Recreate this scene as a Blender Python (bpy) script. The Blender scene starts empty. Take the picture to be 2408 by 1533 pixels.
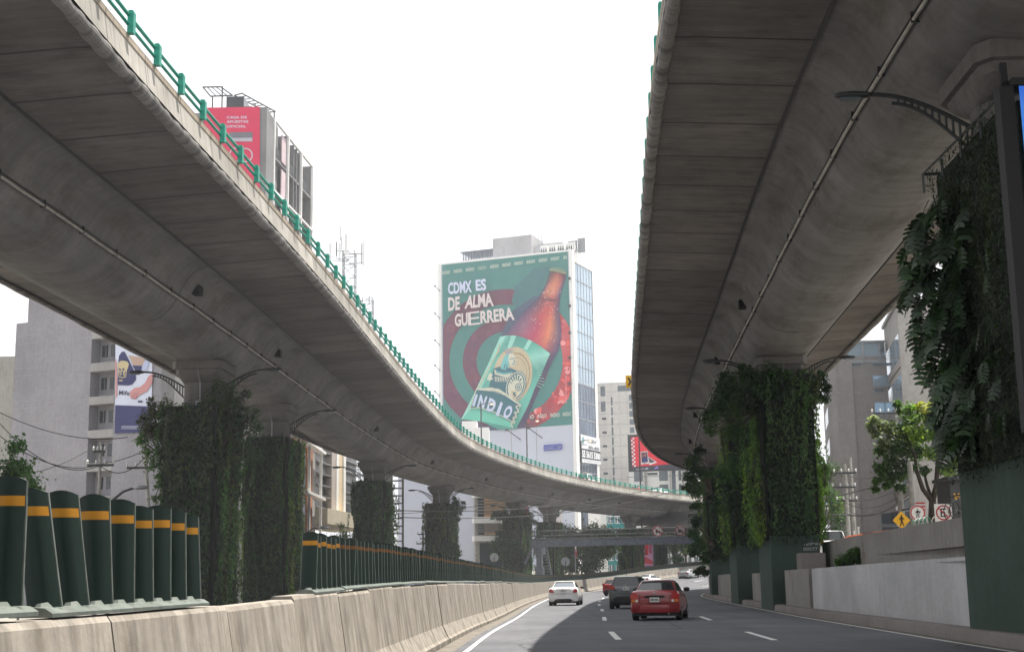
import bpy, bmesh, math, random
import numpy as np
from mathutils import Vector, Matrix
from mathutils.geometry import tessellate_polygon
R_ = math.radians
rnd = random.Random(7)
SC = bpy.context.scene
COL = SC.collection

# ------------------------------------------------------------------ camera
F_PX, CX, CY, CAM_H = 3280.0, 1204.0, 766.5, 1.25      # photo measured at 2408 x 1533
PITCH = math.atan(608 / F_PX); ROLL = R_(0.9)
KR, JR = math.cos(ROLL), math.sin(ROLL); KP, JP = math.cos(PITCH), math.sin(PITCH)
cam = bpy.data.cameras.new('camera'); camo = bpy.data.objects.new('camera', cam); COL.objects.link(camo)
cam.sensor_width = 36; cam.sensor_fit = 'HORIZONTAL'; cam.lens = F_PX / 2408 * 36
cam.clip_start = 0.1; cam.clip_end = 4000
camo.matrix_world = Matrix(((KR, JR, 0, 0), (JR * JP, -KR * JP, -KP, 0), (-JR * KP, KR * KP, -JP, CAM_H), (0, 0, 0, 1)))
SC.camera = camo

def P(u, v, Y):
    x = (u - CX) / F_PX; y = (CY - v) / F_PX
    x, y = KR * x + JR * y, -JR * x + KR * y
    d = Vector((x, KP - y * JP, JP + y * KP))
    t = Y / d.y
    return Vector((d.x * t, Y, CAM_H + d.z * t))

# ------------------------------------------------------------------ light
SUN_DX, SUN_DY, SUN_DZ = 3.3, 1.2, 14.5
sun_dir = Vector((SUN_DX, SUN_DY, SUN_DZ)).normalized()
elev = math.asin(sun_dir.z); azim = math.atan2(sun_dir.x, sun_dir.y)
sl = bpy.data.lights.new('sun', 'SUN'); sl.energy = 5.0; sl.angle = R_(0.5); sl.color = (1.0, 0.94, 0.85)
so = bpy.data.objects.new('sun', sl); COL.objects.link(so)
so.rotation_euler = sun_dir.to_track_quat('Z', 'Y').to_euler(); so.location = (20, -20, 60)
W = bpy.data.worlds.new('World'); SC.world = W; W.use_nodes = True
nt = W.node_tree; bg = nt.nodes['Background']
sky = nt.nodes.new('ShaderNodeTexSky'); sky.sky_type = 'NISHITA'; sky.sun_disc = False
sky.sun_elevation = elev; sky.sun_rotation = azim; sky.altitude = 2240; sky.dust_density = 4.0; sky.air_density = 1.2
# thin bright cloud sheet over the blue
tc = nt.nodes.new('ShaderNodeTexCoord'); nz = nt.nodes.new('ShaderNodeTexNoise'); nz.inputs['Scale'].default_value = 1.6
nz.inputs['Detail'].default_value = 5
rp = nt.nodes.new('ShaderNodeValToRGB'); rp.color_ramp.elements[0].position = 0.2; rp.color_ramp.elements[1].position = 0.6
rp.color_ramp.elements[0].color = (.86, .86, .86, 1); rp.color_ramp.elements[1].color = (1, 1, 1, 1)
mx = nt.nodes.new('ShaderNodeMix'); mx.data_type = 'RGBA'
mx.inputs[7].default_value = (7.2, 7.3, 7.5, 1)
nt.links.new(tc.outputs['Generated'], nz.inputs['Vector']); nt.links.new(nz.outputs['Fac'], rp.inputs['Fac'])
nt.links.new(rp.outputs['Color'], mx.inputs[0]); nt.links.new(sky.outputs['Color'], mx.inputs[6])
nt.links.new(mx.outputs[2], bg.inputs['Color']); bg.inputs['Strength'].default_value = 0.075
SC.view_settings.view_transform = 'Standard'; SC.view_settings.look = 'None'
SC.view_settings.gamma = 1; SC.view_settings.exposure = 1.15
SC.render.engine = 'CYCLES'
cy = SC.cycles; cy.use_denoising = True; cy.max_bounces = 8; cy.diffuse_bounces = 5; cy.glossy_bounces = 3
cy.transmission_bounces = 4; cy.transparent_max_bounces = 8; cy.volume_bounces = 0
cy.sample_clamp_indirect = 8; cy.caustics_reflective = False; cy.caustics_refractive = False

# ------------------------------------------------------------------ helpers
def lin(c):
    return tuple(((x / 255) / 12.92 if x / 255 <= 0.04045 else ((x / 255 + 0.055) / 1.055) ** 2.4) for x in c)

class MB:
    def __init__(s): s.v = []; s.f = []; s.m = []; s.uv = []; s.c = []
    def vert(s, p): s.v.append(tuple(p)); return len(s.v) - 1
    def face(s, pts, mi=0, uv=None, col=None):
        i0 = len(s.v); s.v += [tuple(p) for p in pts]; s.f.append(list(range(i0, i0 + len(pts)))); s.m.append(mi)
        s.uv.append(uv); s.c.append(col)
    def idx(s, ids, mi=0, uv=None): s.f.append(list(ids)); s.m.append(mi); s.uv.append(uv); s.c.append(None)
    def box(s, c, sz, rz=0.0, mi=0, M=None):
        hx, hy, hz = sz[0] / 2, sz[1] / 2, sz[2] / 2
        T = M if M is not None else Matrix.Translation(c) @ Matrix.Rotation(rz, 4, 'Z')
        i0 = len(s.v)
        for x, y, z in ((-1,-1,-1),(1,-1,-1),(1,1,-1),(-1,1,-1),(-1,-1,1),(1,-1,1),(1,1,1),(-1,1,1)):
            s.v.append(tuple(T @ Vector((x * hx, y * hy, z * hz))))
        for q in ((0,3,2,1),(4,5,6,7),(0,1,5,4),(1,2,6,5),(2,3,7,6),(3,0,4,7)):
            s.idx([i0 + k for k in q], mi)
    def b2(s, x0, x1, y0, y1, z0, z1, mi=0):
        s.box(((x0 + x1) / 2, (y0 + y1) / 2, (z0 + z1) / 2), (abs(x1 - x0), abs(y1 - y0), abs(z1 - z0)), 0, mi)
    def tube(s, pts, r, n=8, mi=0, caps=True):
        pts = [Vector(p) for p in pts]; rr = r if isinstance(r, (list, tuple)) else [r] * len(pts)
        up = Vector((0, 0, 1)); rings = []
        for i, p in enumerate(pts):
            d = (pts[min(i + 1, len(pts) - 1)] - pts[max(i - 1, 0)]).normalized()
            a = d.cross(up)
            if a.length < 1e-3: a = Vector((1, 0, 0))
            a.normalize(); b = d.cross(a).normalized()
            i0 = len(s.v)
            for k in range(n):
                t = 2 * math.pi * k / n
                s.v.append(tuple(p + (a * math.cos(t) + b * math.sin(t)) * rr[i]))
            rings.append(i0)
        for A, B in zip(rings, rings[1:]):
            for k in range(n): s.idx((A + k, A + (k + 1) % n, B + (k + 1) % n, B + k), mi)
        if caps:
            s.idx([rings[0] + k for k in range(n)][::-1], mi); s.idx([rings[-1] + k for k in range(n)], mi)
    def loft(s, rings, mi=0, closed=True, caps=True):
        ids = []
        for r in rings:
            i0 = len(s.v); s.v += [tuple(p) for p in r]; ids.append(i0)
        n = len(rings[0])
        for A, B in zip(ids, ids[1:]):
            for k in range(n if closed else n - 1): s.idx((A + k, A + (k + 1) % n, B + (k + 1) % n, B + k), mi)
        if caps and closed:
            s.idx([ids[0] + k for k in range(n)][::-1], mi); s.idx([ids[-1] + k for k in range(n)], mi)
    def prism(s, poly, M, d, mi=0):
        """poly in local xy extruded along local z by d, mapped with M"""
        n = len(poly); i0 = len(s.v)
        for z in (0, d):
            for x, y in poly: s.v.append(tuple(M @ Vector((x, y, z))))
        s.idx([i0 + k for k in range(n)][::-1], mi); s.idx([i0 + n + k for k in range(n)], mi)
        for k in range(n): s.idx((i0 + k, i0 + (k + 1) % n, i0 + n + (k + 1) % n, i0 + n + k), mi)
    def build(s, name, mats, parent=None, smooth=False, recenter=True, origin=None):
        me = bpy.data.meshes.new(name)
        me.from_pydata(s.v, [], s.f)
        if not isinstance(mats, (list, tuple)): mats = [mats]
        for m in mats: me.materials.append(m)
        if len(mats) > 1: me.polygons.foreach_set('material_index', [min(m, len(mats) - 1) for m in s.m])
        if any(u is not None for u in s.uv):
            uvl = me.uv_layers.new(name='UVMap'); flat = []
            for f, u in zip(s.f, s.uv):
                for k in range(len(f)): flat += list(u[k]) if u else [0, 0]
            uvl.data.foreach_set('uv', flat)
        if any(c is not None for c in s.c):
            ca = me.color_attributes.new('Col', 'FLOAT_COLOR', 'CORNER'); flat = []
            for f, c in zip(s.f, s.c):
                for k in range(len(f)):
                    cc = (c[k] if isinstance(c[0], (tuple, list)) else c) if c else (1, 1, 1)
                    flat += [cc[0], cc[1], cc[2], 1]
            ca.data.foreach_set('color', flat)
        if smooth:
            me.polygons.foreach_set('use_smooth', [True] * len(me.polygons))
            if smooth != 'all':
                bm = bmesh.new(); bm.from_mesh(me); bmesh.ops.remove_doubles(bm, verts=bm.verts, dist=1e-5)
                lim = R_(38)
                for e in bm.edges:
                    if len(e.link_faces) == 2 and e.calc_face_angle(0) > lim: e.smooth = False
                bm.to_mesh(me); bm.free()
        me.update()
        o = bpy.data.objects.new(name, me); COL.objects.link(o)
        if parent is not None:
            o.parent = parent; o.matrix_parent_inverse = parent.matrix_basis.inverted()
        elif recenter and len(me.vertices):
            co = np.empty(len(me.vertices) * 3, 'f'); me.vertices.foreach_get('co', co); co = co.reshape(-1, 3)
            c = Vector(origin) if origin else Vector(((co[:, 0].min() + co[:, 0].max()) / 2, (co[:, 1].min() + co[:, 1].max()) / 2, co[:, 2].min()))
            co -= np.array(c, 'f'); me.vertices.foreach_set('co', co.ravel()); o.location = c
        return o

def thing(name, label, cat, loc=(0, 0, 0), rz=0.0, group=None):
    o = bpy.data.objects.new(name, None); COL.objects.link(o); o.location = loc; o.rotation_euler = (0, 0, rz)
    o.empty_display_size = 0.3; o['label'] = label; o['category'] = cat
    if group: o['group'] = group
    return o
def tag(o, label, cat, group=None):
    o['label'] = label; o['category'] = cat
    if group: o['group'] = group
    return o
def struct(o): o['kind'] = 'structure'; return o
def child_local(mb, name, mats, parent, smooth=False):
    """mesh whose coordinates are already local to the parent"""
    o = mb.build(name, mats, None, smooth, recenter=False); o.parent = parent; return o
def copy_tree(o, parent=None):
    c = o.copy(); COL.objects.link(c)
    if parent is not None: c.parent = parent
    for ch in list(o.children): copy_tree(ch, c)
    return c

# ------------------------------------------------------------------ materials
def newmat(name):
    m = bpy.data.materials.new(name); m.use_nodes = True
    return m, m.node_tree, m.node_tree.nodes['Principled BSDF']
def nd(t, kind, **kw):
    n = t.nodes.new(kind)
    for k, v in kw.items():
        if isinstance(k, str) and k.startswith('i_'): n.inputs[int(k[2:])].default_value = v
        else: setattr(n, k, v)
    return n
def mixc(t, fac, a, b, blend='MIX'):
    n = t.nodes.new('ShaderNodeMix'); n.data_type = 'RGBA'; n.blend_type = blend
    for s, v in ((0, fac), (6, a), (7, b)):
        if hasattr(v, 'default_value') or hasattr(v, 'links'): t.links.new(v, n.inputs[s])
        else: n.inputs[s].default_value = (tuple(v) + (1,))[:4] if isinstance(v, (tuple, list)) else v
    return n.outputs[2]
def coords(t, kind='Object', scale=(1, 1, 1)):
    c = t.nodes.new('ShaderNodeTexCoord'); m = t.nodes.new('ShaderNodeMapping'); m.inputs['Scale'].default_value = scale
    t.links.new(c.outputs[kind], m.inputs['Vector']); return m.outputs['Vector']
def noise(t, vec, scale, detail=4, rough=.55, lo=.35, hi=.65):
    n = t.nodes.new('ShaderNodeTexNoise'); n.inputs['Scale'].default_value = scale; n.inputs['Detail'].default_value = detail
    n.inputs['Roughness'].default_value = rough; t.links.new(vec, n.inputs['Vector'])
    r = t.nodes.new('ShaderNodeMapRange'); r.inputs[1].default_value = lo; r.inputs[2].default_value = hi
    t.links.new(n.outputs['Fac'], r.inputs[0]); return r.outputs[0]
def bump(t, b, h, strength, dist=.02):
    n = t.nodes.new('ShaderNodeBump'); n.inputs['Strength'].default_value = strength; n.inputs['Distance'].default_value = dist
    t.links.new(h, n.inputs['Height']); t.links.new(n.outputs['Normal'], b.inputs['Normal'])
def mul(c, k): return tuple(x * k for x in c)

def flat(name, c, rough=.6, metal=0.0, var=.12, scale=3.0, spec=.3, coat=0):
    m, t, b = newmat(name)
    v = coords(t); n = noise(t, v, scale)
    t.links.new(mixc(t, n, mul(c, 1 - var), mul(c, 1 + var)), b.inputs['Base Color'])
    b.inputs['Roughness'].default_value = rough; b.inputs['Metallic'].default_value = metal
    b.inputs['Specular IOR Level'].default_value = spec; b.inputs['Coat Weight'].default_value = coat
    b.inputs['Coat Roughness'].default_value = .05
    return m
def concrete(name, c, streak='z', dirt=.45, bumpk=.3, scale=1.0, rough=.88):
    """streak 'z': vertical rain streaks; 'n': plain mottling"""
    m, t, b = newmat(name)
    v = coords(t); big = noise(t, v, .45 * scale, 5); fine = noise(t, v, 9 * scale, 6, .7)
    col = mixc(t, big, mul(c, .86), mul(c, 1.12)); col = mixc(t, fine, col, mixc(t, 1.0, col, (.84, .83, .82), 'MULTIPLY'))
    if 'barrier' in name:
        b1 = noise(t, coords(t, 'Object', (3.0, 3.0, .22)), 1.0, 6, .7, .46, .68); col = mixc(t, b1, col, mixc(t, 1.0, col, (.60, .58, .55), 'MULTIPLY'))
        b2_ = noise(t, coords(t, 'Object', (.7, .7, .7)), 1.2, 5, .65, .5, .66); col = mixc(t, b2_, col, mixc(t, 1.0, col, (.80, .79, .77), 'MULTIPLY'))
    if streak == 'z':
        sv = coords(t, 'Object', (5, 5, .35)); s = noise(t, sv, 1.3, 5, .6, .45, .70)
        gate = noise(t, v, .7, 3, .5, .34, .56)
        g = nd(t, 'ShaderNodeMath', operation='MULTIPLY'); t.links.new(s, g.inputs[0]); t.links.new(gate, g.inputs[1])
        g2 = nd(t, 'ShaderNodeMath', operation='MULTIPLY', i_1=dirt); t.links.new(g.outputs[0], g2.inputs[0])
        col = mixc(t, g2.outputs[0], col, mul(c, .32))
    if 'retain' in name or 'plinth' in name:
        rv = noise(t, coords(t, 'Object', (.9, .9, .45)), .9, 5, .6, .60, .74); col = mixc(t, rv, col, mixc(t, 1.0, col, (.62, .48, .36), 'MULTIPLY'))
    t.links.new(col, b.inputs['Base Color']); b.inputs['Roughness'].default_value = rough
    b.inputs['Specular IOR Level'].default_value = .25
    bump(t, b, fine, bumpk)
    return m
def deckmat(name, c, joint, mode):
    """UV: x metres along the deck, y metres across. mode w: board marks and joints; b: curved drips on the box; p: parapet"""
    m, t, b = newmat(name)
    uvn = t.nodes.new('ShaderNodeTexCoord')
    def map_(sx, sy):
        mp = t.nodes.new('ShaderNodeMapping'); mp.inputs['Scale'].default_value = (sx, sy, 1); t.links.new(uvn.outputs['UV'], mp.inputs['Vector']); return mp.outputs['Vector']
    big = noise(t, map_(.33, .3), 1.0, 6, .6, .3, .7)
    col = mixc(t, big, mul(c, .70), mul(c, 1.22))
    if mode == 'w':
        s1 = noise(t, map_(3.2, .22), 1.5, 7, .72, .36, .68); col = mixc(t, s1, mixc(t, 1.0, col, (.72, .71, .70), 'MULTIPLY'), col)
        s2 = noise(t, map_(1.3, .5), 1.2, 7, .7, .48, .72); col = mixc(t, s2, col, mixc(t, 1.0, col, (.55, .52, .50), 'MULTIPLY'))
        s4 = noise(t, map_(.9, .9), 1.6, 8, .75, .56, .72); col = mixc(t, s4, col, mixc(t, 1.0, col, (1.35, 1.3, 1.22), 'MULTIPLY'))
    elif mode == 'b':
        s1 = noise(t, map_(2.1, .16), 1.3, 8, .74, .44, .74); col = mixc(t, s1, col, mixc(t, 1.0, col, (.72, .72, .73), 'MULTIPLY'))
        s5 = noise(t, map_(.22, .55), 1.4, 5, .7, .5, .66); col = mixc(t, s5, col, mixc(t, 1.0, col, (.70, .66, .62), 'MULTIPLY'))
        s2 = noise(t, map_(1.2, .2), 1.3, 5, .6, .56, .76); col = mixc(t, s2, col, mixc(t, 1.0, col, (1.28, 1.27, 1.24), 'MULTIPLY'))
        s3 = noise(t, map_(.5, 1.6), 1.3, 5, .6, .5, .74); col = mixc(t, s3, col, mixc(t, 1.0, col, (.78, .76, .74), 'MULTIPLY'))
        s1 = noise(t, map_(6, .3), 1.5, 5, .6)
    else:
        s1 = noise(t, map_(4.5, .5), 1.4, 6, .7, .44, .72); col = mixc(t, s1, col, mixc(t, 1.0, col, (.62, .60, .56), 'MULTIPLY'))
        s2 = noise(t, map_(9, .35), 1.1, 4, .7, .58, .7); col = mixc(t, s2, col, mul(c, .3))
    if mode == 'n':
        s3 = noise(t, map_(.9, .15), 1.6, 6, .75, .48, .6); col = mixc(t, s3, col, mul(c, .38))
    sep = t.nodes.new('ShaderNodeSeparateXYZ'); t.links.new(uvn.outputs['UV'], sep.inputs[0])
    if mode in 'wp':     # each cast panel has its own tone
        dv = nd(t, 'ShaderNodeMath', operation='DIVIDE', i_1=3.0); t.links.new(sep.outputs[0], dv.inputs[0])
        fl = nd(t, 'ShaderNodeMath', operation='FLOOR'); t.links.new(dv.outputs[0], fl.inputs[0])
        wn = nd(t, 'ShaderNodeTexWhiteNoise', noise_dimensions='1D'); t.links.new(fl.outputs[0], wn.inputs['W'])
        col = mixc(t, wn.outputs['Value'], mixc(t, 1.0, col, (.80, .79, .78), 'MULTIPLY'), mixc(t, 1.0, col, (1.14, 1.13, 1.12), 'MULTIPLY'))
    if joint:
        md = nd(t, 'ShaderNodeMath', operation='PINGPONG', i_1=joint / 2); t.links.new(sep.outputs[0], md.inputs[0])
        lt = nd(t, 'ShaderNodeMath', operation='LESS_THAN', i_1=.042 if mode == 'w' else .02); t.links.new(md.outputs[0], lt.inputs[0])
        col = mixc(t, lt.outputs[0], col, mul(c, .12))
        if mode == 'w':     # dirt bled out on either side of each joint
            r = nd(t, 'ShaderNodeMapRange'); r.inputs[1].default_value = .35; r.inputs[2].default_value = .0; r.inputs[3].default_value = 0; r.inputs[4].default_value = .55
            t.links.new(md.outputs[0], r.inputs[0])
            mm = nd(t, 'ShaderNodeMath', operation='MULTIPLY'); t.links.new(r.outputs[0], mm.inputs[0]); t.links.new(s1, mm.inputs[1])
            col = mixc(t, mm.outputs[0], col, mul(c, .45))
    t.links.new(col, b.inputs['Base Color']); b.inputs['Roughness'].default_value = .85; b.inputs['Specular IOR Level'].default_value = .3
    bump(t, b, s1, .35, .03)
    return m
def glassy(name, c, rough=.08, metal=.0, spec=.6, var=.25, scale=.3):
    m, t, b = newmat(name); v = coords(t); n = noise(t, v, scale, 2)
    t.links.new(mixc(t, n, mul(c, 1 - var), mul(c, 1 + var)), b.inputs['Base Color'])
    b.inputs['Roughness'].default_value = rough; b.inputs['Metallic'].default_value = metal; b.inputs['Specular IOR Level'].default_value = spec
    return m
def artmat(name, rough=.7, emit=0):
    m, t, b = newmat(name); a = nd(t, 'ShaderNodeVertexColor', layer_name='Col')
    v = coords(t); n = noise(t, v, .6, 5); col = mixc(t, n, mixc(t, 1.0, a.outputs['Color'], (.9, .9, .9), 'MULTIPLY'), a.outputs['Color'])
    t.links.new(col, b.inputs['Base Color']); b.inputs['Roughness'].default_value = rough; b.inputs['Specular IOR Level'].default_value = .2
    if emit: t.links.new(col, b.inputs['Emission Color']); b.inputs['Emission Strength'].default_value = emit
    return m
def leafmat(name, trans=.35, rough=.5, spec=.35):
    m, t, b = newmat(name); a = nd(t, 'ShaderNodeVertexColor', layer_name='Col')
    b.inputs['Roughness'].default_value = rough; b.inputs['Specular IOR Level'].default_value = spec
    t.links.new(a.outputs['Color'], b.inputs['Base Color'])
    tr = t.nodes.new('ShaderNodeBsdfTranslucent')
    t.links.new(mixc(t, 1.0, a.outputs['Color'], (1.5, 1.6, .7), 'MULTIPLY'), tr.inputs['Color'])
    ms = t.nodes.new('ShaderNodeMixShader'); ms.inputs[0].default_value = trans
    out = t.nodes['Material Output']
    t.links.new(b.outputs[0], ms.inputs[1]); t.links.new(tr.outputs[0], ms.inputs[2]); t.links.new(ms.outputs[0], out.inputs['Surface'])
    return m

M = {}
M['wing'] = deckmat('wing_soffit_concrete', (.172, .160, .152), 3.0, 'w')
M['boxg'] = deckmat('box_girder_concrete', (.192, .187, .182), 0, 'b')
M['para'] = deckmat('parapet_concrete', (.40, .385, .355), 3.0, 'p')
M['coping'] = deckmat('coping_concrete', (.42, .36, .29), 3.0, 'p')
M['nosing'] = deckmat('nosing_concrete', (.25, .24, .23), 0, 'n')
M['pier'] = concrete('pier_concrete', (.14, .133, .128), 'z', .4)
M['barrier'] = concrete('barrier_concrete', (.355, .325, .285), 'z', .85, .12)
M['wallc'] = concrete('retaining_concrete', (.30, .288, .272), 'z', .45)
M['walld'] = concrete('curb_concrete', (.22, .20, .19), 'n', .3)
M['wallw'] = concrete('painted_wall', (.50, .50, .51), 'z', .18, .15)
M['greenbox'] = concrete('green_painted_plinth', (.050, .078, .063), 'z', .25, .15)
M['asphalt'] = None
M['teal'] = flat('teal_railing_paint', (.025, .30, .22), .45, 0, .15)
M['steel'] = flat('galvanised_steel', (.30, .31, .32), .45, .5)
M['dsteel'] = flat('dark_steel', (.045, .048, .05), .5, .3)
M['bsteel'] = flat('blue_grey_steel', (.13, .15, .18), .5, .2, .2)
M['black'] = flat('black_plastic', (.012, .012, .013), .6)
M['white'] = flat('white_paint', (.78, .78, .76), .5, 0, .05)
M['pipe'] = flat('pale_pipe', (.42, .40, .36), .5, 0, .2)
M['blade'] = flat('green_blade_plastic', (.005, .020, .014), .42, 0, .25, 2.0)
M['blade_rim'] = flat('pale_blade_rim', (.13, .15, .135), .5, 0, .25, 6.0)
M['amber'] = flat('amber_reflective_band', (.48, .21, .010), .4, 0, .15)
M['amber_shaded'] = flat('shaded_amber_band', (.20, .075, .010), .6, 0, .3)  # darker copy of the amber, shade on the far blades put into its colour
M['sunny_leaf'] = leafmat('sunlit_leaves', .58)
M['felt'] = flat('dark_planting_felt', (.012, .016, .010), .95, 0, .4, 5)
M['leaf'] = leafmat('vine_leaves', .42); M['gloss_leaf'] = leafmat('glossy_leaves', .25, .45, .25)
M['bark'] = flat('bark', (.055, .042, .032), .9, 0, .35, 8)
M['art'] = artmat('printed_banner'); M['led'] = artmat('lit_screen', .4, .25)
M['glass'] = glassy('window_glass', (.10, .125, .14), .12)
M['bglass'] = glassy('blue_curtain_glass', (.42, .54, .64), .08, .6, .5, .15, .05)
M['dglass'] = glassy('dark_window_glass', (.025, .03, .035), .1)
M['wire'] = flat('cable', (.03, .03, .03), .7)
M['insul'] = flat('glass_insulator', (.6, .62, .6), .2)
M['wood'] = flat('pole_concrete', (.33, .32, .30), .85, 0, .2)

def asphalt():
    m, t, b = newmat('asphalt'); v = coords(t)
    fine = noise(t, v, 55, 3, .7); big = noise(t, v, .35, 5); lane = noise(t, coords(t, 'Object', (1.2, .05, 1)), 1.2, 4)
    c = mixc(t, big, (.116, .120, .133), (.156, .160, .171)); c = mixc(t, fine, mixc(t, 1.0, c, (.66, .66, .66), 'MULTIPLY'), c)
    blot = noise(t, v, 2.2, 6, .7, .58, .70); c = mixc(t, blot, c, mixc(t, 1.0, c, (.80, .80, .80), 'MULTIPLY'))
    crk = t.nodes.new('ShaderNodeTexVoronoi'); crk.feature = 'DISTANCE_TO_EDGE'; crk.inputs['Scale'].default_value = .16; wv = mixc(t, .08, v, noise(t, v, 1.4, 4)); t.links.new(wv, crk.inputs['Vector'])
    ck = nd(t, 'ShaderNodeMath', operation='LESS_THAN', i_1=.0035); t.links.new(crk.outputs['Distance'], ck.inputs[0]); c = mixc(t, ck.outputs[0], c, (.05, .05, .052))
    c = mixc(t, lane, c, mixc(t, 1.0, c, (.82, .82, .83), 'MULTIPLY'))
    t.links.new(c, b.inputs['Base Color']); b.inputs['Roughness'].default_value = .82; b.inputs['Specular IOR Level'].default_value = .3
    bump(t, b, fine, .25, .01); return m
M['asphalt'] = asphalt()
def roadpaint():
    m, t, b = newmat('road_paint'); v = coords(t); n = noise(t, v, 14, 5, .7, .3, .5)
    t.links.new(mixc(t, n, (.30, .30, .30), (.66, .66, .64)), b.inputs['Base Color']); b.inputs['Roughness'].default_value = .7
    return m
M['paint'] = roadpaint()

# ------------------------------------------------------------------ curves
def smooth_path(pts, step=1.0):
    pts = [np.array(p, float) for p in pts]; pts = [2 * pts[0] - pts[1]] + pts + [2 * pts[-1] - pts[-2]]
    out = []
    for i in range(1, len(pts) - 2):
        p0, p1, p2, p3 = pts[i - 1:i + 3]
        for k in range(24):
            t = k / 24
            out.append(.5 * (2 * p1 + (p2 - p0) * t + (2 * p0 - 5 * p1 + 4 * p2 - p3) * t * t + (3 * p1 - p0 - 3 * p2 + p3) * t ** 3))
    out.append(pts[-2]); a = np.array(out)
    d = np.r_[0, np.cumsum(np.linalg.norm(np.diff(a, axis=0), axis=1))]
    s = np.arange(0, d[-1], step); q = np.stack([np.interp(s, d, a[:, k]) for k in range(2)], 1)
    # light smoothing
    w = max(1, int(6 / step))
    if w > 1:
        ker = np.ones(2 * w + 1) / (2 * w + 1); pad = np.r_[[q[0] + (q[1] - q[0]) * (-k) for k in range(w, 0, -1)], q, [q[-1] + (q[-1] - q[-2]) * k for k in range(1, w + 1)]]
        q = np.stack([np.convolve(pad[:, k], ker, 'valid') for k in range(2)], 1)
    g = np.gradient(q, axis=0); g /= np.linalg.norm(g, axis=1)[:, None]
    return s, q, g
class Path:
    def __init__(s, pts, sign, step=1.0):
        s.s, s.p, s.t = smooth_path(pts, step); s.n = np.stack([s.t[:, 1], -s.t[:, 0]], 1) * sign; s.sign = sign
    def at(s, S, off=0.0):
        x = [np.interp(S, s.s, s.p[:, k]) for k in range(2)]; n = [np.interp(S, s.s, s.n[:, k]) for k in range(2)]
        return x[0] + n[0] * off, x[1] + n[1] * off
    def ang(s, S):
        tx, ty = np.interp(S, s.s, s.t[:, 0]), np.interp(S, s.s, s.t[:, 1]); return math.atan2(ty, tx)
    def s_at_y(s, y): return float(np.interp(y, s.p[:, 1], s.s))
def sweep(mb, path, prof, z, s0, s1, step=1.0, mi=0, uoff=0.0, zf=None):
    """prof list of (off, dz) or function of S; UV x = S, y = run length along the profile"""
    S = list(np.arange(s0, s1, step)) + [s1]; prev = None
    for q in S:
        pr = prof(q) if callable(prof) else prof
        zz = z + (zf(q) if zf else 0)
        ring = []
        for a, b in pr:
            x, y = path.at(q, a); ring.append((x, y, zz + b))
        if prev:
            run = 0
            for k in range(len(ring) - 1):
                L = math.dist(ring[k], ring[k + 1])
                u0, u1 = prev[1] + uoff, q + uoff
                fc = [prev[0][k], ring[k], ring[k + 1], prev[0][k + 1]]
                uv = [(u0, run), (u1, run), (u1, run + L), (u0, run + L)]
                if path.sign < 0: fc.reverse(); uv.reverse()
                m_ = mi[k] if isinstance(mi, (list, tuple)) else mi
                mb.face(fc, m_, uv); run += L
        prev = (ring, q)

def zroad(y):
    return float(np.interp(y, [-100, 105, 130, 160, 180, 195, 215, 235, 280, 400], [0, 0, .08, .32, .72, 1.25, 2.1, 2.9, 4, 5]))
# ================================================================== ground and roads
LP = Path([(-9.6, -60), (-9.5, -10), (-9.3, 18), (-9.15, 30), (-8.8, 36), (-8.45, 42), (-8.05, 49), (-7.6, 58), (-7.25, 68), (-6.8, 80), (-6.1, 96), (-4.3, 123), (-1.3, 141), (1.7, 154), (5.2, 167.5), (8.9, 178), (14.9, 193.6), (22.2, 208), (31, 222), (42, 236), (56, 249), (74, 260)], -1)
RP = Path([(2.9, -60), (3.0, -10), (3.15, 15), (3.35, 27), (3.6, 33), (4.1, 41), (4.75, 50), (5.75, 64), (7.6, 89), (9.5, 109), (11.3, 123), (14.7, 140), (19.3, 154.5), (27, 172), (38, 188), (52, 202), (70, 213)], 1)
BP = Path([(-2.1, -12), (-2.05, 4), (-1.9, 15), (-1.6, 27.5), (-1.3, 39), (-.6, 54.6), (.5, 86), (1.9, 115), (3.8, 140), (7.7, 160), (12.2, 180), (18.5, 200), (25, 215), (34, 233), (46, 252)], -1)
CP = Path([(8.0, -12), (8.3, 10), (8.75, 24.6), (9.4, 35.7), (10.2, 50), (11.3, 64), (12.6, 80), (14.2, 100), (16.0, 120), (18.2, 136), (22, 155), (28, 174), (36.5, 195), (48, 215), (62, 236)], 1)

def sheet(name, left, right, dz, mat, step=3.0, zf=zroad, n=1):
    mb = MB()
    for i in range(len(left) - 1):
        for k in range(n):
            a, b = k / n, (k + 1) / n
            def L(i, t):
                x = left[i][0] * (1 - t) + right[i][0] * t; y = left[i][1] * (1 - t) + right[i][1] * t
                return (x, y, zf(y) + dz)
            mb.face([L(i, a), L(i, b), L(i + 1, b), L(i + 1, a)])
    return struct(mb.build(name, mat))
gm = concrete('ground_dust', (.26, .245, .22), 'n')
mb = MB(); ys = [-150, -60, 0, 60, 105, 130, 160, 180, 195, 215, 235, 280, 400, 900, 2500]
for a, b in zip(ys, ys[1:]):
    mb.face([(-1500, a, zroad(a) - .05), (1500, a, zroad(a) - .05), (1500, b, zroad(b) - .05), (-1500, b, zroad(b) - .05)])
struct(mb.build('ground', gm))
lft = [BP.at(s, -.15) for s in np.arange(0, BP.s[-1], 2.0)]; n_ = len(lft)
rgt = [CP.at(float(s), -.02) for s in np.linspace(0, CP.s[-1], n_)]
sheet('road', lft, rgt, 0.0, M['asphalt'], n=4)
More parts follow.
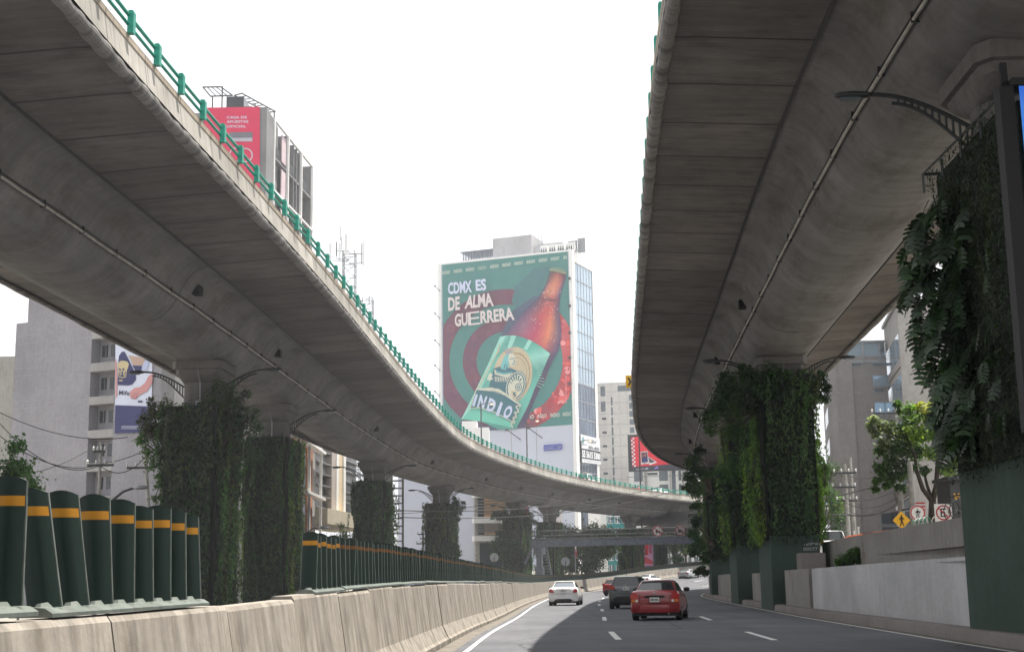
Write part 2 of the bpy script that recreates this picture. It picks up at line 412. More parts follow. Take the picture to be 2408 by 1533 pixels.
# side street on the left behind the barrier
sheet('side_street', [(-17, y) for y in range(-20, 130, 10)], [(-2.9 + max(0, (y - 60) * .03), y) for y in range(-20, 130, 10)], -.01, M['asphalt'])
def line(path, off, w, s0, s1, dz=.004, name='road_marking'):
    mb = MB(); S = np.linspace(s0, s1, max(2, int((s1 - s0) / 1.5) + 1))
    for a, b in zip(S, S[1:]):
        q = [path.at(a, off - w / 2), path.at(a, off + w / 2), path.at(b, off + w / 2), path.at(b, off - w / 2)]
        q = [(x, y, zroad(y) + dz) for x, y in q]
        if path.sign < 0: pass
        mb.face(q)
    return struct(mb.build(name, M['paint']))
line(BP, -.62, .10, BP.s_at_y(2), BP.s_at_y(240))
_p = M['paint']; M['paint'] = flat('gutter_dirt', (.15, .135, .115), .95, 0, .3, 3)
line(BP, -.20, .36, BP.s_at_y(2), BP.s_at_y(200), .003, 'gutter'); line(CP, -.11, .22, CP.s_at_y(2), CP.s_at_y(200), .003, 'gutter'); M['paint'] = _p
line(CP, -.32, .10, CP.s_at_y(2), CP.s_at_y(225))
# dashed lines, measured on the photograph
def lane_path(pts): return Path(pts, 1)
DC = lane_path([(1.6, -5), (1.9, 15), (2.25, 31), (2.65, 42), (3.2, 52), (4.05, 67), (5.0, 86), (6.4, 108), (8.2, 128), (11.2, 148), (15.6, 168), (20.5, 184), (27, 202), (35, 219), (46, 238)])
DR = lane_path([(4.5, -5), (5.0, 14), (5.5, 30.5), (5.95, 39), (6.6, 50), (7.6, 65), (8.9, 85), (10.6, 108), (12.4, 128), (15.4, 148), (20, 168), (25.5, 184), (33, 202), (42, 219)])
for path, y0 in ((DC, 32.0), (DR, 30.4)):
    s = path.s_at_y(y0) - 33
    while s < path.s[-1] - 8:
        if s > 3: line(path, 0, .15, s, s + 5.3)
        s += 16.6

# ================================================================== elevated viaducts
ZN = 13.4
def box_profile(tc, W):
    pts = [(tc - 3.0, -.16), (tc - 2.85, -.19), (tc - 2.62, -.27), (tc - 2.38, -.43), (tc - 2.15, -.68), (tc - 1.96, -1.0), (tc - 1.80, -1.33), (tc - 1.62, -1.66), (tc - 1.38, -1.93), (tc - 1.05, -2.14), (tc - .6, -2.26), (tc, -2.30)]
    return pts + [(2 * tc - a, b) for a, b in reversed(pts[:-1])]
def viaduct(path, tc, W, label, s0, s1, ypost, group, po=-.01):
    root = thing('elevated_viaduct', label, 'viaduct', (path.at(s0)[0], path.at(s0)[1], 0))
    bp = box_profile(tc, W)
    mb = MB(); sweep(mb, path, [(.30, .02), (.9, 0), (2.0, -.07), (tc - 3.0, -.16)], ZN, s0, s1, 1.5)
    mb.build('near_wing', M['wing'], root, smooth=True)
    mb = MB(); sweep(mb, path, bp, ZN, s0, s1, 1.5); mb.build('box_girder', M['boxg'], root, smooth=True)
    # dark groove where wing meets box
    mb = MB()
    for o_ in (tc - 3.03, tc + 2.97): sweep(mb, path, [(o_ - .02, -.165), (o_, -.21), (o_ + .06, -.21), (o_ + .08, -.165)], ZN, s0, s1, 1.5)
    mb.build('joint_groove', M['dsteel'], root)
    mb = MB(); sweep(mb, path, [(tc + 3.0, -.16), (W - 2.0, -.07), (W - .9, 0), (W - .3, .02)], ZN, s0, s1, 1.5)
    mb.build('far_wing', M['wing'], root, smooth=True)
    mb = MB(); sweep(mb, path, [(W - .30, .50), (W * .5, .55), (.26, .50)], ZN, s0, s1, 3)
    mb.build('road_deck', M['asphalt'], root)
    for nm, a, sg in (('near', 0, 1), ('far', W, -1)):
        # parapet: outer face, top, inner face
        pr = [(a + sg * .0, .16), (a + sg * .05, .5), (a + sg * .09, .80)]
        pr2 = [(a + sg * .09, .80), (a + sg * .07, .82), (a + sg * .07, .98), (a + sg * .26, .98), (a + sg * .28, .50)]
        if sg < 0: pr.reverse(); pr2.reverse()
        mb = MB(); sweep(mb, path, pr, ZN, s0, s1, 1.5); mb.build('parapet', M['para'], root)
        mb = MB(); sweep(mb, path, pr2, ZN, s0, s1, 1.5); mb.build('parapet_coping', M['coping'], root)
        # scalloped nosing
        st = .22 if nm == 'near' else 1.0
        def pf(q, a=a, sg=sg):
            k = .5 + .5 * math.cos(2 * math.pi * q / .92); r = .155 + .030 * k + .012 * math.sin(q * 1.7)
            pp = [(a + sg * (.16 - r * math.cos(t)), .03 + r * math.sin(t)) for t in [R_(x) for x in (58, 35, 10, -15, -40, -65, -90, -120, -150)]]
            return pp[::-1] if sg < 0 else pp
        mb = MB(); sweep(mb, path, pf, ZN, s0 if nm == 'far' else max(s0, path.s_at_y(8)), s1, st)
        mb.build('nosing', M['nosing'], root, smooth='all')
    # railing: two rails each side and posts
    rail = MB()
    for zz, r in ((1.44, .05), (1.20, .045)):
        S = list(np.arange(s0, s1, 2.0)); rail.tube([(*path.at(q, po + .07), ZN + zz) for q in S], r, 6)
        rail.tube([(*path.at(q, W - .13), ZN + zz) for q in S], r, 6)
    rail.build('railing', M['teal'], root, smooth='all')
    s = path.s_at_y(ypost); posts = []
    while s < s1 - 2: posts.append(s); s += 2.1
    pm = MB()
    for k in range(9):
        pass
    T = [(-.075, .0), (.075, .0), (.075, .52), (.05, .57), (-.05, .57), (-.075, .52)]
    pm.prism(T, Matrix(((0, 0, 1, -.09), (1, 0, 0, 0), (0, 1, 0, 0), (0, 0, 0, 1))), .18)
    first = None; extra = MB()
    for i, q in enumerate(posts):
        x, y = path.at(q, po)
        if i < 100:
            if first is None:
                first = child_local(pm, 'railing_post', M['teal'], root); pst = first
            else:
                pst = first.copy(); COL.objects.link(pst)
            pst.location = (x - root.location.x, y - root.location.y, ZN + .97); pst.rotation_euler = (0, 0, path.ang(q) - math.pi / 2 + math.pi / 2)
        else:
            extra.box((x, y, ZN + 1.2), (.1, .16, .46), path.ang(q) - math.pi / 2)
    for q in posts:
        x, y = path.at(q, W - .13); extra.box((x, y, ZN + 1.2), (.1, .16, .46), path.ang(q) - math.pi / 2)
    e = extra.build('railing_posts', M['teal'], root); e['kind'] = 'stuff'
    # service pipe with clips, along the box
    pb = MB(); S = list(np.arange(s0, s1, 1.5))
    po_, pz = tc - 1.86, -1.36
    pts = []
    for q in S:
        x, y = path.at(q, po_); pts.append((x, y, ZN + pz - .02 + .012 * math.sin(q * .9)))
    pb.tube(pts, .045, 6); pb.build('service_pipe', M['pipe'], root, smooth='all')
    pb = MB(); pb.tube([(p[0], p[1], p[2] + .12) for p in pts], .02, 5); pb.build('cable_conduit', M['dsteel'], root, smooth='all')
    cl = MB()
    for q in np.arange(path.s_at_y(20), s1, 3.0):
        x, y = path.at(q, po_ + .03); cl.box((x, y, ZN + pz + .04), (.16, .05, .22), path.ang(q) - math.pi / 2)
    o = cl.build('pipe_clips', M['dsteel'], root); o['kind'] = 'stuff'
    return root
VL = viaduct(LP, 6.4, 12.5, 'concrete elevated viaduct on the left, its sunlit parapet curving across the distance', LP.s_at_y(-40), LP.s[-1], 19, 'v')
VR = viaduct(RP, 6.5, 11.7, 'concrete elevated viaduct overhead on the right, in shade, with its scalloped edge against the sky', RP.s_at_y(-40), RP.s[-1], 19, 'v', .15)
# box girder joints (dark curved lines) and drain openings
def girder_joint(path, tc, S, root):
    mb = MB(); bp = box_profile(tc, 12)
    pts = [(*path.at(S, a), ZN + b - .012) for a, b in bp]
    a = [(*path.at(S - .03, o_), ZN + b - .008) for o_, b in bp]; b_ = [(*path.at(S + .03, o_), ZN + b - .008) for o_, b in bp]
    for i in range(len(a) - 1): mb.face([a[i], b_[i], b_[i + 1], a[i + 1]])
    mb.build('girder_joint', M['black'], root)
def drain(path, tc, S, root):
    mb = MB(); x, y = path.at(S, tc - 2.12); mb.box((x, y, ZN - .80), (.34, .50, .34), path.ang(S) - math.pi / 2 )
    mb.build('drain_box', M['black'], root)
for y in (51, 66, 86, 100, 128, 150, 177): girder_joint(LP, 6.4, LP.s_at_y(y), VL)
for y in (52.5, 67.5, 101.5, 129.5, 151.5, 166, 178, 192, 202): drain(LP, 6.4, LP.s_at_y(y), VL)
for y in (56, 71, 95, 113, 124): girder_joint(RP, 6.5, RP.s_at_y(y), VR)
for y in (57.5, 72.5, 96.5, 115): drain(RP, 6.5, RP.s_at_y(y), VR)

# ------------------------------------------------------------------ piers
def pier(x, y, ang, label, zb, zplinth, pl=(2.1, 4.0), group='viaduct piers', plinth=True, dia=1.75, ztop=ZN - 2.28, cube=None):
    root = thing('viaduct_pier', label, 'pier', (x, y, zb), ang, group)
    mb = MB(); h = ztop - zb
    n = 28; rings = []
    for z in (0, h - .80):
        rings.append([(dia / 2 * math.cos(2 * math.pi * k / n), dia / 2 * math.sin(2 * math.pi * k / n), z) for k in range(n)])
    mb.loft(rings); child_local(mb, 'column', M['pier'], root, smooth=True)
    mb = MB()
    def sq(hx, hy, z, p):
        r = []
        for k in range(n):
            t = 2 * math.pi * k / n; c, s = math.cos(t), math.sin(t)
            m = (abs(c) ** p + abs(s) ** p) ** (-1 / p); r.append((hx * c * m, hy * s * m, z))
        return r
    mb.loft([sq(dia / 2 * 1.01, dia / 2 * 1.01, h - .86, 2), sq(dia / 2 * 1.05, 1.02, h - .74, 3.5), sq(1.0, 1.3, h - .52, 12), sq(1.02, 1.36, h - .34, 14), sq(1.13, 1.5, h - .32, 14), sq(1.13, 1.55, h + .02, 14)])
    child_local(mb, 'capital', M['pier'], root, smooth=True)
    mb = MB(); r = dia / 2 + .05
    mb.tube([(.05, -1.38, h - .35), (.05, -1.2, h - .65), (.05, -r, h - .95), (.05, -r, 3.0)], .035, 6); mb.b2(-.12, .16, -r - .1, -r + .05, h - 1.95, h - 1.7)
    child_local(mb, 'drain_pipe', M['steel'], root)
    if plinth:
        mb = MB(); mb.b2(-pl[0] / 2, pl[0] / 2, -pl[1] / 2, pl[1] / 2, -.3, zplinth - zb)
        bb = child_local(mb, 'plinth', M['greenbox'], root)
        bm = bmesh.new(); bm.from_mesh(bb.data); bmesh.ops.bevel(bm, geom=bm.edges[:], offset=.02, segments=1, affect='EDGES'); bm.to_mesh(bb.data); bm.free()
    return root

def arm_lamp(x, y, z, ang, label, L=3.4, group='arched lamp arms on the viaduct piers'):
    """arched truss arm reaching out along local +x from the pier"""
    root = thing('street_lamp', label, 'street lamp', (x, y, z), ang, group)
    mb = MB(); n = 12
    top = [(L * k / n, 0, .75 * math.sin(math.pi / 2 * (k / n))) for k in range(n + 1)]
    bot = [(L * .8 * k / n, 0, -.50 + 1.06 * math.sin(math.pi / 2 * (k / n)) ** 1.1) for k in range(n + 1)]
    mb.tube(top, .045, 6); mb.tube(bot, .035, 6)
    for k in range(0, n):
        b = bot[k]; i = b[0] / L * n; j = int(i); f = i - j
        if j < n:
            tt = [top[j][q] * (1 - f) + top[j + 1][q] * f for q in range(3)]
            mb.tube([b, tt], .026, 4)
    child_local(mb, 'truss_arm', M['dsteel'], root)
    mb = MB()
    mb.loft([[(L + a, w * math.cos(t), .75 + h_ * math.sin(t)) for t in [2 * math.pi * k / 10 for k in range(10)]] for a, w, h_ in ((-.05, .03, .03), (.1, .09, .07), (.35, .14, .08), (.62, .11, .06), (.72, .03, .03))])
    child_local(mb, 'lamp_head', M['dsteel'], root, smooth='all')
    mb = MB(); mb.b2(L + .22, L + .60, -.09, .09, .645, .685)
    child_local(mb, 'lamp_glass', M['glass'], root)
    return root

# ------------------------------------------------------------------ foliage engine
RNG = np.random.default_rng(11)
def vnoise(p, seed, f):
    r = np.random.default_rng(seed); out = np.zeros(len(p))
    for k in range(5):
        d = r.normal(size=3); d /= np.linalg.norm(d); out += np.sin(p @ d * f * (1 + .6 * k) + r.uniform(0, 6.28))
    return out / 5
def leafobj(name, pos, nrm, size, col, mat, parent=None, aspect=.55, droop=0.0, seed=0, shape='kite'):
    """one small bent leaf per point"""
    N = len(pos); r = np.random.default_rng(seed)
    n = nrm + r.normal(scale=.55, size=(N, 3)); n /= np.linalg.norm(n, axis=1)[:, None]
    a = r.normal(size=(N, 3)); a[:, 2] -= droop; a -= (a * n).sum(1)[:, None] * n; a /= np.linalg.norm(a, axis=1)[:, None]
    b = np.cross(n, a); sz = size * r.uniform(.6, 1.35, N); sz = sz[:, None]
    w = sz * aspect * .5
    v = np.stack([pos - a * sz * .5, pos + b * w + n * sz * .08, pos + a * sz * .5, pos - b * w + n * sz * .08], 1).reshape(-1, 3)
    me = bpy.data.meshes.new(name); me.vertices.add(4 * N); me.vertices.foreach_set('co', v.astype('f').ravel())
    me.loops.add(4 * N); me.loops.foreach_set('vertex_index', np.arange(4 * N, dtype='i'))
    me.polygons.add(N); me.polygons.foreach_set('loop_start', np.arange(0, 4 * N, 4, dtype='i')); me.polygons.foreach_set('loop_total', np.full(N, 4, 'i'))
    me.update(calc_edges=True)
    ca = me.color_attributes.new('Col', 'FLOAT_COLOR', 'POINT')
    cc = np.repeat(np.c_[np.clip(col, .002, 1), np.ones(N)], 4, 0); ca.data.foreach_set('color', cc.astype('f').ravel())
    me.materials.append(mat); o = bpy.data.objects.new(name, me); COL.objects.link(o)
    if parent is not None: o.parent = parent; o.matrix_parent_inverse = parent.matrix_basis.inverted()
    return o
def palette(pos, seed, cols, f=1.2, jit=.25, stretch=.35):
    """patches of different plants: nearest of several noise fields"""
    p = pos.copy(); p[:, 2] *= stretch
    fields = np.stack([vnoise(p, seed + 17 * i, f) + .25 * vnoise(p, seed + 31 * i, f * 4) for i in range(len(cols))], 1)
    k = fields.argmax(1); c = np.array(cols)[k]
    r = np.random.default_rng(seed); return c * r.uniform(1 - jit, 1 + jit * 1.4, (len(pos), 1))
DARK = [(.018, .046, .015), (.028, .068, .020), (.042, .082, .024), (.020, .040, .018)]
MID = [(.035, .09, .024), (.055, .12, .028), (.026, .066, .024), (.075, .11, .034), (.06, .07, .03)]
LIME = [(.10, .19, .03), (.14, .22, .035), (.06, .13, .025)]
def green_wall(x, y, ang, w, d, z0, z1, label, seed, cols=MID, side=None, dens=150, leaf=.13, bulge=.16, group='planted green walls wrapped round the viaduct piers', top=.5):
    """four planted panels on a frame round a pier; side: palette of the face towards the road"""
    root = thing('vine_wall', label, 'climbing plants', (x, y, z0), ang, group)
    h = z1 - z0; mb = MB()
    g = .12                                     # open corner slots between panels
    for sx, sy, L in ((0, -1, w), (0, 1, w), (-1, 0, d), (1, 0, d)):
        if sy: mb.b2(-L / 2 + g, L / 2 - g, sy * d / 2 - .05, sy * d / 2 + .05, 0, h)
        else: mb.b2(sx * w / 2 - .05, sx * w / 2 + .05, -L / 2 + g, L / 2 - g, 0, h)
    child_local(mb, 'planting_panel', M['felt'], root)
    ps, ns, cs = [], [], []
    r = np.random.default_rng(seed)
    for i, (sx, sy, L) in enumerate(((0, -1, w), (0, 1, w), (-1, 0, d), (1, 0, d))):
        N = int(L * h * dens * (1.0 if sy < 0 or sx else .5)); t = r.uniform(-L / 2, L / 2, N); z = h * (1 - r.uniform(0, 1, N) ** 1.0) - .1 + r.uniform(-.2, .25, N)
        dn = r.uniform(0, 1, N)
        if sy: p = np.stack([t, np.full(N, sy * d / 2), z], 1); nn = np.tile([0, sy, .25], (N, 1))
        else: p = np.stack([np.full(N, sx * w / 2), t, z], 1); nn = np.tile([sx, 0, .25], (N, 1))
        p2 = p.copy(); p2[:, 2] *= .5
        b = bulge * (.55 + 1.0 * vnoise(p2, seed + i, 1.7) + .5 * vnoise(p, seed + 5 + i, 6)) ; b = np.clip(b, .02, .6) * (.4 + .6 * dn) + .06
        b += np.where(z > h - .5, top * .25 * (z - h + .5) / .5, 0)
        nv = np.tile([sx, sy, 0.0], (N, 1)); p = p + nv * b[:, None]
        keep = np.ones(N, bool); edge = np.abs(np.abs(t) - L / 2) < .10
        keep &= ~(edge & (vnoise(p, seed + 9, 3) < .1))
        c = palette(p + np.array([x, y, 0]), seed + i * 3, (side if (side and sx) else cols), 1.1)  # flanks take a lighter palette, light on them put into the leaf colour
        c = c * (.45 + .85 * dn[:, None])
        ps.append(p[keep]); ns.append(nn[keep]); cs.append(c[keep])
    # hanging strands
    K = int(h * 5)
    for k in range(K):
        sx, sy, L = ((0, -1, w), (-1, 0, d), (1, 0, d), (0, 1, w))[r.choice(4, p=[.34, .28, .28, .10])]
        t = r.uniform(-L / 2, L / 2); zt_ = h * r.uniform(.15, 1.0); ln = min(r.uniform(.6, 2.8), zt_); n = int(ln / .045); zz = zt_ - np.linspace(0, ln, n)
        off = bulge * 1.3 + .05 + r.uniform(0, .1); jj = r.normal(scale=.05, size=(n, 3)); tt = t + .12 * np.sin(zz * 1.5 + k)
        p = np.stack([tt, np.full(n, sy * (d / 2 + off)), zz], 1) if sy else np.stack([np.full(n, sx * (w / 2 + off)), tt, zz], 1)
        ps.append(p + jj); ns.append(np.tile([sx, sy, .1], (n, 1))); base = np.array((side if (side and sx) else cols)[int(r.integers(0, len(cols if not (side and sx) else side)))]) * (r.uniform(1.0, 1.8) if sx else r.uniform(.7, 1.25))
        cs.append(base * r.uniform(.7, 1.3, (n, 1)))
    pos = np.concatenate(ps); nr = np.concatenate(ns); c = np.concatenate(cs)
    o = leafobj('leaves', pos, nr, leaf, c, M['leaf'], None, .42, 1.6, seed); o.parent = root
    return root
def blob_leaves(centres, radii, n_per, seed, cols, flat=.8):
    r = np.random.default_rng(seed); ps, ns = [], []
    for (c, rad, n) in zip(centres, radii, n_per):
        d = r.normal(size=(n, 3)); d /= np.linalg.norm(d, axis=1)[:, None]
        rr = rad * (r.uniform(.1, 1, n) ** .55 + np.where(r.uniform(0, 1, n) < .22, r.uniform(.1, .55, n), 0)); rr = rr * (1 + .45 * vnoise(d * 3 + rad, seed, 1.7))
        ps.append(np.array(c) + d * rr[:, None] * np.array([1, 1, flat])); ns.append(d * .7 + np.array([0, 0, .5]))
    pos = np.concatenate(ps); return pos, np.concatenate(ns), palette(pos, seed, cols, .9, .3, 1)
def tree(x, y, zb, H, label, seed, crown, cols, leaf=.14, trunk=.16, fork=.35, n=9000, cat='tree', group=None, lean=(0, 0), shape=None, dens_pow=2, name='street_tree'):
    """crown: (rx, rz) half sizes; branches end in leaf clumps"""
    root = thing(name, label, cat, (x, y, zb), 0, group)
    r = random.Random(seed); mb = MB(); cz = H - crown[1]
    clumps = []; rad = []
    k = shape or 16
    for i in range(k):
        a = r.uniform(0, 6.28); e = r.uniform(-1, 1); q = r.uniform(.35, .95)
        c = (lean[0] + crown[0] * q * math.cos(a) * math.sqrt(max(0, 1 - e * e * .8)), lean[1] + crown[0] * q * math.sin(a) * math.sqrt(max(0, 1 - e * e * .8)), cz + crown[1] * .85 * e)
        clumps.append(c); rad.append(r.uniform(.22, .42) * crown[0])
    f = (r.uniform(-.1, .1), r.uniform(-.1, .1), H * fork)
    mb.tube([(0, 0, -.1), (f[0] * .4, f[1] * .4, f[2] * .5), f], [trunk, trunk * .85, trunk * .75], 9)
    child_local(mb, 'trunk', M['bark'], root, smooth='all')
    mb = MB()
    for c in clumps:
        m = [f[q] * .5 + c[q] * .5 + (r.uniform(-.15, .15) if q < 2 else .12 * H * .3) for q in range(3)]
        mb.tube([f, m, c], [trunk * .42, trunk * .22, trunk * .07], 5, caps=False)
    child_local(mb, 'branches', M['bark'], root)
    tot = sum(q ** dens_pow for q in rad)
    pos, nr, c = blob_leaves(clumps, rad, [max(20, int(n * q ** dens_pow / tot)) for q in rad], seed, cols)
    o = leafobj('crown', pos, nr, leaf, c, M['leaf'], None, .6, .4, seed); o.parent = root
    return root
# ================================================================== roadside barrier on the left
def hbar(y): return float(np.interp(y, [0, 10, 28, 60, 300], [1.10, 1.12, 1.30, 1.34, 1.30]))
s = BP.s_at_y(-4); i = 0; seg = 3.0
while s < BP.s[-1] - seg:
    (x0, y0), (x1, y1) = BP.at(s + .015), BP.at(s + seg - .015)
    h0, h1 = hbar(y0), hbar(y1); z0, z1 = zroad(y0), zroad(y1)
    j = rnd.uniform(-.012, .012); dh = rnd.uniform(-.022, .022)
    def ring(S, h, z, cut=0.0):
        prof = [(0, -.1), (0, .09), (.05, .13), (.17, .38), (.285, h - .035), (.31, h), (.50, h), (.525, h - .035), (.64, .38), (.80, .1), (.80, -.1)]
        return [(*BP.at(S, a + j), z + b + (dh if b > .5 else 0)) for a, b in prof]
    mb = MB(); N = 4
    mb.loft([ring(s + .012 + (seg - .03) * k / N, h0 + (h1 - h0) * k / N, z0 + (z1 - z0) * k / N) for k in range(N + 1)])
    o = mb.build('concrete_barrier', M['barrier'])
    tag(o, 'weathered sand coloured concrete barrier segment in the long wall left of the road', 'barrier', 'barrier segments along the left of the road')
    s += seg; i += 1

# ---- green anti-glare blades in strips on top of the barrier
def blade(lean, h=.66, rot=0.0, hi=True):
    mb = MB(); w = .084; n = 6 if hi else 2
    pts = []
    for k in range(n + 1):
        t = -1 + 2 * k / n; pts.append((w * t, -.032 * (1 - t * t)))
    th = .016; rows = [(0.03, 1.0), (h * .30, .98), (h * .77, .97), (h * .77, .97), (h * .845, .97), (h * .845, .97), (h * .96, .98)]
    C_, S_ = math.cos(rot), math.sin(rot)
    def tr(x, y, z): x += lean * z; return (x * C_ - y * S_, x * S_ + y * C_, z)
    for k in range(n):
        for (za, wa), (zb, wb) in zip(rows, rows[1:]):
            if zb - za < 1e-6: continue
            mi = 1 if abs(za - h * .77) < 1e-6 and abs(zb - h * .845) < 1e-6 else 0
            a, b = pts[k], pts[k + 1]
            mb.face([tr(a[0] * wa, a[1] - th, za), tr(b[0] * wa, b[1] - th, za), tr(b[0] * wb, b[1] - th, zb), tr(a[0] * wb, a[1] - th, zb)], mi)
            mb.face([tr(a[0] * wa, a[1] + th, za), tr(a[0] * wb, a[1] + th, zb), tr(b[0] * wb, b[1] + th, zb), tr(b[0] * wa, b[1] + th, za)], 0)
        # arched top
        za, zt0, zt1 = h * .96, h * (.96 + .035 * (1 - (pts[k][0] / w) ** 2)), h * (.96 + .035 * (1 - (pts[k + 1][0] / w) ** 2))
        a, b = pts[k], pts[k + 1]
        mb.face([tr(a[0] * .98, a[1] - th, za), tr(b[0] * .98, b[1] - th, za), tr(b[0] * .98, b[1] - th, zt1), tr(a[0] * .98, a[1] - th, zt0)], 0)
        mb.face([tr(a[0] * .98, a[1] + th, za), tr(a[0] * .98, a[1] + th, zt0), tr(b[0] * .98, b[1] + th, zt1), tr(b[0] * .98, b[1] + th, za)], 0)
        mb.face([tr(a[0] * .98, a[1] - th, zt0), tr(b[0] * .98, b[1] - th, zt1), tr(b[0] * .98, b[1] + th, zt1), tr(a[0] * .98, a[1] + th, zt0)], 2)
    for sx in (-1, 1):      # rolled rims
        P0 = [tr(sx * w * wa, 0, z) for z, wa in rows]
        mb.tube(P0, .009 if hi else .007, 5 if hi else 4, 2)
    # flared foot
    mb.tube([tr(0, -.02, .0), tr(0, -.02, .05)], [.07, .04], 8, 2)
    return mb
def strip_base(L):
    mb = MB(); prof = [(-.11, 0), (-.11, .02), (-.07, .045), (-.03, .05), (.03, .05), (.07, .045), (.11, .02), (.11, 0)]
    mb.loft([[(x, y, z) for x, z in prof] for y in (0, L)]); return mb
def make_strip(s0, nb, pitch, leans, label, hi=True):
    L = nb * pitch; x0, y0 = BP.at(s0, .405); x1, y1 = BP.at(s0 + L, .405)
    yaw = math.atan2(y1 - y0, x1 - x0) - math.pi / 2
    zb = zroad(y0) + hbar(y0) + rnd.uniform(0.005, .03)
    slope = math.atan2(zroad(y1) + hbar(y1) - zroad(y0) - hbar(y0), L)
    root = thing('glare_screen', label, 'glare screen', (x0, y0, zb), 0, 'green blade screens on the barrier')
    root.rotation_euler = (slope, 0, yaw)
    child_local(strip_base(L - .03), 'base_strip', M['blade_rim'], root, smooth=True)
    for k in range(nb):
        b = child_local(blade(leans[k], rnd.uniform(.635, .665), rnd.uniform(-.12, .12) + .12, hi), 'blade', [M['blade'], M['amber' if y0 < 17 else 'amber_shaded'], M['blade_rim']], root, smooth=hi)
        b.location = (0, pitch * (k + .5), .02)
    return root
sB = BP.s_at_y(0)
make_strip(BP.s_at_y(3.75), 8, .395, [.02, -.01, .03, .0, -.02, .01, .0, .0], 'green blade screen strip nearest the camera, cut by the left edge of the photo')
make_strip(BP.s_at_y(7.08), 8, .43, [-.16, -.13, -.06, -.02, -.03, -.02, -.03, -.05], 'green blade screen strip with two blades leaning left, ending beside the empty stretch of barrier')
s = BP.s_at_y(15.4); k = 0
proto = None
while s < BP.s_at_y(232):
    y = BP.at(s)[1]
    if y < 80:
        lab = 'green blade screen strip that starts the long row after the gap' if k == 0 else 'green blade screen strip with an amber band in the long row on the barrier'
        make_strip(s, 6, .385, [rnd.uniform(-.05, .05) if rnd.random() < .5 else -.02 for _ in range(6)], lab, y < 40)
    else:
        if proto is None:
            proto = make_strip(s, 6, .385, [0] * 6, 'green blade screen strip with an amber band on the far curve of the barrier', False); r = proto
        else: r = copy_tree(proto)
        x0, y0 = BP.at(s, .405); x1, y1 = BP.at(s + 2.31, .405)
        r.location = (x0, y0, zroad(y0) + hbar(y0) + .01); r.rotation_euler = (math.atan2(zroad(y1) - zroad(y0), 2.31), 0, math.atan2(y1 - y0, x1 - x0) - math.pi / 2)
    s += 2.33; k += 1

# ================================================================== right-hand walls and curb
def woff(y): return float(np.interp(y, [0, 33, 56, 64, 300], [1.5, 1.28, .62, .5, .5]))
def wall(name, path, y0, y1, offf, th, zlo, ztopf, mat, label, cat, step=1.5):
    mb = MB(); a, b = path.s_at_y(y0), path.s_at_y(y1); S = list(np.linspace(a, b, max(2, int((b - a) / step) + 1)))
    rings = []
    for q in S:
        yy = path.at(q)[1]; o_ = offf(yy); zt = ztopf(yy)
        rings.append([(*path.at(q, o_), zlo), (*path.at(q, o_), zt), (*path.at(q, o_ + th), zt), (*path.at(q, o_ + th), zlo)])
    mb.loft(rings); o = mb.build(name, mat); tag(o, label, cat); return o
mb = MB(); sweep(mb, CP, [(-.03, -.05), (0.0, .20), (.04, .245), (.26, .26), (.42, .25), (.50, .12), (1.9, .12)], 0, CP.s_at_y(-8), CP.s_at_y(200), 1.0, zf=lambda q: zroad(CP.at(q)[1]))
struct(mb.build('curb', M['walld'], smooth=True))
wall('low_wall', CP, 18, 23.6, woff, .35, -.2, lambda y: 1.74, M['wallw'], 'white painted low wall nearest the camera, before the close green plinth', 'wall')
wall('low_wall', CP, 28.8, 53.5, woff, .35, -.2, lambda y: 1.75 - (y - 29) * .003, M['wallw'], 'long white painted low wall between two green plinths on the right', 'wall')
wall('wall_end_block', CP, 53.6, 60.5, lambda y: woff(y) - .10, .55, -.2, lambda y: 1.68, M['wallc'], 'bare grey concrete end block of the white low wall, against the green plinth', 'wall')
o = MB(); x, y = CP.at(CP.s_at_y(58.6), 1.35); o.box((x, y, 2.02), (1.0, 1.5, .66), CP.ang(CP.s_at_y(57)) - math.pi / 2); tag(o.build('concrete_block', M['walld']), 'square concrete block on top of the end of the white wall', 'block')
wall('low_wall', CP, 65.8, 77.5, lambda y: woff(y), .35, -.2, lambda y: 1.66, M['wallc'], 'unpainted concrete wall between the two nearer green plinths', 'wall')
wall('low_wall', CP, 82.5, 118, lambda y: woff(y), .35, -.2, lambda y: 1.74, M['wallc'], 'pale unpainted concrete wall right of the red car', 'wall')
wall('wall_end_block', CP, 118.3, 124, lambda y: woff(y) - .15, .7, -.2, lambda y: 1.78, M['wallc'], 'concrete wall end where the road bends out of sight', 'wall')
uoff = lambda y: float(np.interp(y, [0, 39, 61, 100], [3.3, 2.95, 2.5, 2.4]))
wall('retaining_wall', CP, 16, 39.6, uoff, .3, .2, lambda y: 2.92, M['wallc'], 'grey concrete parapet of the upper street, nearer panel by the hanging plants', 'wall')
wall('retaining_wall', CP, 39.68, 63.5, uoff, .3, .2, lambda y: 2.92 - (y - 39) * .001, M['wallc'], 'long grey concrete parapet of the upper street above the white wall', 'wall')
wall('retaining_wall', CP, 66.5, 100, uoff, .3, .2, lambda y: 2.45, M['wallc'], 'grey concrete upper parapet behind the far green plinths', 'wall')
mb = MB(); sweep(mb, CP, [(1.2, 1.64), (3.0, 1.66)], 0, CP.s_at_y(10), CP.s_at_y(130), 2.0); struct(mb.build('planting_ledge', gm))
mb = MB(); sweep(mb, CP, [(2.7, 2.10), (45, 2.30)], 0, CP.s_at_y(8), CP.s_at_y(170), 4.0); struct(mb.build('upper_street', gm))
# dark rust stains under the wall top are painted by weathering in the concrete material

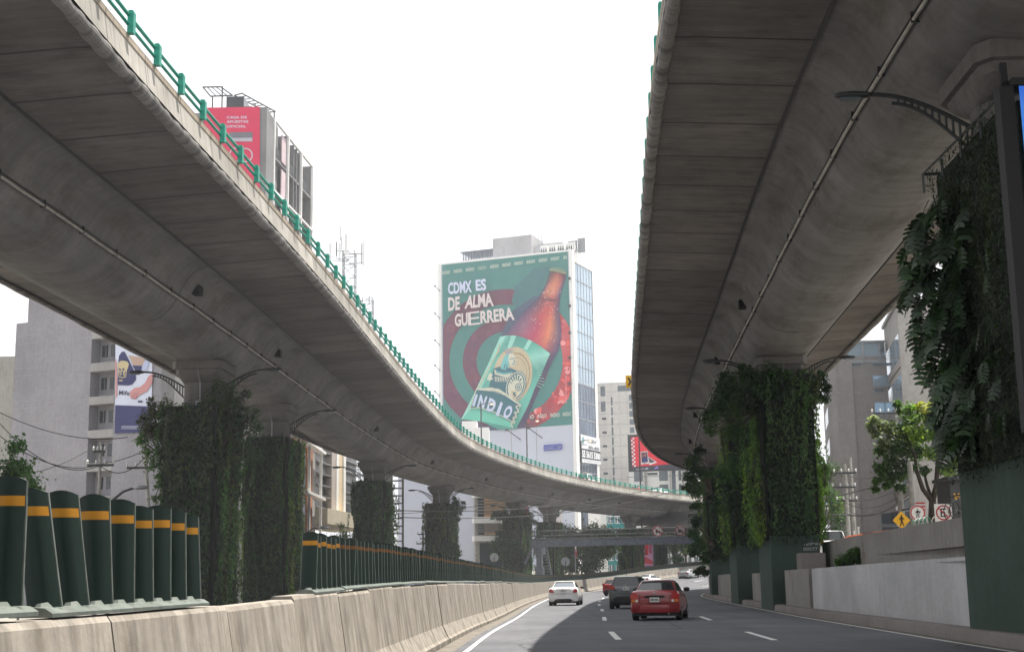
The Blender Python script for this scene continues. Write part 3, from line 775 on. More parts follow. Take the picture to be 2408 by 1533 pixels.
# ================================================================== piers
LPIER = [(61.9, 9.05), (77.1, 9.3), (113.8, 9.6), (142.5, 9.4), (172.6, 9.3), (184.5, 9.2), (212.3, 9.2)]
names = ['nearest left viaduct pier, behind the bushy green wall', 'second left viaduct pier, close behind the nearest one', 'left viaduct pier standing alone behind the long blade row', 'left viaduct pier in front of the pale blue wall', 'left viaduct pier beside the orange lit building', 'left viaduct pier at the left end of the footbridge', 'farthest left viaduct pier, behind the footbridge']
LC = []
for (y, zt), lab in zip(LPIER, names):
    # find s where centre has this y
    ss = LP.s; ce = np.array([LP.at(q, 6.35) for q in ss]); q = float(np.interp(y, ce[:, 1], ss)); x, yy = LP.at(q, 6.35); ang = LP.ang(q) - math.pi / 2
    LC.append((x, yy, ang, zt)); pier(x, yy, ang, lab, zroad(yy) - .05, .8 + zroad(yy), (1.95, 4.0))
RPIER = [(26.2, 9.75, 3.5), (63.3, 10.2, 3.15), (81.0, 10.0, 3.2), (110.5, 10.0, 2.9), (146, 9.6, 2.9)]
rn = ['right viaduct pier nearest the camera, with the arched lamp arm', 'right viaduct pier carrying the tall dark green wall', 'right viaduct pier hidden behind the tall green wall', 'right viaduct pier above the far end of the road wall', 'right viaduct pier beyond the bend']
RC = []; RROOT = []
for (y, zt, zp), lab in zip(RPIER, rn):
    ss = RP.s; ce = np.array([RP.at(q, 6.5) for q in ss]); q = float(np.interp(y, ce[:, 1], ss)); x, yy = RP.at(q, 6.5); ang = RP.ang(q) - math.pi / 2
    if y < 30: x += .12
    RC.append((x, yy, ang, zt)); rroot = pier(x, yy, ang, lab, -.05, zp, (1.86 if y < 30 else 2.1, 5.0)); RROOT.append(rroot)
# piers behind the camera keep the decks standing there too
for pth, tc in ((LP, 6.35), (RP, 6.5)):
    for yy in (-8,):
        q = pth.s_at_y(yy); x, y2 = pth.at(q, tc); pier(x, y2, 0, 'viaduct pier behind the camera on the ' + ('left' if pth is LP else 'right'), -.05, 1.6, (2.1, 4.6))
# number marks on two plinths
TXT = {}
def text_mesh(s, bold=.03, space=1.0):
    key = (s, bold, space)
    if key in TXT: return TXT[key]
    cu = bpy.data.curves.new('t', 'FONT'); cu.body = s; cu.offset = bold; cu.resolution_u = 3; cu.space_character = space
    ob = bpy.data.objects.new('t', cu); COL.objects.link(ob)
    dg = bpy.context.evaluated_depsgraph_get(); me = bpy.data.meshes.new_from_object(ob.evaluated_get(dg))
    v = np.array([tuple(q.co) for q in me.vertices]); f = [list(p.vertices) for p in me.polygons]
    bpy.data.objects.remove(ob); bpy.data.curves.remove(cu); bpy.data.meshes.remove(me)
    lo, hi = v.min(0), v.max(0); vv = (v[:, :2] - lo[:2]) / (hi[:2] - lo[:2])
    TXT[key] = (vv, f, (hi[0] - lo[0]) / (hi[1] - lo[1])); return TXT[key]
def put_text(mb, s, quad, col=None, mi=0, bold=.03, space=1.0):
    """quad: 3-D corners bl, br, tr, tl"""
    vv, f, _ = text_mesh(s, bold, space); q = [Vector(p) for p in quad]; i0 = len(mb.v)
    for x, y in vv:
        mb.v.append(tuple((q[0] * (1 - x) + q[1] * x) * (1 - y) + (q[3] * (1 - x) + q[2] * x) * y))
    for p in f: mb.f.append([i0 + k for k in p]); mb.m.append(mi); mb.uv.append(None); mb.c.append(col)
for (x, y, ang, zt), (dx, wd), (za, zb_), pr_ in (((*RC[1],), (.15, .75), (2.72, 2.86), RROOT[1]), ((*RC[3],), (.1, .7), (2.45, 2.6), RROOT[3])):
    yf = y - 2.56
    for line_, z_ in (('verdevía', 0), ('005779', -.22)):
        mb = MB(); put_text(mb, line_, [(x + dx, yf - .02, za + z_), (x + dx + wd, yf + .0, za + z_), (x + dx + wd, yf + .0, zb_ + z_), (x + dx, yf - .02, zb_ + z_)])
        o = mb.build('stencilled_lettering', M['steel']); w_ = o.matrix_basis.copy(); o.parent = pr_; o.matrix_parent_inverse = pr_.matrix_basis.inverted()

# lamp arms
def arms(c, lab, sides, z=10.15, L=1.9):
    x, y, ang, zt = c
    for sd in sides:
        a = ang + (0 if sd > 0 else math.pi)
        arm_lamp(x + sd * .86 * math.cos(ang), y + sd * .86 * math.sin(ang), z, a, 'arched truss lamp arm reaching %s from the %s' % ('right' if sd > 0 else 'left', lab), L)
for c, lab in zip(LC, ('nearest left pier', 'second left pier', 'left pier behind the blade row', 'pier by the pale blue wall', 'pier by the orange lit building', 'pier at the footbridge end', 'farthest left pier')):
    arms(c, lab, (-1, 1) if 'second' not in lab else (1,))
arms(RC[0], 'nearest right pier', (-1,), 9.9, 1.95)
arms(RC[1], 'right pier with the tall green wall', (-1, 1), 10.5)
arms(RC[3], 'right pier above the wall end', (-1,), 10.5)
arms(RC[2], 'right pier hidden by plants', (-1,), 10.5)

# ================================================================== planted walls
lab = ['wide bushy dark green wall on the nearest left pier', 'green wall with a bright ivy flank on the second left pier', 'feathery dark green wall on the lone left pier', 'olive green wall on the pier by the pale blue wall', 'green wall on the pier beside the orange lit building', 'green wall on the pier at the left end of the footbridge', 'green wall on the farthest left pier under the footbridge']
for i, ((x, y, ang, zt), l_) in enumerate(zip(LC, lab)):
    far = y > 100
    OL = [(.055, .070, .026), (.080, .088, .034), (.035, .060, .022)]
    cols = [DARK + [(.05, .075, .035)], DARK, DARK, OL, OL, MID, MID][i]
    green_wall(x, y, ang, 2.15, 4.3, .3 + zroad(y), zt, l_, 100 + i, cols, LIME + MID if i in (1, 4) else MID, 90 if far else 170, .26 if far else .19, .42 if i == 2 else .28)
lab = ['', 'tallest dark green wall, rising from the green plinth right of the red car', 'green wall with pale hanging strips just left of the tallest one', 'green wall on the pier above the far end of the road wall', 'green wall beyond the bend']
for i, ((x, y, ang, zt), l_) in enumerate(zip(RC, lab)):
    if i == 0: continue
    zp = RPIER[i][2]
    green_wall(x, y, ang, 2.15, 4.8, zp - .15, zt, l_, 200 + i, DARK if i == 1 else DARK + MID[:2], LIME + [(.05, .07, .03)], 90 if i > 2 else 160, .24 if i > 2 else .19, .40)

def pixbush(name, label, cat, Y, pts, n, cols, leaf, seed, base=None, stems=True, mat=None, droop=.3, aspect=.55, zs=.9):
    """pts: (u, v, radius px, dY)"""
    cs = [P(u, v, Y + dy) for u, v, r, dy in pts]; rad = [r * (Y + dy) / F_PX for u, v, r, dy in pts]
    b = base if base else cs[0]
    rq = random.Random(seed); c2, r2 = list(cs), list(rad)
    for q, rr in zip(cs, rad):
        for _ in range(3):
            dv = Vector((rq.gauss(0, 1), rq.gauss(0, .7), rq.gauss(0, .9))).normalized(); c2.append(q + dv * rr * rq.uniform(.6, 1.15)); r2.append(rr * rq.uniform(.35, .75))
    cs, rad = c2, r2
    root = thing(name, label, cat, tuple(b))
    tot = sum(q * q for q in rad)
    pos, nr, c = blob_leaves([tuple(q) for q in cs], rad, [max(15, int(n * q * q / tot)) for q in rad], seed, cols, zs)
    leafobj('foliage', pos, nr, leaf, c, mat or M['leaf'], root, aspect, droop, seed)
    if stems:
        mb = MB()
        for q, rr in zip(cs, rad):
            m = (Vector(b) + q) * .5 + Vector((0, 0, .15)); mb.tube([b, m, q], [.035, .025, .01], 5, caps=False)
        mb.build('stems', M['bark'], root)
    return root
c = LC[0]
pixbush('shrub', 'leafy shrub growing out of the left side of the nearest left green wall', 'shrub', 60.5, [(350, 985, 26, 0), (372, 965, 22, 0), (340, 1030, 20, 0), (365, 1080, 28, 0), (392, 950, 18, .3), (378, 1020, 30, .2), (352, 945, 10, 0), (330, 985, 9, 0), (384, 1130, 24, .4), (372, 1175, 16, .5)], 3800, MID + [(.05, .12, .02)], .13, 31, (c[0] - 1.1, c[1] - 1.5, 6.5))
pixbush('shrub', 'broad dark shrub crowning the nearest left green wall beside the lamp arm', 'shrub', 60.5, [(505, 935, 30, 0), (540, 950, 32, 0), (575, 970, 28, 0), (590, 1010, 26, .3), (515, 905, 16, 0), (548, 912, 12, 0), (583, 925, 10, 0), (560, 1040, 34, .5), (585, 1075, 24, .7), (530, 1000, 42, .2), (470, 975, 30, -.3), (430, 985, 28, -.3), (600, 965, 8, 0), (560, 1110, 24, .8), (570, 1165, 20, 1), (450, 1040, 40, -.4), (500, 1070, 44, -.4)], 9500, DARK + MID[:1], .14, 32, (c[0] + .9, c[1] - 1.5, 6.8))
c = RC[1]
pixbush('shrub', 'large dark shrub spreading left from the top of the tallest green wall', 'shrub', 61.0, [(1745, 905, 40, 0), (1700, 950, 36, 0), (1672, 985, 24, 0), (1725, 985, 34, .3), (1760, 875, 22, 0), (1745, 860, 10, 0), (1790, 900, 34, .2), (1668, 1010, 14, 0), (1765, 940, 40, .3), (1695, 905, 14, 0), (1715, 1020, 18, 0), (1700, 880, 8, 0), (1683, 960, 24, 0), (1815, 875, 28, -.4), (1850, 885, 20, -.6)], 9500, DARK, .14, 33, (c[0] - 1.0, c[1] - 1.5, 8.8))
pixbush('shrub', 'small shrub on the top right corner of the tallest green wall', 'shrub', 61.5, [(1905, 890, 22, 0), (1925, 905, 20, .5), (1940, 935, 14, .5), (1915, 935, 20, .3), (1932, 880, 9, 0), (1945, 915, 10, .4)], 2600, DARK + MID[:1], .13, 34, (c[0] + 1.0, c[1] - 1.5, 9.0))
pixbush('shrub', 'rounded shrub halfway down the right side of the tallest green wall', 'shrub', 62, [(1920, 1075, 18, 0), (1928, 1110, 20, 0), (1918, 1140, 18, 0), (1935, 1135, 10, 0), (1912, 1040, 14, 0)], 2600, MID, .13, 35, (c[0] + 1.0, c[1] - 1.5, 6.0))
pixbush('shrub', 'mass of dark foliage filling the gap low between two green walls', 'shrub', 76, [(1745, 1110, 34, 0), (1720, 1150, 34, 0), (1765, 1160, 34, 0), (1735, 1195, 34, 0), (1770, 1210, 30, 0), (1785, 1110, 26, -2), (1700, 1110, 22, 0), (1755, 1070, 20, 0), (1705, 1185, 22, 0), (1780, 1245, 22, 0)], 9500, DARK + MID[:2], .16, 36, (13.1, 78.5, 4.5))
pixbush('shrub', 'drooping shrub on the upper left of the farthest right green wall', 'shrub', 105, [(1632, 1085, 20, 0), (1622, 1120, 18, 0), (1634, 1155, 18, 0), (1645, 1060, 14, 0), (1618, 1145, 12, 0), (1640, 1190, 13, 0), (1650, 1110, 16, 0)], 4200, DARK, .2, 37, (15.2, 108, 8))
pixbush('shrub', 'dark shrub at the lower left of the farthest right green wall', 'shrub', 106, [(1640, 1225, 15, 0), (1632, 1255, 14, 0), (1645, 1285, 17, 0), (1630, 1295, 12, 0), (1655, 1310, 14, 0)], 3200, DARK, .2, 38, (15.2, 108, 4))
c = LC[3]
pixbush('shrub', 'shrub leaning right from the top of the green wall by the pale blue wall', 'shrub', 140.5, [(1070, 1185, 12, 0), (1082, 1195, 10, 0), (1074, 1208, 10, 0), (1062, 1195, 14, 0), (1088, 1182, 5, 0), (1068, 1172, 6, 0), (1075, 1222, 6, 0)], 1600, DARK, .2, 39, (c[0] + 1, c[1] - 1, 8.4))
pixbush('shrub', 'low shrub at the foot of the green wall by the pale blue wall', 'shrub', 139, [(1065, 1290, 12, 0), (1050, 1298, 12, 0), (1075, 1300, 9, 0)], 1200, DARK, .2, 40, (c[0] + 1, c[1] - 3.3, 2.5))
c = LC[4]
pixbush('shrub', 'dark shrub crowning the green wall beside the orange lit building', 'shrub', 171, [(1175, 1215, 12, 0), (1165, 1208, 8, 0), (1187, 1205, 10, 0), (1200, 1215, 12, 0), (1225, 1208, 12, 0), (1240, 1215, 12, 0), (1215, 1220, 12, 0), (1250, 1225, 9, 0), (1238, 1232, 12, 0), (1160, 1217, 5, 0)], 3200, DARK, .22, 41, (c[0], c[1] - 2, 9))
pixbush('shrub', 'wide dark shrub mass at the foot of the green wall by the orange lit building', 'shrub', 166, [(1170, 1275, 16, 0), (1185, 1300, 20, 0), (1205, 1315, 22, 0), (1225, 1325, 20, 0), (1178, 1255, 12, 0), (1200, 1280, 20, 0), (1165, 1300, 10, 0), (1215, 1295, 20, 0)], 5200, DARK, .26, 42, (c[0], c[1] - 4, 2))
pixbush('shrub', 'small green shrub on the ledge above the white wall', 'shrub', 54, [(1985, 1312, 13, 0), (2000, 1318, 14, 0), (1972, 1322, 10, 0), (2010, 1305, 14, 0), (2020, 1318, 11, 0), (2014, 1290, 6, 0)], 2200, [(.06, .13, .03), (.09, .16, .03)], .09, 43, (12.6, 54.5, 1.5))
pixbush('shrub', 'dark shrub in front of the farthest green plinth on the road wall', 'shrub', 113, [(1638, 1345, 8, 0), (1648, 1340, 9, 0), (1658, 1347, 9, 0)], 1300, DARK, .16, 44)

# ---- nearest right green wall with large lobed leaves
def lobed_leaf(L=1.0):
    """outline of a deeply cut leaf, tip at +y, in local xy; returns polygons"""
    out = []
    n = 8
    pts = [(0, -.02)]
    right = []
    for k in range(n):
        t = k / n; w = .42 * math.sin(math.pi * (t * .82 + .16)) ** .8
        right += [(w * .25, t * .95 + .0), (w, t * .95 + .10), (w * .92, t * .95 + .15), (w * .22, t * .95 + .085)]
    right.append((0, 1.05))
    return right
LOBE = lobed_leaf()
def lobed(name, specs, seed, parent):
    r = random.Random(seed); mb = MB()
    for (p, L, yaw, pitch, roll, col) in specs:
        T = Matrix.Translation(p) @ Matrix.Rotation(yaw, 4, 'Z') @ Matrix.Rotation(pitch, 4, 'X') @ Matrix.Rotation(roll, 4, 'Y')
        n = r.choice((4, 5, 6)); wf = r.uniform(.42, .62)
        for k in range(n):
            t = k / n; w = wf * math.sin(math.pi * (t * .80 + .17)) ** .8
            for sx in (-1, 1):
                def q(a, b): return T @ Vector((sx * a * L, b * L, -.22 * L * b * b - .25 * abs(a) * L * (abs(a)) ))
                dd = 1.0 / n; f = [q(0, t), q(w * .55, t + .22 * dd), q(w * .95, t + .7 * dd), q(w, t + 1.05 * dd), q(w * .82, t + 1.12 * dd), q(w * .5, t + .98 * dd), q(w * .22, t + .92 * dd), q(0, t + dd)]
                if sx < 0: f.reverse()
                mb.face([tuple(z) for z in f], 0, None, col)
        i = [T @ Vector((0, y_ * L, -.22 * L * y_ * y_ + .004)) for y_ in (-.5, 0, .5, 1.0)]
        mb.tube(i, [.010, .010, .008, .003], 4, 0, False)
        for z in range(-14, 0): mb.c[z] = mul(col, 1.5)
    for z in range(len(mb.c)):
        if mb.c[z] is None: mb.c[z] = (.03, .06, .02)
    return mb.build(name, M['gloss_leaf'], parent)
x, y, ang, zt = RC[0]
nw = green_wall(x, y, ang, 1.9, 4.8, 3.35, 9.6, 'nearest green wall on the right, with big hanging lobed leaves', 201, [(.010, .022, .009), (.016, .032, .012), (.022, .040, .014)], [(.016, .034, .012), (.030, .052, .014), (.020, .034, .012)], 420, .085, .2)
r = random.Random(5); sp = []
for k in range(230):
    # leaves hang out from the far road-side corner of the panel
    yy = y + r.uniform(.4, 2.6); zz = r.uniform(4.0, 8.9)
    reach = .8 * np.interp(zz, [3.9, 5.0, 6.2, 7.2, 7.9, 8.6, 9.0], [.15, .35, .70, .88, .95, .55, .1])
    xx = x - 1.05 - r.uniform(0, 1) ** .7 * reach
    g = r.uniform(.6, 1.5); col = (.020 * g, .044 * g, .016 * g)
    sp.append((Vector((xx, yy, zz)), r.uniform(.34, .62), r.uniform(.4, 2.4), R_(-r.uniform(35, 80)), R_(r.uniform(-30, 30)), col))
for k in range(60):
    yy = y - 2.0 + r.uniform(0, 4); zz = r.uniform(3.6, 8.2); g = r.uniform(.6, 1.3)
    sp.append((Vector((x - 1.2 - r.uniform(0, .2), yy, zz)), r.uniform(.3, .45), r.uniform(.9, 2.2), R_(-r.uniform(45, 80)), R_(r.uniform(-30, 30)), (.020 * g, .042 * g, .016 * g)))
lobed('lobed_leaves', sp, 4, nw)
mb = MB()
for k in range(26):
    zz = r.uniform(5, 8.4); yy = y + r.uniform(.8, 2.4); mb.tube([(x - 1.0, yy, zz - .1), (x - 1.35, yy + .1, zz + .12), (x - 1.75, yy + .1, zz - .05)], [.016, .014, .008], 5)
mb.build('leaf_stalks', M['gloss_leaf'], nw)
# steel frame on top of the panels
mb = MB()
for a, b in (((-1.15, 2.5), (-1.15, -2.5)), ((-1.15, 2.5), (1.15, 2.5))):
    mb.tube([(x + a[0], y + a[1], 9.72), (x + b[0], y + b[1], 9.72)], .035, 4)
for yy in (2.5, 1.2, 0, -1.2): mb.tube([(x - 1.15, y + yy, 9.72), (x - 1.15, y + yy, 9.3)], .03, 4)
mb.build('panel_frame', M['dsteel'], nw)
# lit advertising screen on that pier
o = thing('led_screen', 'tall framed advertising screen at the right edge, mounted on the nearest pier', 'screen', (x + .5, y - 2.75, 3.4))
mb = MB(); xl = P(2424, 700, y - 3.2).x
mb.b2(xl - .22, xl + .03, y - 3.15, y - 2.85, 3.62, 9.62); mb.b2(xl, xl + 2.6, y - 3.2, y - 2.75, 9.62, 9.75); mb.b2(xl, xl + 2.6, y - 3.2, y - 2.75, 3.5, 3.62); mb.b2(xl + 2.5, xl + 2.6, y - 3.25, y - 2.72, 3.62, 9.62)
mb.b2(xl - .12, xl + .0, y - 3.0, y - 2.9, 9.5, 10.1)
mb.build('screen_frame', M['black'], o)
mb = MB(); zs = [3.64, 6.2, 8.0, 9.2, 9.6]; cs = [(.03, .10, .30), (.03, .14, .45), (.05, .30, .55), (.06, .22, .75), (.04, .15, .7)]
for a, b, ca, cb in zip(zs, zs[1:], cs, cs[1:]): mb.face([(xl + .11, y - 3.18, a), (xl + 2.49, y - 3.18, a), (xl + 2.49, y - 3.18, b), (xl + .11, y - 3.18, b)], 0, None, (ca, ca, cb, cb))
mb.build('screen_face', M['led'], o)
# ================================================================== vehicles
def carpaint(name, c, metal=.0):
    m, t, b = newmat(name); v = coords(t); n = noise(t, v, 2.2, 4)
    t.links.new(mixc(t, n, mul(c, .88), mul(c, 1.08)), b.inputs['Base Color'])
    b.inputs['Roughness'].default_value = .32; b.inputs['Metallic'].default_value = metal; b.inputs['Coat Weight'].default_value = .8; b.inputs['Coat Roughness'].default_value = .06
    return m
M['red_paint'] = carpaint('red_car_paint', (.25, .007, .012)); M['white_car'] = carpaint('white_car_paint', (.72, .72, .72))
M['grey_car'] = carpaint('grey_car_paint', (.06, .068, .075), .4); M['silver_car'] = carpaint('silver_car_paint', (.38, .39, .40), .4)
M['red_lens'] = flat('red_tail_lens', (.38, .012, .012), .2, 0, .1, 3, .6, .6); M['amber_lens'] = flat('amber_lens', (.55, .16, .02), .25); M['clear_lens'] = flat('clear_lens', (.65, .65, .65), .15)
M['tyre'] = flat('tyre_rubber', (.014, .014, .015), .85); M['rim'] = flat('wheel_rim', (.35, .35, .36), .3, .7)
M['carglass'] = glassy('car_glass', (.018, .022, .025), .06, .0, .8); M['chrome'] = flat('chrome', (.6, .6, .6), .15, 1)
M['plate'] = flat('plate_white', (.62, .62, .60), .5); M['ink'] = flat('black_ink', (.02, .02, .02), .7)
M['skyglass'] = glassy('bright_rear_glass', (.22, .25, .28), .08, .55, .8)

def car(label, loc, rz, sp, group=None, kind='car'):
    """rear end at local y=0, nose at +y. sp: dimensions"""
    root = thing(sp.get('name', 'sedan_car'), label, kind, loc, rz, group)
    L, Wd, H = sp['L'], sp['W'], sp['H']; w = Wd / 2; bz = sp['belt']; dk = sp['deck']; cl = sp.get('clear', .24)
    fine = sp.get('fine', True)
    # lower body: sections along y
    def sec(y, zl, zt, hw, crown=.02, tuck=.0):
        q = [(0, zl), (hw * .80, zl), (hw * .95, zl + .05), (hw * .99, zl + .16), (hw, zl + (zt - zl) * .45), (hw * .985, zl + (zt - zl) * .70), (hw * .955, zt - .07), (hw * .90, zt - .012), (hw * .70, zt + crown * .6), (0, zt + crown)]
        return [(x, y, z) for x, z in q] + [(-x, y, z) for x, z in q[-2:0:-1]]
    st = [(.0, cl + .14, dk - .16, w * .84), (.03, cl + .05, dk - .08, w * .93), (.10, cl, dk - .02, w * .975), (.28, cl - .02, dk + .0, w * .995), (.6, cl - .02, dk + .01, w), (L * .24, cl - .02, bz, w), (L * .45, cl - .02, bz - .01, w), (L * .62, cl - .02, bz - .03, w), (L * .72, cl - .02, bz - .05, w), (L * .84, cl - .02, bz - .14, w * .985), (L * .93, cl, bz - .22, w * .93), (L * .985, cl + .06, bz - .32, w * .80), (L, cl + .12, bz - .42, w * .66)]
    mb = MB(); mb.loft([sec(y, a, b, c) for y, a, b, c in st])
    child_local(mb, 'body', M[sp['paint']], root, smooth=True)
    # greenhouse
    g0, g1, g2, g3 = sp['gh']          # rear glass foot, roof rear, roof front, windscreen foot
    tw, bw = sp['roofw'] / 2, sp['glassw'] / 2
    def gsec(y, z, hw):
        zb = bz - .10
        q = [(0, zb), (bw * 1.0, zb), (bw * .995, bz - .0)] if z < bz + .02 else [(0, zb), (bw, zb), (bw * .985, bz + .02)]
        zz = max(z, bz + .01); k = (zz - bz) / max(.01, (H - bz)); hw_ = bw + (tw - bw) * k
        q += [(hw_ + .015 * k, zz - .06 * k), (hw_ * .955, zz - .012), (hw_ * .75, zz - .002), (0, zz + .004)]
        return [(x, y, v) for x, v in q] + [(-x, y, v) for x, v in q[-2:0:-1]]
    rows = [(g0, bz), (g0 + (g1 - g0) * .5, bz + (H - bz) * .50), (g1 - .05, H - .07), (g1 + .12, H - .025), ((g1 + g2) / 2, H - .03), (g2 - .1, H - .05), (g2 + .1, H - .11), (g2 + (g3 - g2) * .55, bz + (H - bz) * .45), (g3, bz - .02)]
    mb = MB(); mb.loft([gsec(y, z, 0) for y, z in rows])
    cab = child_local(mb, 'cabin', M[sp['paint']], root, smooth=True)
    # rear window, windscreen
    def pane(mb, y0, z0, y1, z1, h0, h1, off, mi=0, n=6):
        dy, dz = y1 - y0, z1 - z0; l = math.hypot(dy, dz); ny, nz_ = -dz / l * (1 if off > 0 else -1), dy / l * (1 if off > 0 else -1)
        a = abs(off)
        for k in range(n):
            t0, t1 = -1 + 2 * k / n, -1 + 2 * (k + 1) / n
            def q(t, hh, y, z): return (t * hh, y + ny * a + .008 * t * t, z + abs(nz_) * a - .008 * t * t)
            mb.face([q(t0, h0, y0, z0), q(t1, h0, y0, z0), q(t1, h1, y1, z1), q(t0, h1, y1, z1)], mi)
    ya, za, yb, zb_ = g0 + .02, bz + .04, g1 - .05, H - .10
    mb = MB(); pane(mb, ya, za, yb, zb_, bw * .90, tw * .88, .040)
    rw = child_local(mb, 'rear_window', M[sp.get('rglass', 'carglass')], root)
    mb = MB(); pane(mb, ya - .01, za - .025, yb + .01, zb_ + .025, bw * .94, tw * .93, .030)
    child_local(mb, 'window_seal', M['black'], root)
    mb = MB()
    for sx in (-1, 1):
        pts = [(g0 + .30, bz + .03), (g1 + .12, H - .12), (g2 + .05, H - .13), (g3 - .22, bz + .03)]
        def sp_(y, z): k = (z - bz) / (H - bz); return (sx * (bw + (tw - bw) * k + .012 + .012 * k), y, z)
        f = [sp_(*p) for p in pts];
        if sx > 0: f.reverse()
        mb.face(f)
    pts = None
    child_local(mb, 'side_windows', M['carglass'], root)
    mb = MB(); mb.face([(-bw * .9, g3 - .03, bz + .03), (bw * .9, g3 - .03, bz + .03), (tw * .9, g2 + .12, H - .10), (-tw * .9, g2 + .12, H - .10)][::-1]); child_local(mb, 'windscreen', M['carglass'], root)
    # wheels
    for wy in (sp.get('ax', .85), L - .85):
        for sx in (-1, 1):
            mb = MB(); rr = sp.get('wr', .30); x0 = sx * (w - .21); x1 = sx * (w - .005)
            prof = [(x0, rr * .55), (x0, rr * .93), (x0 + sx * .03, rr), (x1 - sx * .03, rr), (x1, rr * .93), (x1, rr * .66)]
            mb.loft([[(px, wy + pr * math.cos(2 * math.pi * k / 20), rr + pr * math.sin(2 * math.pi * k / 20)) for k in range(20)] for px, pr in prof])
            wh = child_local(mb, 'wheel', M['tyre'], root, smooth=True)
            if fine:
                mb = MB(); mb.loft([[(px, wy + pr * math.cos(2 * math.pi * k / 20), rr + pr * math.sin(2 * math.pi * k / 20)) for k in range(20)] for px, pr in ((x1 - sx * .02, rr * .66), (x1 - sx * .005, rr * .62), (x1 + sx * .004, rr * .15))])
                r_ = child_local(mb, 'rim', M['rim'], wh)
    # dark underbody
    mb = MB(); mb.b2(-w * .86, w * .86, .12, L - .2, cl - .09, cl + .03); child_local(mb, 'underbody', M['black'], root)
    # rear bumper
    def shell(mb, pts, y, mi=0, bulge=.10, n=8, hw=w):
        """rear panel following the body curve; pts list of (z, halfwidth factor, y offset)"""
        for (z0, k0, o0), (z1, k1, o1) in zip(pts, pts[1:]):
            for i in range(n):
                t0, t1 = -1 + 2 * i / n, -1 + 2 * (i + 1) / n
                def q(t, z, k, o): return (t * hw * k, y - o + bulge * abs(t) ** 3, z)
                mb.face([q(t0, z0, k0, o0), q(t1, z0, k0, o0), q(t1, z1, k1, o1), q(t0, z1, k1, o1)], mi)
    mb = MB(); b0, b1 = sp['bump']
    shell(mb, [(b0, .90, -.02), (b0 + .03, .965, .045), ((b0 + b1) / 2, .985, .06), (b1 - .03, .985, .05), (b1 + .01, .97, -.02)], .02, 0, .16, 12)
    bb = child_local(mb, 'rear_bumper', M[sp['paint']], root, smooth=True)
    if 'diff' in sp:
        d0, d1, dw = sp['diff']; mb = MB(); shell(mb, [(d0, dw * .92, -.01), (d0 + .03, dw, .065), (d1 - .03, dw * .97, .072), (d1, dw * .90, .05)], .01, 0, .14, 8); child_local(mb, 'bumper_valance', M['black'], root, smooth=True)
    # tail lamps
    for sx in (-1, 1):
        mb = MB(); poly = sp['tail']
        def tq(px, pz, dy=0): return (sx * px, -.038 + .055 * (abs(px) / w) ** 6 + dy, pz)
        f = [tq(*p) for p in poly]; g_ = [tq(p[0], p[1], .12) for p in poly]
        if sx < 0: f.reverse(); g_.reverse()
        mb.face(f)
        for i in range(len(f)): mb.face([f[i], g_[i], g_[(i + 1) % len(f)], f[(i + 1) % len(f)]])
        tl = child_local(mb, 'tail_light', M['red_lens'], root)
        if 'ind' in sp:
            mb = MB(); f = [tq(p[0], p[1], -.006) for p in sp['ind']]
            if sx < 0: f.reverse()
            mb.face(f); child_local(mb, 'indicator', M['amber_lens'], tl)
        if 'rev' in sp:
            cx_, cz_ = sp['rev']; mb = MB(); f = [(sx * cx_ + .045 * math.cos(2 * math.pi * k / 12), tq(cx_, cz_)[1] - .012, cz_ + .045 * math.sin(2 * math.pi * k / 12)) for k in range(12)]
            mb.face(f); child_local(mb, 'reversing_lamp', M['clear_lens'], tl)
    # plate, garnish, badge, handle line
    pz = sp['plate']; mb = MB(); mb.b2(-.16, .16, -.062, -.03, pz - .075, pz + .075); pl = child_local(mb, 'licence_plate', M['plate'], root)
    mb = MB(); put_text(mb, sp.get('num', 'M59-93A'), [(-.13, -.064, pz - .038), (.13, -.064, pz - .038), (.13, -.064, pz + .038), (-.13, -.064, pz + .038)]); child_local(mb, 'plate_number', M['ink'], pl)
    if 'garn' in sp: a, b, hw_ = sp['garn']; mb = MB(); mb.b2(-hw_, hw_, -.05, .03, a, b); child_local(mb, 'tailgate_recess', M['black'], root)
    if 'chrome' in sp: a, b, hw_ = sp['chrome']; mb = MB(); mb.b2(-hw_, hw_, -.052, .02, a, b); child_local(mb, 'chrome_strip', M['chrome'], root)
    zb2 = sp['badge']
    mb = MB()
    mb.tube([(.055 * math.cos(t), -.045, zb2 + .032 * math.sin(t)) for t in [2 * math.pi * k / 14 for k in range(15)]], .006, 4)
    for sx in (-1, 1): mb.tube([(sx * .022, -.045, zb2 - .024), (sx * .018, -.045, zb2 + .024)], .005, 4)
    mb.tube([(-.02, -.045, zb2 - .003), (.02, -.045, zb2 + .003)], .005, 4)
    child_local(mb, 'badge', M['chrome'], root)
    # mirrors
    for sx in (-1, 1):
        mb = MB(); my = L * .60; mz = bz + .06; s_ = .10
        mb.loft([[(sx * (w * .93 + a), my + b_ * math.sin(t) * .10, mz + .02 + c_ * math.cos(t) * .08) for t in [2 * math.pi * k / 10 for k in range(10)]] for a, b_, c_ in ((0, .3, .3), (.04, .8, .9), (.14, 1, 1), (.21, .6, .6))])
        child_local(mb, 'wing_mirror', M[sp.get('mirror', 'black')], root, smooth=True)
    # shut lines of the boot
    mb = MB(); kx = sp.get('bootw', .62) * w * 1.0
    for sx in (-1, 1): mb.tube([(sx * kx, -.0, b1 + .01), (sx * (kx + .01), .0, dk - .10)], .006, 4)
    mb.tube([(-w * .80, .012, b1 + .022), (0, -.012, b1 + .022), (w * .80, .012, b1 + .022)], .008, 4)
    child_local(mb, 'boot_shut_line', M['black'], root)
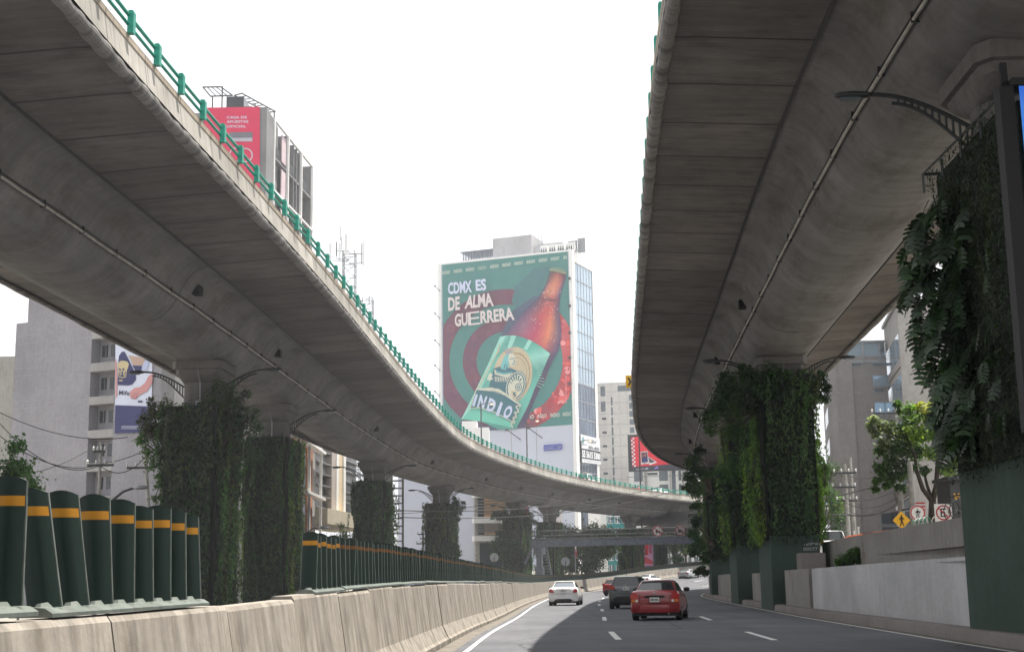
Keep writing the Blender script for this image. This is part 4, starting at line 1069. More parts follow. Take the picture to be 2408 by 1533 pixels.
    if 'exhaust' in sp:
        mb = MB(); mb.tube([(sp['exhaust'], -.03, cl - .02), (sp['exhaust'], .3, cl - .0)], .03, 8); child_local(mb, 'exhaust_pipe', M['rim'], root)
    # headrests and driver seat seen through glass are too small to read; antenna
    if 'ant' in sp: mb = MB(); mb.tube([(0, g1 + .25, H), (0, g1 + .10, H + .16)], .01, 4); child_local(mb, 'antenna', M['black'], root)
    return root

accent = dict(L=4.2, W=1.68, H=1.36, belt=.93, deck=.99, clear=.25, paint='red_paint', gh=(.42, .98, 2.35, 3.15), roofw=1.06, glassw=1.40, wr=.29, bump=(.24, .55), plate=.69, badge=.90, num='M59-93A', garn=(.765, .83, .33),
    tail=[(.52, .585), (.80, .60), (.825, .86), (.70, .915), (.58, .90), (.53, .80)], ind=[(.56, .61), (.78, .62), (.79, .70), (.56, .70)], rev=(.60, .66), ax=.80, exhaust=.45, bootw=.60, mirror='black', name='sedan_car')
merc = dict(L=4.7, W=1.81, H=1.45, belt=.96, deck=1.06, clear=.24, paint='white_car', gh=(.55, 1.25, 2.5, 3.4), roofw=1.10, glassw=1.45, wr=.32, bump=(.36, .66), plate=.86, badge=1.00, num='PNL-49-G', diff=(.20, .40, .70),
    tail=[(.56, .76), (.70, .74), (.83, .80), (.835, .90), (.74, .98), (.62, .93)], chrome=(.935, .955, .42), ax=.85, rglass='skyglass', exhaust=.5, bootw=.62)
suvs = dict(L=4.3, W=1.80, H=1.62, belt=1.05, deck=1.12, clear=.27, paint='grey_car', gh=(.10, .42, 2.6, 3.35), roofw=1.18, glassw=1.52, wr=.34, bump=(.52, .74), plate=.98, badge=1.10, num='NRK-18', diff=(.24, .56, .93),
    tail=[(.50, .98), (.82, .93), (.86, 1.02), (.84, 1.16), (.62, 1.15)], ax=.82, ant=1, mirror='black', name='suv', bootw=.6)
def put(u, v, Y, sp, label, yaw, z=None, **k):
    p = P(u, v, Y); zz = zroad(Y) if z is None else z
    return car(label, (p.x, Y, zz), R_(yaw), sp, **k)
put(1541, 1450, 47.6, accent, 'red sedan in the middle lane, closest car ahead', -11)
put(1325, 1418, 83.5, merc, 'white sedan in the sunlit left lane beside the barrier', -6)
put(1473, 1422, 70.0, suvs, 'grey suv partly hidden behind the red sedan', -10, kind='suv')
fr = dict(suvs, paint='red_paint', fine=False, H=1.55); fr.pop('ant')
put(1437, 1389, 132, fr, 'small red hatchback in the distance, left of the grey suv', -24, kind='hatchback')
fw = dict(merc, fine=False); put(1511, 1372, 185, dict(fw), 'distant white car whose roof shows above the grey suv', -30)
fs = dict(merc, paint='silver_car', fine=False); put(1606, 1350, 206, fs, 'silver car far ahead on the bend, beside the wall end', -28)
put(1961, 1290, 84, dict(suvs, paint='white_car', H=1.72, L=4.6, W=1.92, rglass='carglass', diff=(.3, .5, .9), fine=False), 'white suv on the upper street above the right wall', -8, z=2.45, kind='suv')
fv = dict(suvs, paint='white_car', fine=False, H=1.85)
def on_deck(y, off, sp, label, kind='car'):
    q = LP.s_at_y(y); x, yy = LP.at(q, off); car(label, (x, yy, ZN + .55), LP.ang(q) - math.pi / 2, sp, kind=kind)
on_deck(186, 3.0, fv, 'white suv driving on the curved viaduct behind the green railing', 'suv')
on_deck(204, 3.0, dict(accent, fine=False), 'red car on the far end of the curved viaduct')
on_deck(211, 3.2, dict(merc, fine=False), 'white car following the red one on the far end of the viaduct')

# ================================================================== facade frames
class Fr:
    """vertical plane from A to B seen at pixels; x along A->B, y inward, z up"""
    def __init__(s, uA, YA, uB, YB, v=1200):
        a, b = P(uA, v, YA), P(uB, v, YB); s.a = Vector((a.x, a.y, 0)); e = Vector((b.x - a.x, b.y - a.y, 0)); s.L = e.length; s.e = e.normalized(); s.n = Vector((-s.e.y, s.e.x, 0))
        s.M = Matrix(((s.e.x, s.n.x, 0, s.a.x), (s.e.y, s.n.y, 0, s.a.y), (0, 0, 1, 0), (0, 0, 0, 1)))
    def px(s, u, v, d=0.0):
        o = Vector((0, 0, CAM_H)); r = P(u, v, 100) - o; a = s.a + s.n * d
        t = (a - o).dot(s.n) / r.dot(s.n); p = o + r * t; return ((p - s.a).dot(s.e), p.z)
    def w(s, x, z, d=0.0): return tuple(s.M @ Vector((x, d, z)))
    def box(s, mb, x0, x1, d0, d1, z0, z1, mi=0):
        mb.box(None, (abs(x1 - x0), abs(d1 - d0), abs(z1 - z0)), 0, mi, s.M @ Matrix.Translation(((x0 + x1) / 2, (d0 + d1) / 2, (z0 + z1) / 2)))
    def pbox(s, mb, u0, v0, u1, v1, d0, d1, mi=0):
        x0, z0 = s.px(u0, v1); x1, z1 = s.px(u1, v0); s.box(mb, x0, x1, d0, d1, z0, z1, mi)
def building(label, fr_, x0, x1, z1, depth, mat, cat='building', z0=-.5, name='building'):
    c = fr_.w((x0 + x1) / 2, 0, depth / 2); root = thing(name, label, cat, (c[0], c[1], 0))
    mb = MB(); fr_.box(mb, x0, x1, 0, depth, z0, z1); mb.build('walls', mat, root); return root
def art_poly(mb, fr_, pts, col, d):
    """flat printed shape given in picture points, on the plane at distance d in front"""
    p2 = [fr_.px(*q[:2]) for q in pts]; v3 = [Vector((x, z, 0)) for x, z in p2]
    tri = tessellate_polygon([v3])
    i0 = len(mb.v); cols = [q[2] if len(q) > 2 else col for q in pts]
    for x, z in p2: mb.v.append(fr_.w(x, z, -d))
    for a, b, c in tri:
        A, B, C_ = v3[a], v3[b], v3[c]
        if (B - A).cross(C_ - A).z < 0: a, c = c, a
        mb.f.append([i0 + a, i0 + b, i0 + c]); mb.m.append(0); mb.uv.append(None); mb.c.append((cols[a], cols[b], cols[c]))
def art_text(mb, fr_, s, q, col, d, bold=.03):
    """q: picture points bl br tr tl"""
    pts = [fr_.w(*fr_.px(*p), -d) for p in q]; put_text(mb, s, pts, col, 0, bold)
def annulus(mb, fr_, c, r0, r1, a0, a1, colf, d, clip=None, n=60, ey=1.0):
    for k in range(n):
        t0, t1 = R_(a0 + (a1 - a0) * k / n), R_(a0 + (a1 - a0) * (k + 1) / n); m_ = 4
        for j in range(m_):
            ra, rb = r0 + (r1 - r0) * j / m_, r0 + (r1 - r0) * (j + 1) / m_
            pt = [(c[0] + ra * math.cos(t0), c[1] + ey * ra * math.sin(t0)), (c[0] + rb * math.cos(t0), c[1] + ey * rb * math.sin(t0)), (c[0] + rb * math.cos(t1), c[1] + ey * rb * math.sin(t1)), (c[0] + ra * math.cos(t1), c[1] + ey * ra * math.sin(t1))]
            if clip: pt = [clip(*p) for p in pt]
            if abs(pt[0][0] - pt[1][0]) + abs(pt[0][1] - pt[1][1]) < .01: continue
            col = colf((pt[0][0] + pt[2][0]) / 2, (pt[0][1] + pt[2][1]) / 2)
            mb.face([fr_.w(*fr_.px(*p), -d) for p in pt], 0, None, col)
def windows(root, fr_, rects, mat, frame=None, depth=.15, fw=.06, name='window'):
    """rects in local x0,x1,z0,z1; each window its own part"""
    for x0, x1, z0, z1 in rects:
        mb = MB(); fr_.box(mb, x0, x1, -.02, .10, z0, z1); wd = mb.build(name, mat, root)
        if frame:
            mb = MB()
            for a, b, c, d in ((x0 - fw, x1 + fw, z0 - fw, z0), (x0 - fw, x1 + fw, z1, z1 + fw), (x0 - fw, x0, z0, z1), (x1, x1 + fw, z0, z1)): fr_.box(mb, a, b, -.06, .05, c, d)
            o = mb.build('window_frame', frame, wd)
            o.parent = wd; o.matrix_parent_inverse = Matrix.Identity(4)

# ---- 1 grey apartment block at the left
gw = concrete('grey_render', (.30, .295, .32), 'z', .22, .1, .4)
gw2 = concrete('pale_slab', (.36, .355, .35), 'z', .2, .1, .4)
A = Fr(22, 131, 400, 124)
x65 = A.px(65, 760)[0]; x212 = A.px(212, 900)[0]; x269 = A.px(270, 900)[0]; xr = A.px(590, 1200)[0]; xl = A.px(22, 1100)[0]
zt = A.px(65, 640)[1]; zst = A.px(40, 761)[1]
c = A.w(20, 0, 6); apt = thing('apartment_building', 'grey rendered apartment block with stepped roofline and recessed balconies at the far left', 'apartment block', (c[0], c[1], 0))
mb = MB(); A.box(mb, xl, x65, 0, 5, -.5, zst); A.box(mb, x65, x212, 0, 5, -.5, zt); A.box(mb, x269, xr, 0, 5, -.5, zt)
A.box(mb, x212, x269, 1.3, 5, -.5, zt); mb.build('walls', gw, apt)
rows = [(795, 852), (872, 931), (950, 1010), (1029, 1088), (1107, 1166), (1186, 1245)]
zs_ = [(A.px(240, a)[1], A.px(240, b)[1]) for a, b in rows]
prev = zt
for (za, zb_) in zs_:
    mb = MB(); A.box(mb, x212, x269, -.02, 1.3, za, prev); mb.build('balcony_slab', gw2, apt); prev = zb_
    bxs = [(x212 + .25, x212 + .85, za - 1.55, za - .45), (x212 + 1.25, x212 + 2.0, za - 1.55, za - .45)]
    for (a, b, c0, c1) in bxs:
        mb = MB(); A.box(mb, a, b, 1.22, 1.34, c0, c1); w_ = mb.build('window', M['dglass'], apt)
        mb = MB(); A.box(mb, b - .18, b - .14, 1.18, 1.24, c0, c1); o = mb.build('window_frame', M['steel'], w_); o.matrix_parent_inverse = Matrix.Identity(4)
    mb = MB()
    for xx in (2.35, 2.45, 3.0, 3.1): A.box(mb, x212 + xx, x212 + xx + .04, 1.15, 1.2, zb_, za)
    A.box(mb, x212 + 2.4, x212 + 3.1, 1.15, 1.2, zb_ + .7, zb_ + .74); mb.build('downpipes', M['steel'], apt)
mb = MB()
for v_ in (782, 802, 860, 877, 938, 955, 1017, 1033, 1096, 1111): A.box(mb, x65 - 1.5, x212, -.012, 0.02, A.px(120, v_)[1] - .02, A.px(120, v_)[1] + .02)
for xx in (A.px(106, 900)[0],): A.box(mb, xx - .02, xx + .02, -.01, .02, 0, A.px(106, 795)[1])
mb.build('render_joints', M['steel'], apt)
mb = MB()
# banner hung on the wall beside the balconies
def za(X, Y): return (X * .22356, 685.4 + Y * .22356)
NAVY, WH, SKIN, SKIN2, GOLD = lin((66, 68, 110)), lin((214, 220, 238)), lin((205, 150, 150)), lin((190, 165, 150)), lin((205, 190, 150))
bq = lambda pts: [za(*p) for p in pts]
art_poly(mb, A, bq([(1222, 480), (1612, 560), (1600, 1480), (1215, 1492)]), WH, .10)
art_poly(mb, A, bq([(1222, 1195), (1606, 1210), (1600, 1480), (1215, 1492)]), NAVY, .13)
art_poly(mb, A, bq([(1222, 700), (1240, 760), (1245, 1090), (1225, 1130)]), SKIN, .14)
def ell(cx_, cy_, rx, ry, n=26, rot=0, a0=0, a1=360):
    out = []
    for k in range(n):
        t = R_(a0 + (a1 - a0) * k / (n - (0 if a1 - a0 == 360 else 1))); x_, y_ = rx * math.cos(t), ry * math.sin(t); out.append((cx_ + x_ * math.cos(rot) - y_ * math.sin(rot), cy_ + x_ * math.sin(rot) + y_ * math.cos(rot)))
    return out
art_poly(mb, A, bq([(1248, 985), (1250, 780), (1262, 680), (1290, 638), (1318, 634), (1345, 680), (1400, 790), (1440, 880), (1440, 930), (1400, 980), (1360, 990)]), NAVY, .15)
art_poly(mb, A, bq([(1365, 675), (1480, 690), (1540, 720), (1505, 780), (1410, 780)]), SKIN2, .15)
art_poly(mb, A, bq([(1405, 780), (1505, 785), (1500, 860), (1470, 870), (1440, 850)]), NAVY, .16)
# gold big-cat head emblem
art_poly(mb, A, bq([(1252, 760), (1275, 735), (1310, 730), (1350, 738), (1370, 765), (1360, 800), (1348, 830), (1338, 905), (1300, 912), (1262, 905), (1255, 830)]), GOLD, .18)
for q in ([(1262, 810), (1285, 815), (1292, 835), (1270, 832)], [(1300, 815), (1325, 808), (1320, 832), (1305, 836)], [(1290, 845), (1310, 845), (1308, 880), (1322, 885), (1322, 900), (1280, 900), (1280, 885), (1294, 880)], [(1272, 845), (1282, 845), (1278, 900), (1268, 895)], [(1326, 845), (1336, 842), (1334, 895), (1328, 895)]): art_poly(mb, A, bq(q), NAVY, .20)
art_poly(mb, A, bq([(1268, 930), (1305, 932), (1303, 946), (1266, 944)]), GOLD, .20)
art_text(mb, A, 'Mifel', bq([(1262, 1088), (1385, 1096), (1388, 1048), (1265, 1040)]), lin((70, 70, 85)), .17, .01)
art_poly(mb, A, bq([(1622, 860), (1615, 960), (1560, 1050), (1480, 1090), (1440, 1135), (1415, 1128), (1395, 1130), (1378, 1100), (1380, 1060), (1420, 1020), (1490, 1005), (1540, 960), (1570, 900)]), SKIN, .19)
for k_, (xa, ya_) in enumerate([(1398, 1128), (1418, 1128), (1440, 1134)]): art_poly(mb, A, bq([(xa, ya_), (xa + 22, 1065), (xa + 25, 1067), (xa + 6, ya_ + 2)]), lin((160, 105, 108)), .21)
art_poly(mb, A, bq([(1545, 720), (1580, 750), (1550, 840), (1500, 830), (1515, 770)]), lin((190, 200, 230)), .17)
for yy in (1415, 1428, 1440): art_poly(mb, A, bq([(1290, yy), (1520, yy + 2), (1520, yy + 6), (1288, yy + 4)]), WH, .17)
art_poly(mb, A, bq([(1462, 1148), (1510, 1150), (1510, 1170), (1462, 1168)]), lin((80, 80, 100)), .17)
o = mb.build('banner', M['art']); tag(o, 'tall banner of a football shirt with the word Mifel hung on the grey block', 'banner')
# lower pale concrete building at the very left
A2 = Fr(-60, 150, 24, 150); building('weathered pale concrete block at the very left edge, lower than the grey block', A2, 0, A2.L, A2.px(5, 838)[1], 10, concrete('stained_pale', (.40, .40, .36), 'z', .5, .1, .5))

# ---- 2 tower with the red advert and balconies
B1 = Fr(480, 120, 611.5, 120); B2 = Fr(611.5, 120, 726, 137.5)
ztop = B1.px(600, 252)[1]
gc = concrete('grey_concrete', (.24, .24, .245), 'z', .2, .1, .5)
hb = thing('residential_tower', 'tall residential tower with a red advert wall and framed balconies, above the left viaduct', 'tower block', B1.w(B1.L, 0, 4))
mb = MB(); B1.box(mb, 0, B1.L, .1, 6, 20, ztop); B2.box(mb, 0, B2.L, 1.6, 9, 20, ztop - .3); B2.box(mb, 0, 2.6, .0, 1.6, 20, ztop - .3)
B1.box(mb, 0, B1.L, .1, 6, -.5, 20); B2.box(mb, 0, B2.L, 1.6, 9, -.5, 20)
mb.build('walls', gc, hb)
mb = MB(); B1.box(mb, 1.0, B1.L - 2.2, .5, 5, ztop, ztop + 1.2); B2.box(mb, 2.2, 6.2, 2.0, 6, ztop - .6, ztop + .9); mb.build('penthouse', M['dglass'], hb)
mb = MB(); zf = [ztop - .3 - 3.35 * k for k in range(0, 8)]
for z in zf[::2]: B2.box(mb, 2.4, B2.L, -.12, .10, z - .12, z + .06)
for xx in (2.5, 7.6, 12.8, B2.L - .1): B2.box(mb, xx - .12, xx + .12, -.12, .10, ztop - 27, ztop - .3)
mb.build('balcony_frame', M['white'], hb)
mb = MB()
for z in zf[1:]: B2.box(mb, 2.4, B2.L, .12, 1.6, z - .12, z + .10)
for xx in (7.6, 10.4, 11.6, 12.8): B2.box(mb, xx - .1, xx + .1, .12, 1.6, ztop - 27, ztop - .3)
B2.box(mb, B2.L - .2, B2.L, .12, 1.6, 0, ztop - .3); mb.build('balcony_floors', gc, hb)
for i, z in enumerate(zf[:-1]):
    for xx, ww, mt in ((3.0, 1.9, 'wood'), (5.6, 1.5, 'pinkp'), (8.3, 1.6, 'dglass'), (13.2, 2.2, 'woodp')):
        if mt == 'pinkp': M.setdefault('pinkp', flat('pale_pink_panel', (.55, .44, .47), .7)); 
        if mt in ('wood', 'woodp'): M.setdefault('woodp', flat('brown_timber', (.22, .10, .055), .7)); mt = 'woodp'
        mb = MB(); B2.box(mb, xx, xx + ww, (.05 if mt == 'pinkp' else 1.5), (.15 if mt == 'pinkp' else 1.62), z - 3.1, z - .5)
        mb.build('balcony_screen' if mt != 'dglass' else 'window', M[mt], hb)
    for xx, ww in ((2.7, 2.2), (8.0, 2.3), (13.0, 3.0)):
        if i % 2 == 0:
            mb = MB(); B2.box(mb, xx, xx + ww, .1, .14, z - 3.2, z - 2.3); mb.build('balcony_balustrade', M['dsteel'], hb)
mb = MB()   # rooftop glass canopy frames
def seg3(mb, a, b, r=.06): mb.tube([a, b], r, 4)
for q in (((477, 205.4), (518.6, 204.7), (547, 225), (495, 227)), ((551, 225), (569, 220), (647.4, 262.6), (630, 265))):
    c4 = [P(*k, Y_) for k, Y_ in zip(q, (121, 121, 123, 123) if q[0][0] < 500 else (123, 121, 131, 132))]
    for i in range(4): seg3(mb, c4[i], c4[(i + 1) % 4], .07)
    if q[0][0] < 500:
        for t in (.25, .5, .75): seg3(mb, c4[0].lerp(c4[1], t), c4[3].lerp(c4[2], t), .05)
    else:
        for t in [j / 8 for j in range(1, 8)]: seg3(mb, c4[0].lerp(c4[3], t), c4[1].lerp(c4[2], t), .05)
for u_, vt_ in ((523, 203), (500, 227), (645, 264), (600, 243)):
    a_ = P(u_, vt_, 123 if u_ < 600 else 130); seg3(mb, a_, a_ - Vector((0, 0, 2.6)), .06)
mb.build('roof_canopy_frame', M['dsteel'], hb)
mb = MB()
RED = lin((214, 62, 96))
art_poly(mb, B1, [(480, 254), (611, 252), (611.5, 500), (480, 500)], RED, .03)
for s_, (u0, u1, v0, v1) in (('CASA DE', (533.5, 581, 280.5, 274.5)), ('APUESTAS', (533.5, 584.5, 290.5, 284.5)), ('OFICIAL', (534, 579, 301.5, 295.5))): art_text(mb, B1, s_, [(u0, v0), (u1, v0 - .5), (u1, v1 - .5), (u0, v1)], WH, .08, .012)
art_poly(mb, B1, [(540, 312), (594, 311.5), (594, 333), (540, 333)], lin((120, 122, 130)), .06)
art_poly(mb, B1, [(540, 326), (594, 325), (594, 334), (540, 334)], lin((185, 178, 190)), .09)
annulus(mb, B1, (556, 365), 14, 17, 0, 360, lambda a, b: lin((205, 190, 200)), .08, None, 30); annulus(mb, B1, (578, 366), 14, 17, 0, 360, lambda a, b: lin((205, 190, 200)), .08, None, 30)
mb.build('painted_advert', M['art'], hb)

# ---- 3 antenna mast
def mast(label, u, Y, vt, wdt, panels, vb=1340):
    p = P(u, vt, Y); root = thing('antenna_mast', label, 'antenna mast', (p.x, p.y, 0)); H_ = p.z; h = wdt / 2; mb = MB()
    cr_ = [(-h, -h), (h, -h), (h, h), (-h, h)]
    for a, b in cr_: mb.tube([(a, b, 0), (a, b, H_)], .06, 4)
    z = H_ - 14; st = 1.35
    while z < H_ - .1:
        for k in range(4):
            a, b = cr_[k], cr_[(k + 1) % 4]; mb.tube([(*a, z), (*b, z)], .035, 4, caps=False); mb.tube([(*a, z), (*b, min(H_, z + st))], .03, 4, caps=False)
        z += st
    child_local(mb, 'lattice', M['steel'], root)
    for du, v0, v1, wpx, arm in panels:
        a = P(u + du, v0, Y); b = P(u + du, v1, Y); mb = MB(); x_ = a.x - p.x; w_ = wpx * Y / F_PX / 2
        mb.b2(x_ - w_, x_ + w_, -h - .35, -h - .1, b.z, a.z); child_local(mb, 'antenna_panel', M['white'] if wpx > 2 else M['dsteel'], root)
        if arm:
            mb = MB(); zc = (a.z + b.z) / 2; mb.tube([(0, -h, zc), (x_, -h - .1, zc), (x_, -h - .1, zc - 1.2), (0, -h, zc - 1.2)], .05, 4); child_local(mb, 'antenna_arm', M['steel'], root)
    return root
mast('telecom mast with white panel antennas rising behind the left viaduct railing', 822, 170, 592, 1.5, [(-42.7, 577, 612, 5, 1), (-6, 556, 604, 6.5, 1), (35.5, 572, 628, 3.5, 1), (31, 578, 624, 1.5, 1), (-28, 574, 606, 1.8, 1), (-17, 563, 590, .8, 0), (-21, 578, 612, 3, 1), (-19, 537, 570, .6, 0)])
mast('small antenna frame just right of the tall telecom mast', 862, 175, 702, 1.6, [(8, 700, 716, 1.2, 1), (-8, 703, 716, 1.2, 0)])

# ---- 4 brick frame building and louvred building
D1 = Fr(676, 114, 754, 134); D2 = Fr(726.5, 137, 838, 158)
def zd(X, Y): return (671.7 + X * .13412, 993.9 + Y * .13412)
br = flat('terracotta_panel', (.42, .19, .115), .85, 0, .25, 1.2)
t4 = thing('office_building', 'building with white steel frame, dark glass and terracotta panels behind the second left pier', 'office building', D1.w(D1.L / 2, 0, 3))
mb = MB(); D1.box(mb, -6, D1.L, .5, 8, -.5, 26); mb.build('walls', gw2, t4)
for k_, (xa, xb, mt) in enumerate(((1.0, 3.6, 'dglass'), (9.2, 12.2, 'dglass'), (5.0, 8.6, 'br'), (13.2, 16.8, 'br'))):
    for j in range(5):
        mb = MB(); D1.box(mb, xa, xb, .35, .55, 1.2 + j * 4.4, 5.1 + j * 4.4); mb.build('glass_panel' if mt != 'br' else 'terracotta_panel', M['dglass'] if mt != 'br' else br, t4)
mb = MB()
for xx in (D1.px(704, 1100)[0], D1.px(727.5, 1100)[0], D1.L): D1.box(mb, xx - .18, xx + .18, -.1, .12, 0, 26)
for j in range(6): D1.box(mb, -4, D1.L, -.5, .1, .6 + 4.4 * j, .85 + 4.4 * j)
mb.build('steel_frame', M['white'], t4)
t5 = thing('office_building', 'cream louvred building with a projecting slab, left of the lone green pier', 'office building', D2.w(D2.L / 2, 0, 4))
z5 = D2.px(745, 1199)[1]
mb = MB(); D2.box(mb, 0, D2.L, .2, 12, z5, 34); D2.box(mb, 0, D2.L * .3, 3, 12, -.5, z5); mb.build('walls', M['wood'], t5)
tn = flat('cream_panel', (.66, .54, .37), .8, 0, .06); wl = flat('louvre_glass', (.42, .42, .41), .35, 0, .3, .5)
xA, xB, xC, xD, xE = [D2.px(u, 1100)[0] for u in (735, 767, 776.5, 781.5, 794)]
xF, xG = D2.px(798.5, 1100)[0], D2.L
nL = 19; zz_ = [z5 + .2 + k * 1.12 for k in range(nL + 1)]
for a, b in ((xA, xB), (xF, xG)):
    for z0_, z1_ in zip(zz_, zz_[1:]):
        mb = MB(); D2.box(mb, a, b, .05, .2, z0_ + .12, z1_ - .02); mb.build('window_band', wl if z0_ > z5 + 3.2 else M['glass'], t5)
for a, b in ((xA, xB), (xF, xG)):
    mb = MB()
    for z0_ in zz_: D2.box(mb, a, b, -.55, .05, z0_, z0_ + .09)
    mb.build('louvres', M['steel'], t5)
mb = MB(); D2.box(mb, 0, xA, -.1, .25, z5, 34); mb.build('brown_panel', flat('brown_tile', (.30, .19, .13), .8), t5)
mb = MB(); D2.box(mb, xB, xC, -.6, .25, z5, 34); mb.build('pier_strip', flat('taupe_panel', (.42, .37, .34), .8, 0, .05), t5)
mb = MB(); D2.box(mb, xC, xD, -.7, .25, z5, 34); D2.box(mb, xE, xF, -.7, .25, z5, 34); mb.build('white_fin', M['white'], t5)
mb = MB(); D2.box(mb, xD, xE, -.5, .25, z5, 34); mb.build('cream_panel', tn, t5)
mb = MB(); D2.box(mb, -.2, D2.L + .3, -1.9, 3, z5 - 1.5, z5); mb.build('projecting_slab', flat('cream_concrete', (.52, .48, .38), .85, 0, .08, .6), t5)
for a, b in ((.4, 1.5), (3.4, 4.6)):
    mb = MB(); D2.box(mb, D2.L * a / 7, D2.L * b / 7, 2.9, 3.0, 1, z5 - 1.6); mb.build('ground_floor_window', M['glass'], t5)
# scaffold or lattice stair tower
for lab_, u, Y, vt, w_ in (('grey lattice stair tower right of the louvred building', 800 + 38, 162, 1030, 2.6), ('slender grey ladder mast right of the lone green pier', 934, 150, 1010, 1.2)):
    p = P(u, vt, Y); rt = thing('lattice_tower', lab_, 'lattice tower', (p.x, p.y, 0)); mb = MB(); h = w_ / 2
    for a, b in ((-h, -h), (h, -h), (h, h), (-h, h)): mb.tube([(a, b, 0), (a, b, p.z)], .07, 4)
    z = 2.0
    while z < p.z:
        for a, b in (((-h, -h), (h, -h)), ((h, -h), (h, h)), ((-h, -h), (-h, h)), ((-h, h), (h, h))): mb.tube([(*a, z), (*b, z)], .05, 4, caps=False)
        if w_ > 2: mb.tube([(-h, -h, z), (h, -h, z + .8)], .04, 4, caps=False)
        z += .8
    child_local(mb, 'lattice', M['steel'], rt)
    if w_ < 2: mb = MB(); mb.b2(-h - .9, -h - .05, -h, h, 0, p.z); child_local(mb, 'cable_tray', M['steel'], rt)
# OXXO sign, lamp and post by the barrier
p0, p1 = P(701, 1385, 100), P(735, 1368, 100)
rt = thing('shop_sign', 'small red OXXO shop sign just above the barrier, left of the long blade row', 'sign', (718 * 0 + (p0.x + p1.x) / 2, 100, 0))
mb = MB(); mb.b2(p0.x, p1.x, 100, 100.15, p0.z, p1.z); mb.build('sign_panel', flat('red_sign', (.42, .03, .05), .5), rt)
mb = MB(); mb.b2(p0.x - .04, p1.x + .04, 100.03, 100.2, p0.z - .05, p1.z + .05); mb.build('sign_rim', M['white'], rt)
mb = MB(); dx = (p1.x - p0.x) * .1; put_text(mb, 'OXXO', [(p0.x + dx, 99.97, p0.z + .12), (p1.x - dx, 99.97, p0.z + .12), (p1.x - dx, 99.97, p1.z - .12), (p0.x + dx, 99.97, p1.z - .12)], None, 0, .05); mb.build('lettering', M['white'], rt)
mb = MB(); mb.tube([((p0.x + p1.x) / 2, 100.3, 0), ((p0.x + p1.x) / 2, 100.3, p1.z)], .06, 6); mb.build('post', M['dsteel'], rt)
def cobra(label, u, v0, Y, du, dv, glow=False, zb=0.0, dbl=False, r=.05):
    a = P(u, v0, Y); b = P(u + du, v0 + dv, Y); rt = thing('street_lamp', label, 'street lamp', (a.x, a.y, zb)); mb = MB()
    mb.tube([(a.x, a.y, zb), tuple(a)], [r * 1.4, r], 6); mb.tube([tuple(a), tuple(a.lerp(b, .5) + Vector((0, 0, .12 * abs(b.x - a.x)))), tuple(b)], r * .8, 6); mb.build('pole', M['dsteel'], rt)
    s_ = 1 if b.x > a.x else -1; mb = MB(); mb.loft([[(b.x + s_ * q, b.y + w__ * math.cos(t), b.z + hh * math.sin(t)) for t in [2 * math.pi * k / 8 for k in range(8)]] for q, w__, hh in ((-.1, .05, .04), (.1, .15, .09), (.4, .17, .09), (.6, .05, .03))]); mb.build('lamp_head', M['steel'], rt, smooth='all')
    if glow:
        m_ = M.setdefault('lamp_glow', flat('lit_lamp_glass', (.9, .6, .3), .4)); bb = m_.node_tree.nodes['Principled BSDF']; bb.inputs['Emission Color'].default_value = (1, .62, .3, 1); bb.inputs['Emission Strength'].default_value = 1.2
        mb = MB(); mb.b2(b.x + s_ * .1 - .12, b.x + s_ * .4 + .12, b.y - .14, b.y + .14, b.z - .16, b.z - .06); mb.build('lamp_glass', m_, rt)
    return rt
cobra('dark street lamp in front of the white framed building', 721, 1252, 82, 30, -12)
cobra('small street lamp standing in front of the grey block', 262, 1178, 60, 55, -32, r=.07)

# ---- 5 pale blue wall, orange lit building, red and white blocks under the deck
PB = flat('pale_blue_render', (.50, .53, .62), .8, 0, .03, .1)
W5 = Fr(936, 196, 1117, 192); building('large windowless pale blue building behind the left viaduct', W5, 0, W5.L, W5.px(1100, 1060)[1], 12, PB)
W6 = Fr(1117, 191.5, 1194, 193); z6a, z6b = W6.px(1150, 1258)[1], W6.px(1150, 1160)[1]
t6 = building('building with orange lit floors and white slabs beside the pale blue wall', W6, 0, W6.L, z6b + 1, 6, M['wood'])
og = flat('orange_blind', (.72, .42, .18), .7, 0, .15, .6); M['og'] = og
bb = og.node_tree.nodes['Principled BSDF']
xm = W6.px(1138, 1200)[0]; xo = W6.px(1194, 1200)[0]
for (va, vb) in ((1172, 1215), (1232, 1256), (1105, 1160)):
    z0_, z1_ = W6.px(1150, vb)[1], W6.px(1150, va)[1]
    mb = MB(); W6.box(mb, .4, xm, -.05, .1, z0_, z1_); mb.build('dark_window', M['dglass'], t6)
    mb = MB(); W6.box(mb, xm, xo - .3, -.06, .1, z0_, z1_); mb.build('orange_window', og, t6)
    mb = MB()
    for k in range(1, 6): W6.box(mb, .4, xo - .3, -.3, -.06, z0_ + (z1_ - z0_) * k / 6, z0_ + (z1_ - z0_) * k / 6 + .12)
    mb.build('louvres', M['steel'], t6)
mb = MB()
for va, vb in ((1216, 1230), (1260, 1272), (1160, 1170)):
    z0_, z1_ = W6.px(1150, vb)[1], W6.px(1150, va)[1]; mb = MB(); W6.box(mb, -.4, xo, -.8, .1, z0_, z1_); mb.build('floor_slab', M['white'], t6)
mb = MB(); W6.box(mb, .6, xo, -.1, .05, .5, W6.px(1150, 1276)[1]); mb.build('ground_floor_window', M['dglass'], t6)
W7 = Fr(1206, 214, 1242, 214); building('red rendered block between two left piers', W7, 0, W7.L, W7.px(1225, 1185)[1], 5, flat('red_render', (.30, .035, .045), .8, 0, .05, .2))
W8 = Fr(1284, 222, 1322, 222); t8 = building('white building with tall narrow windows right of the footbridge pier', W8, 0, W8.L, W8.px(1300, 1185)[1], 6, M['white'])
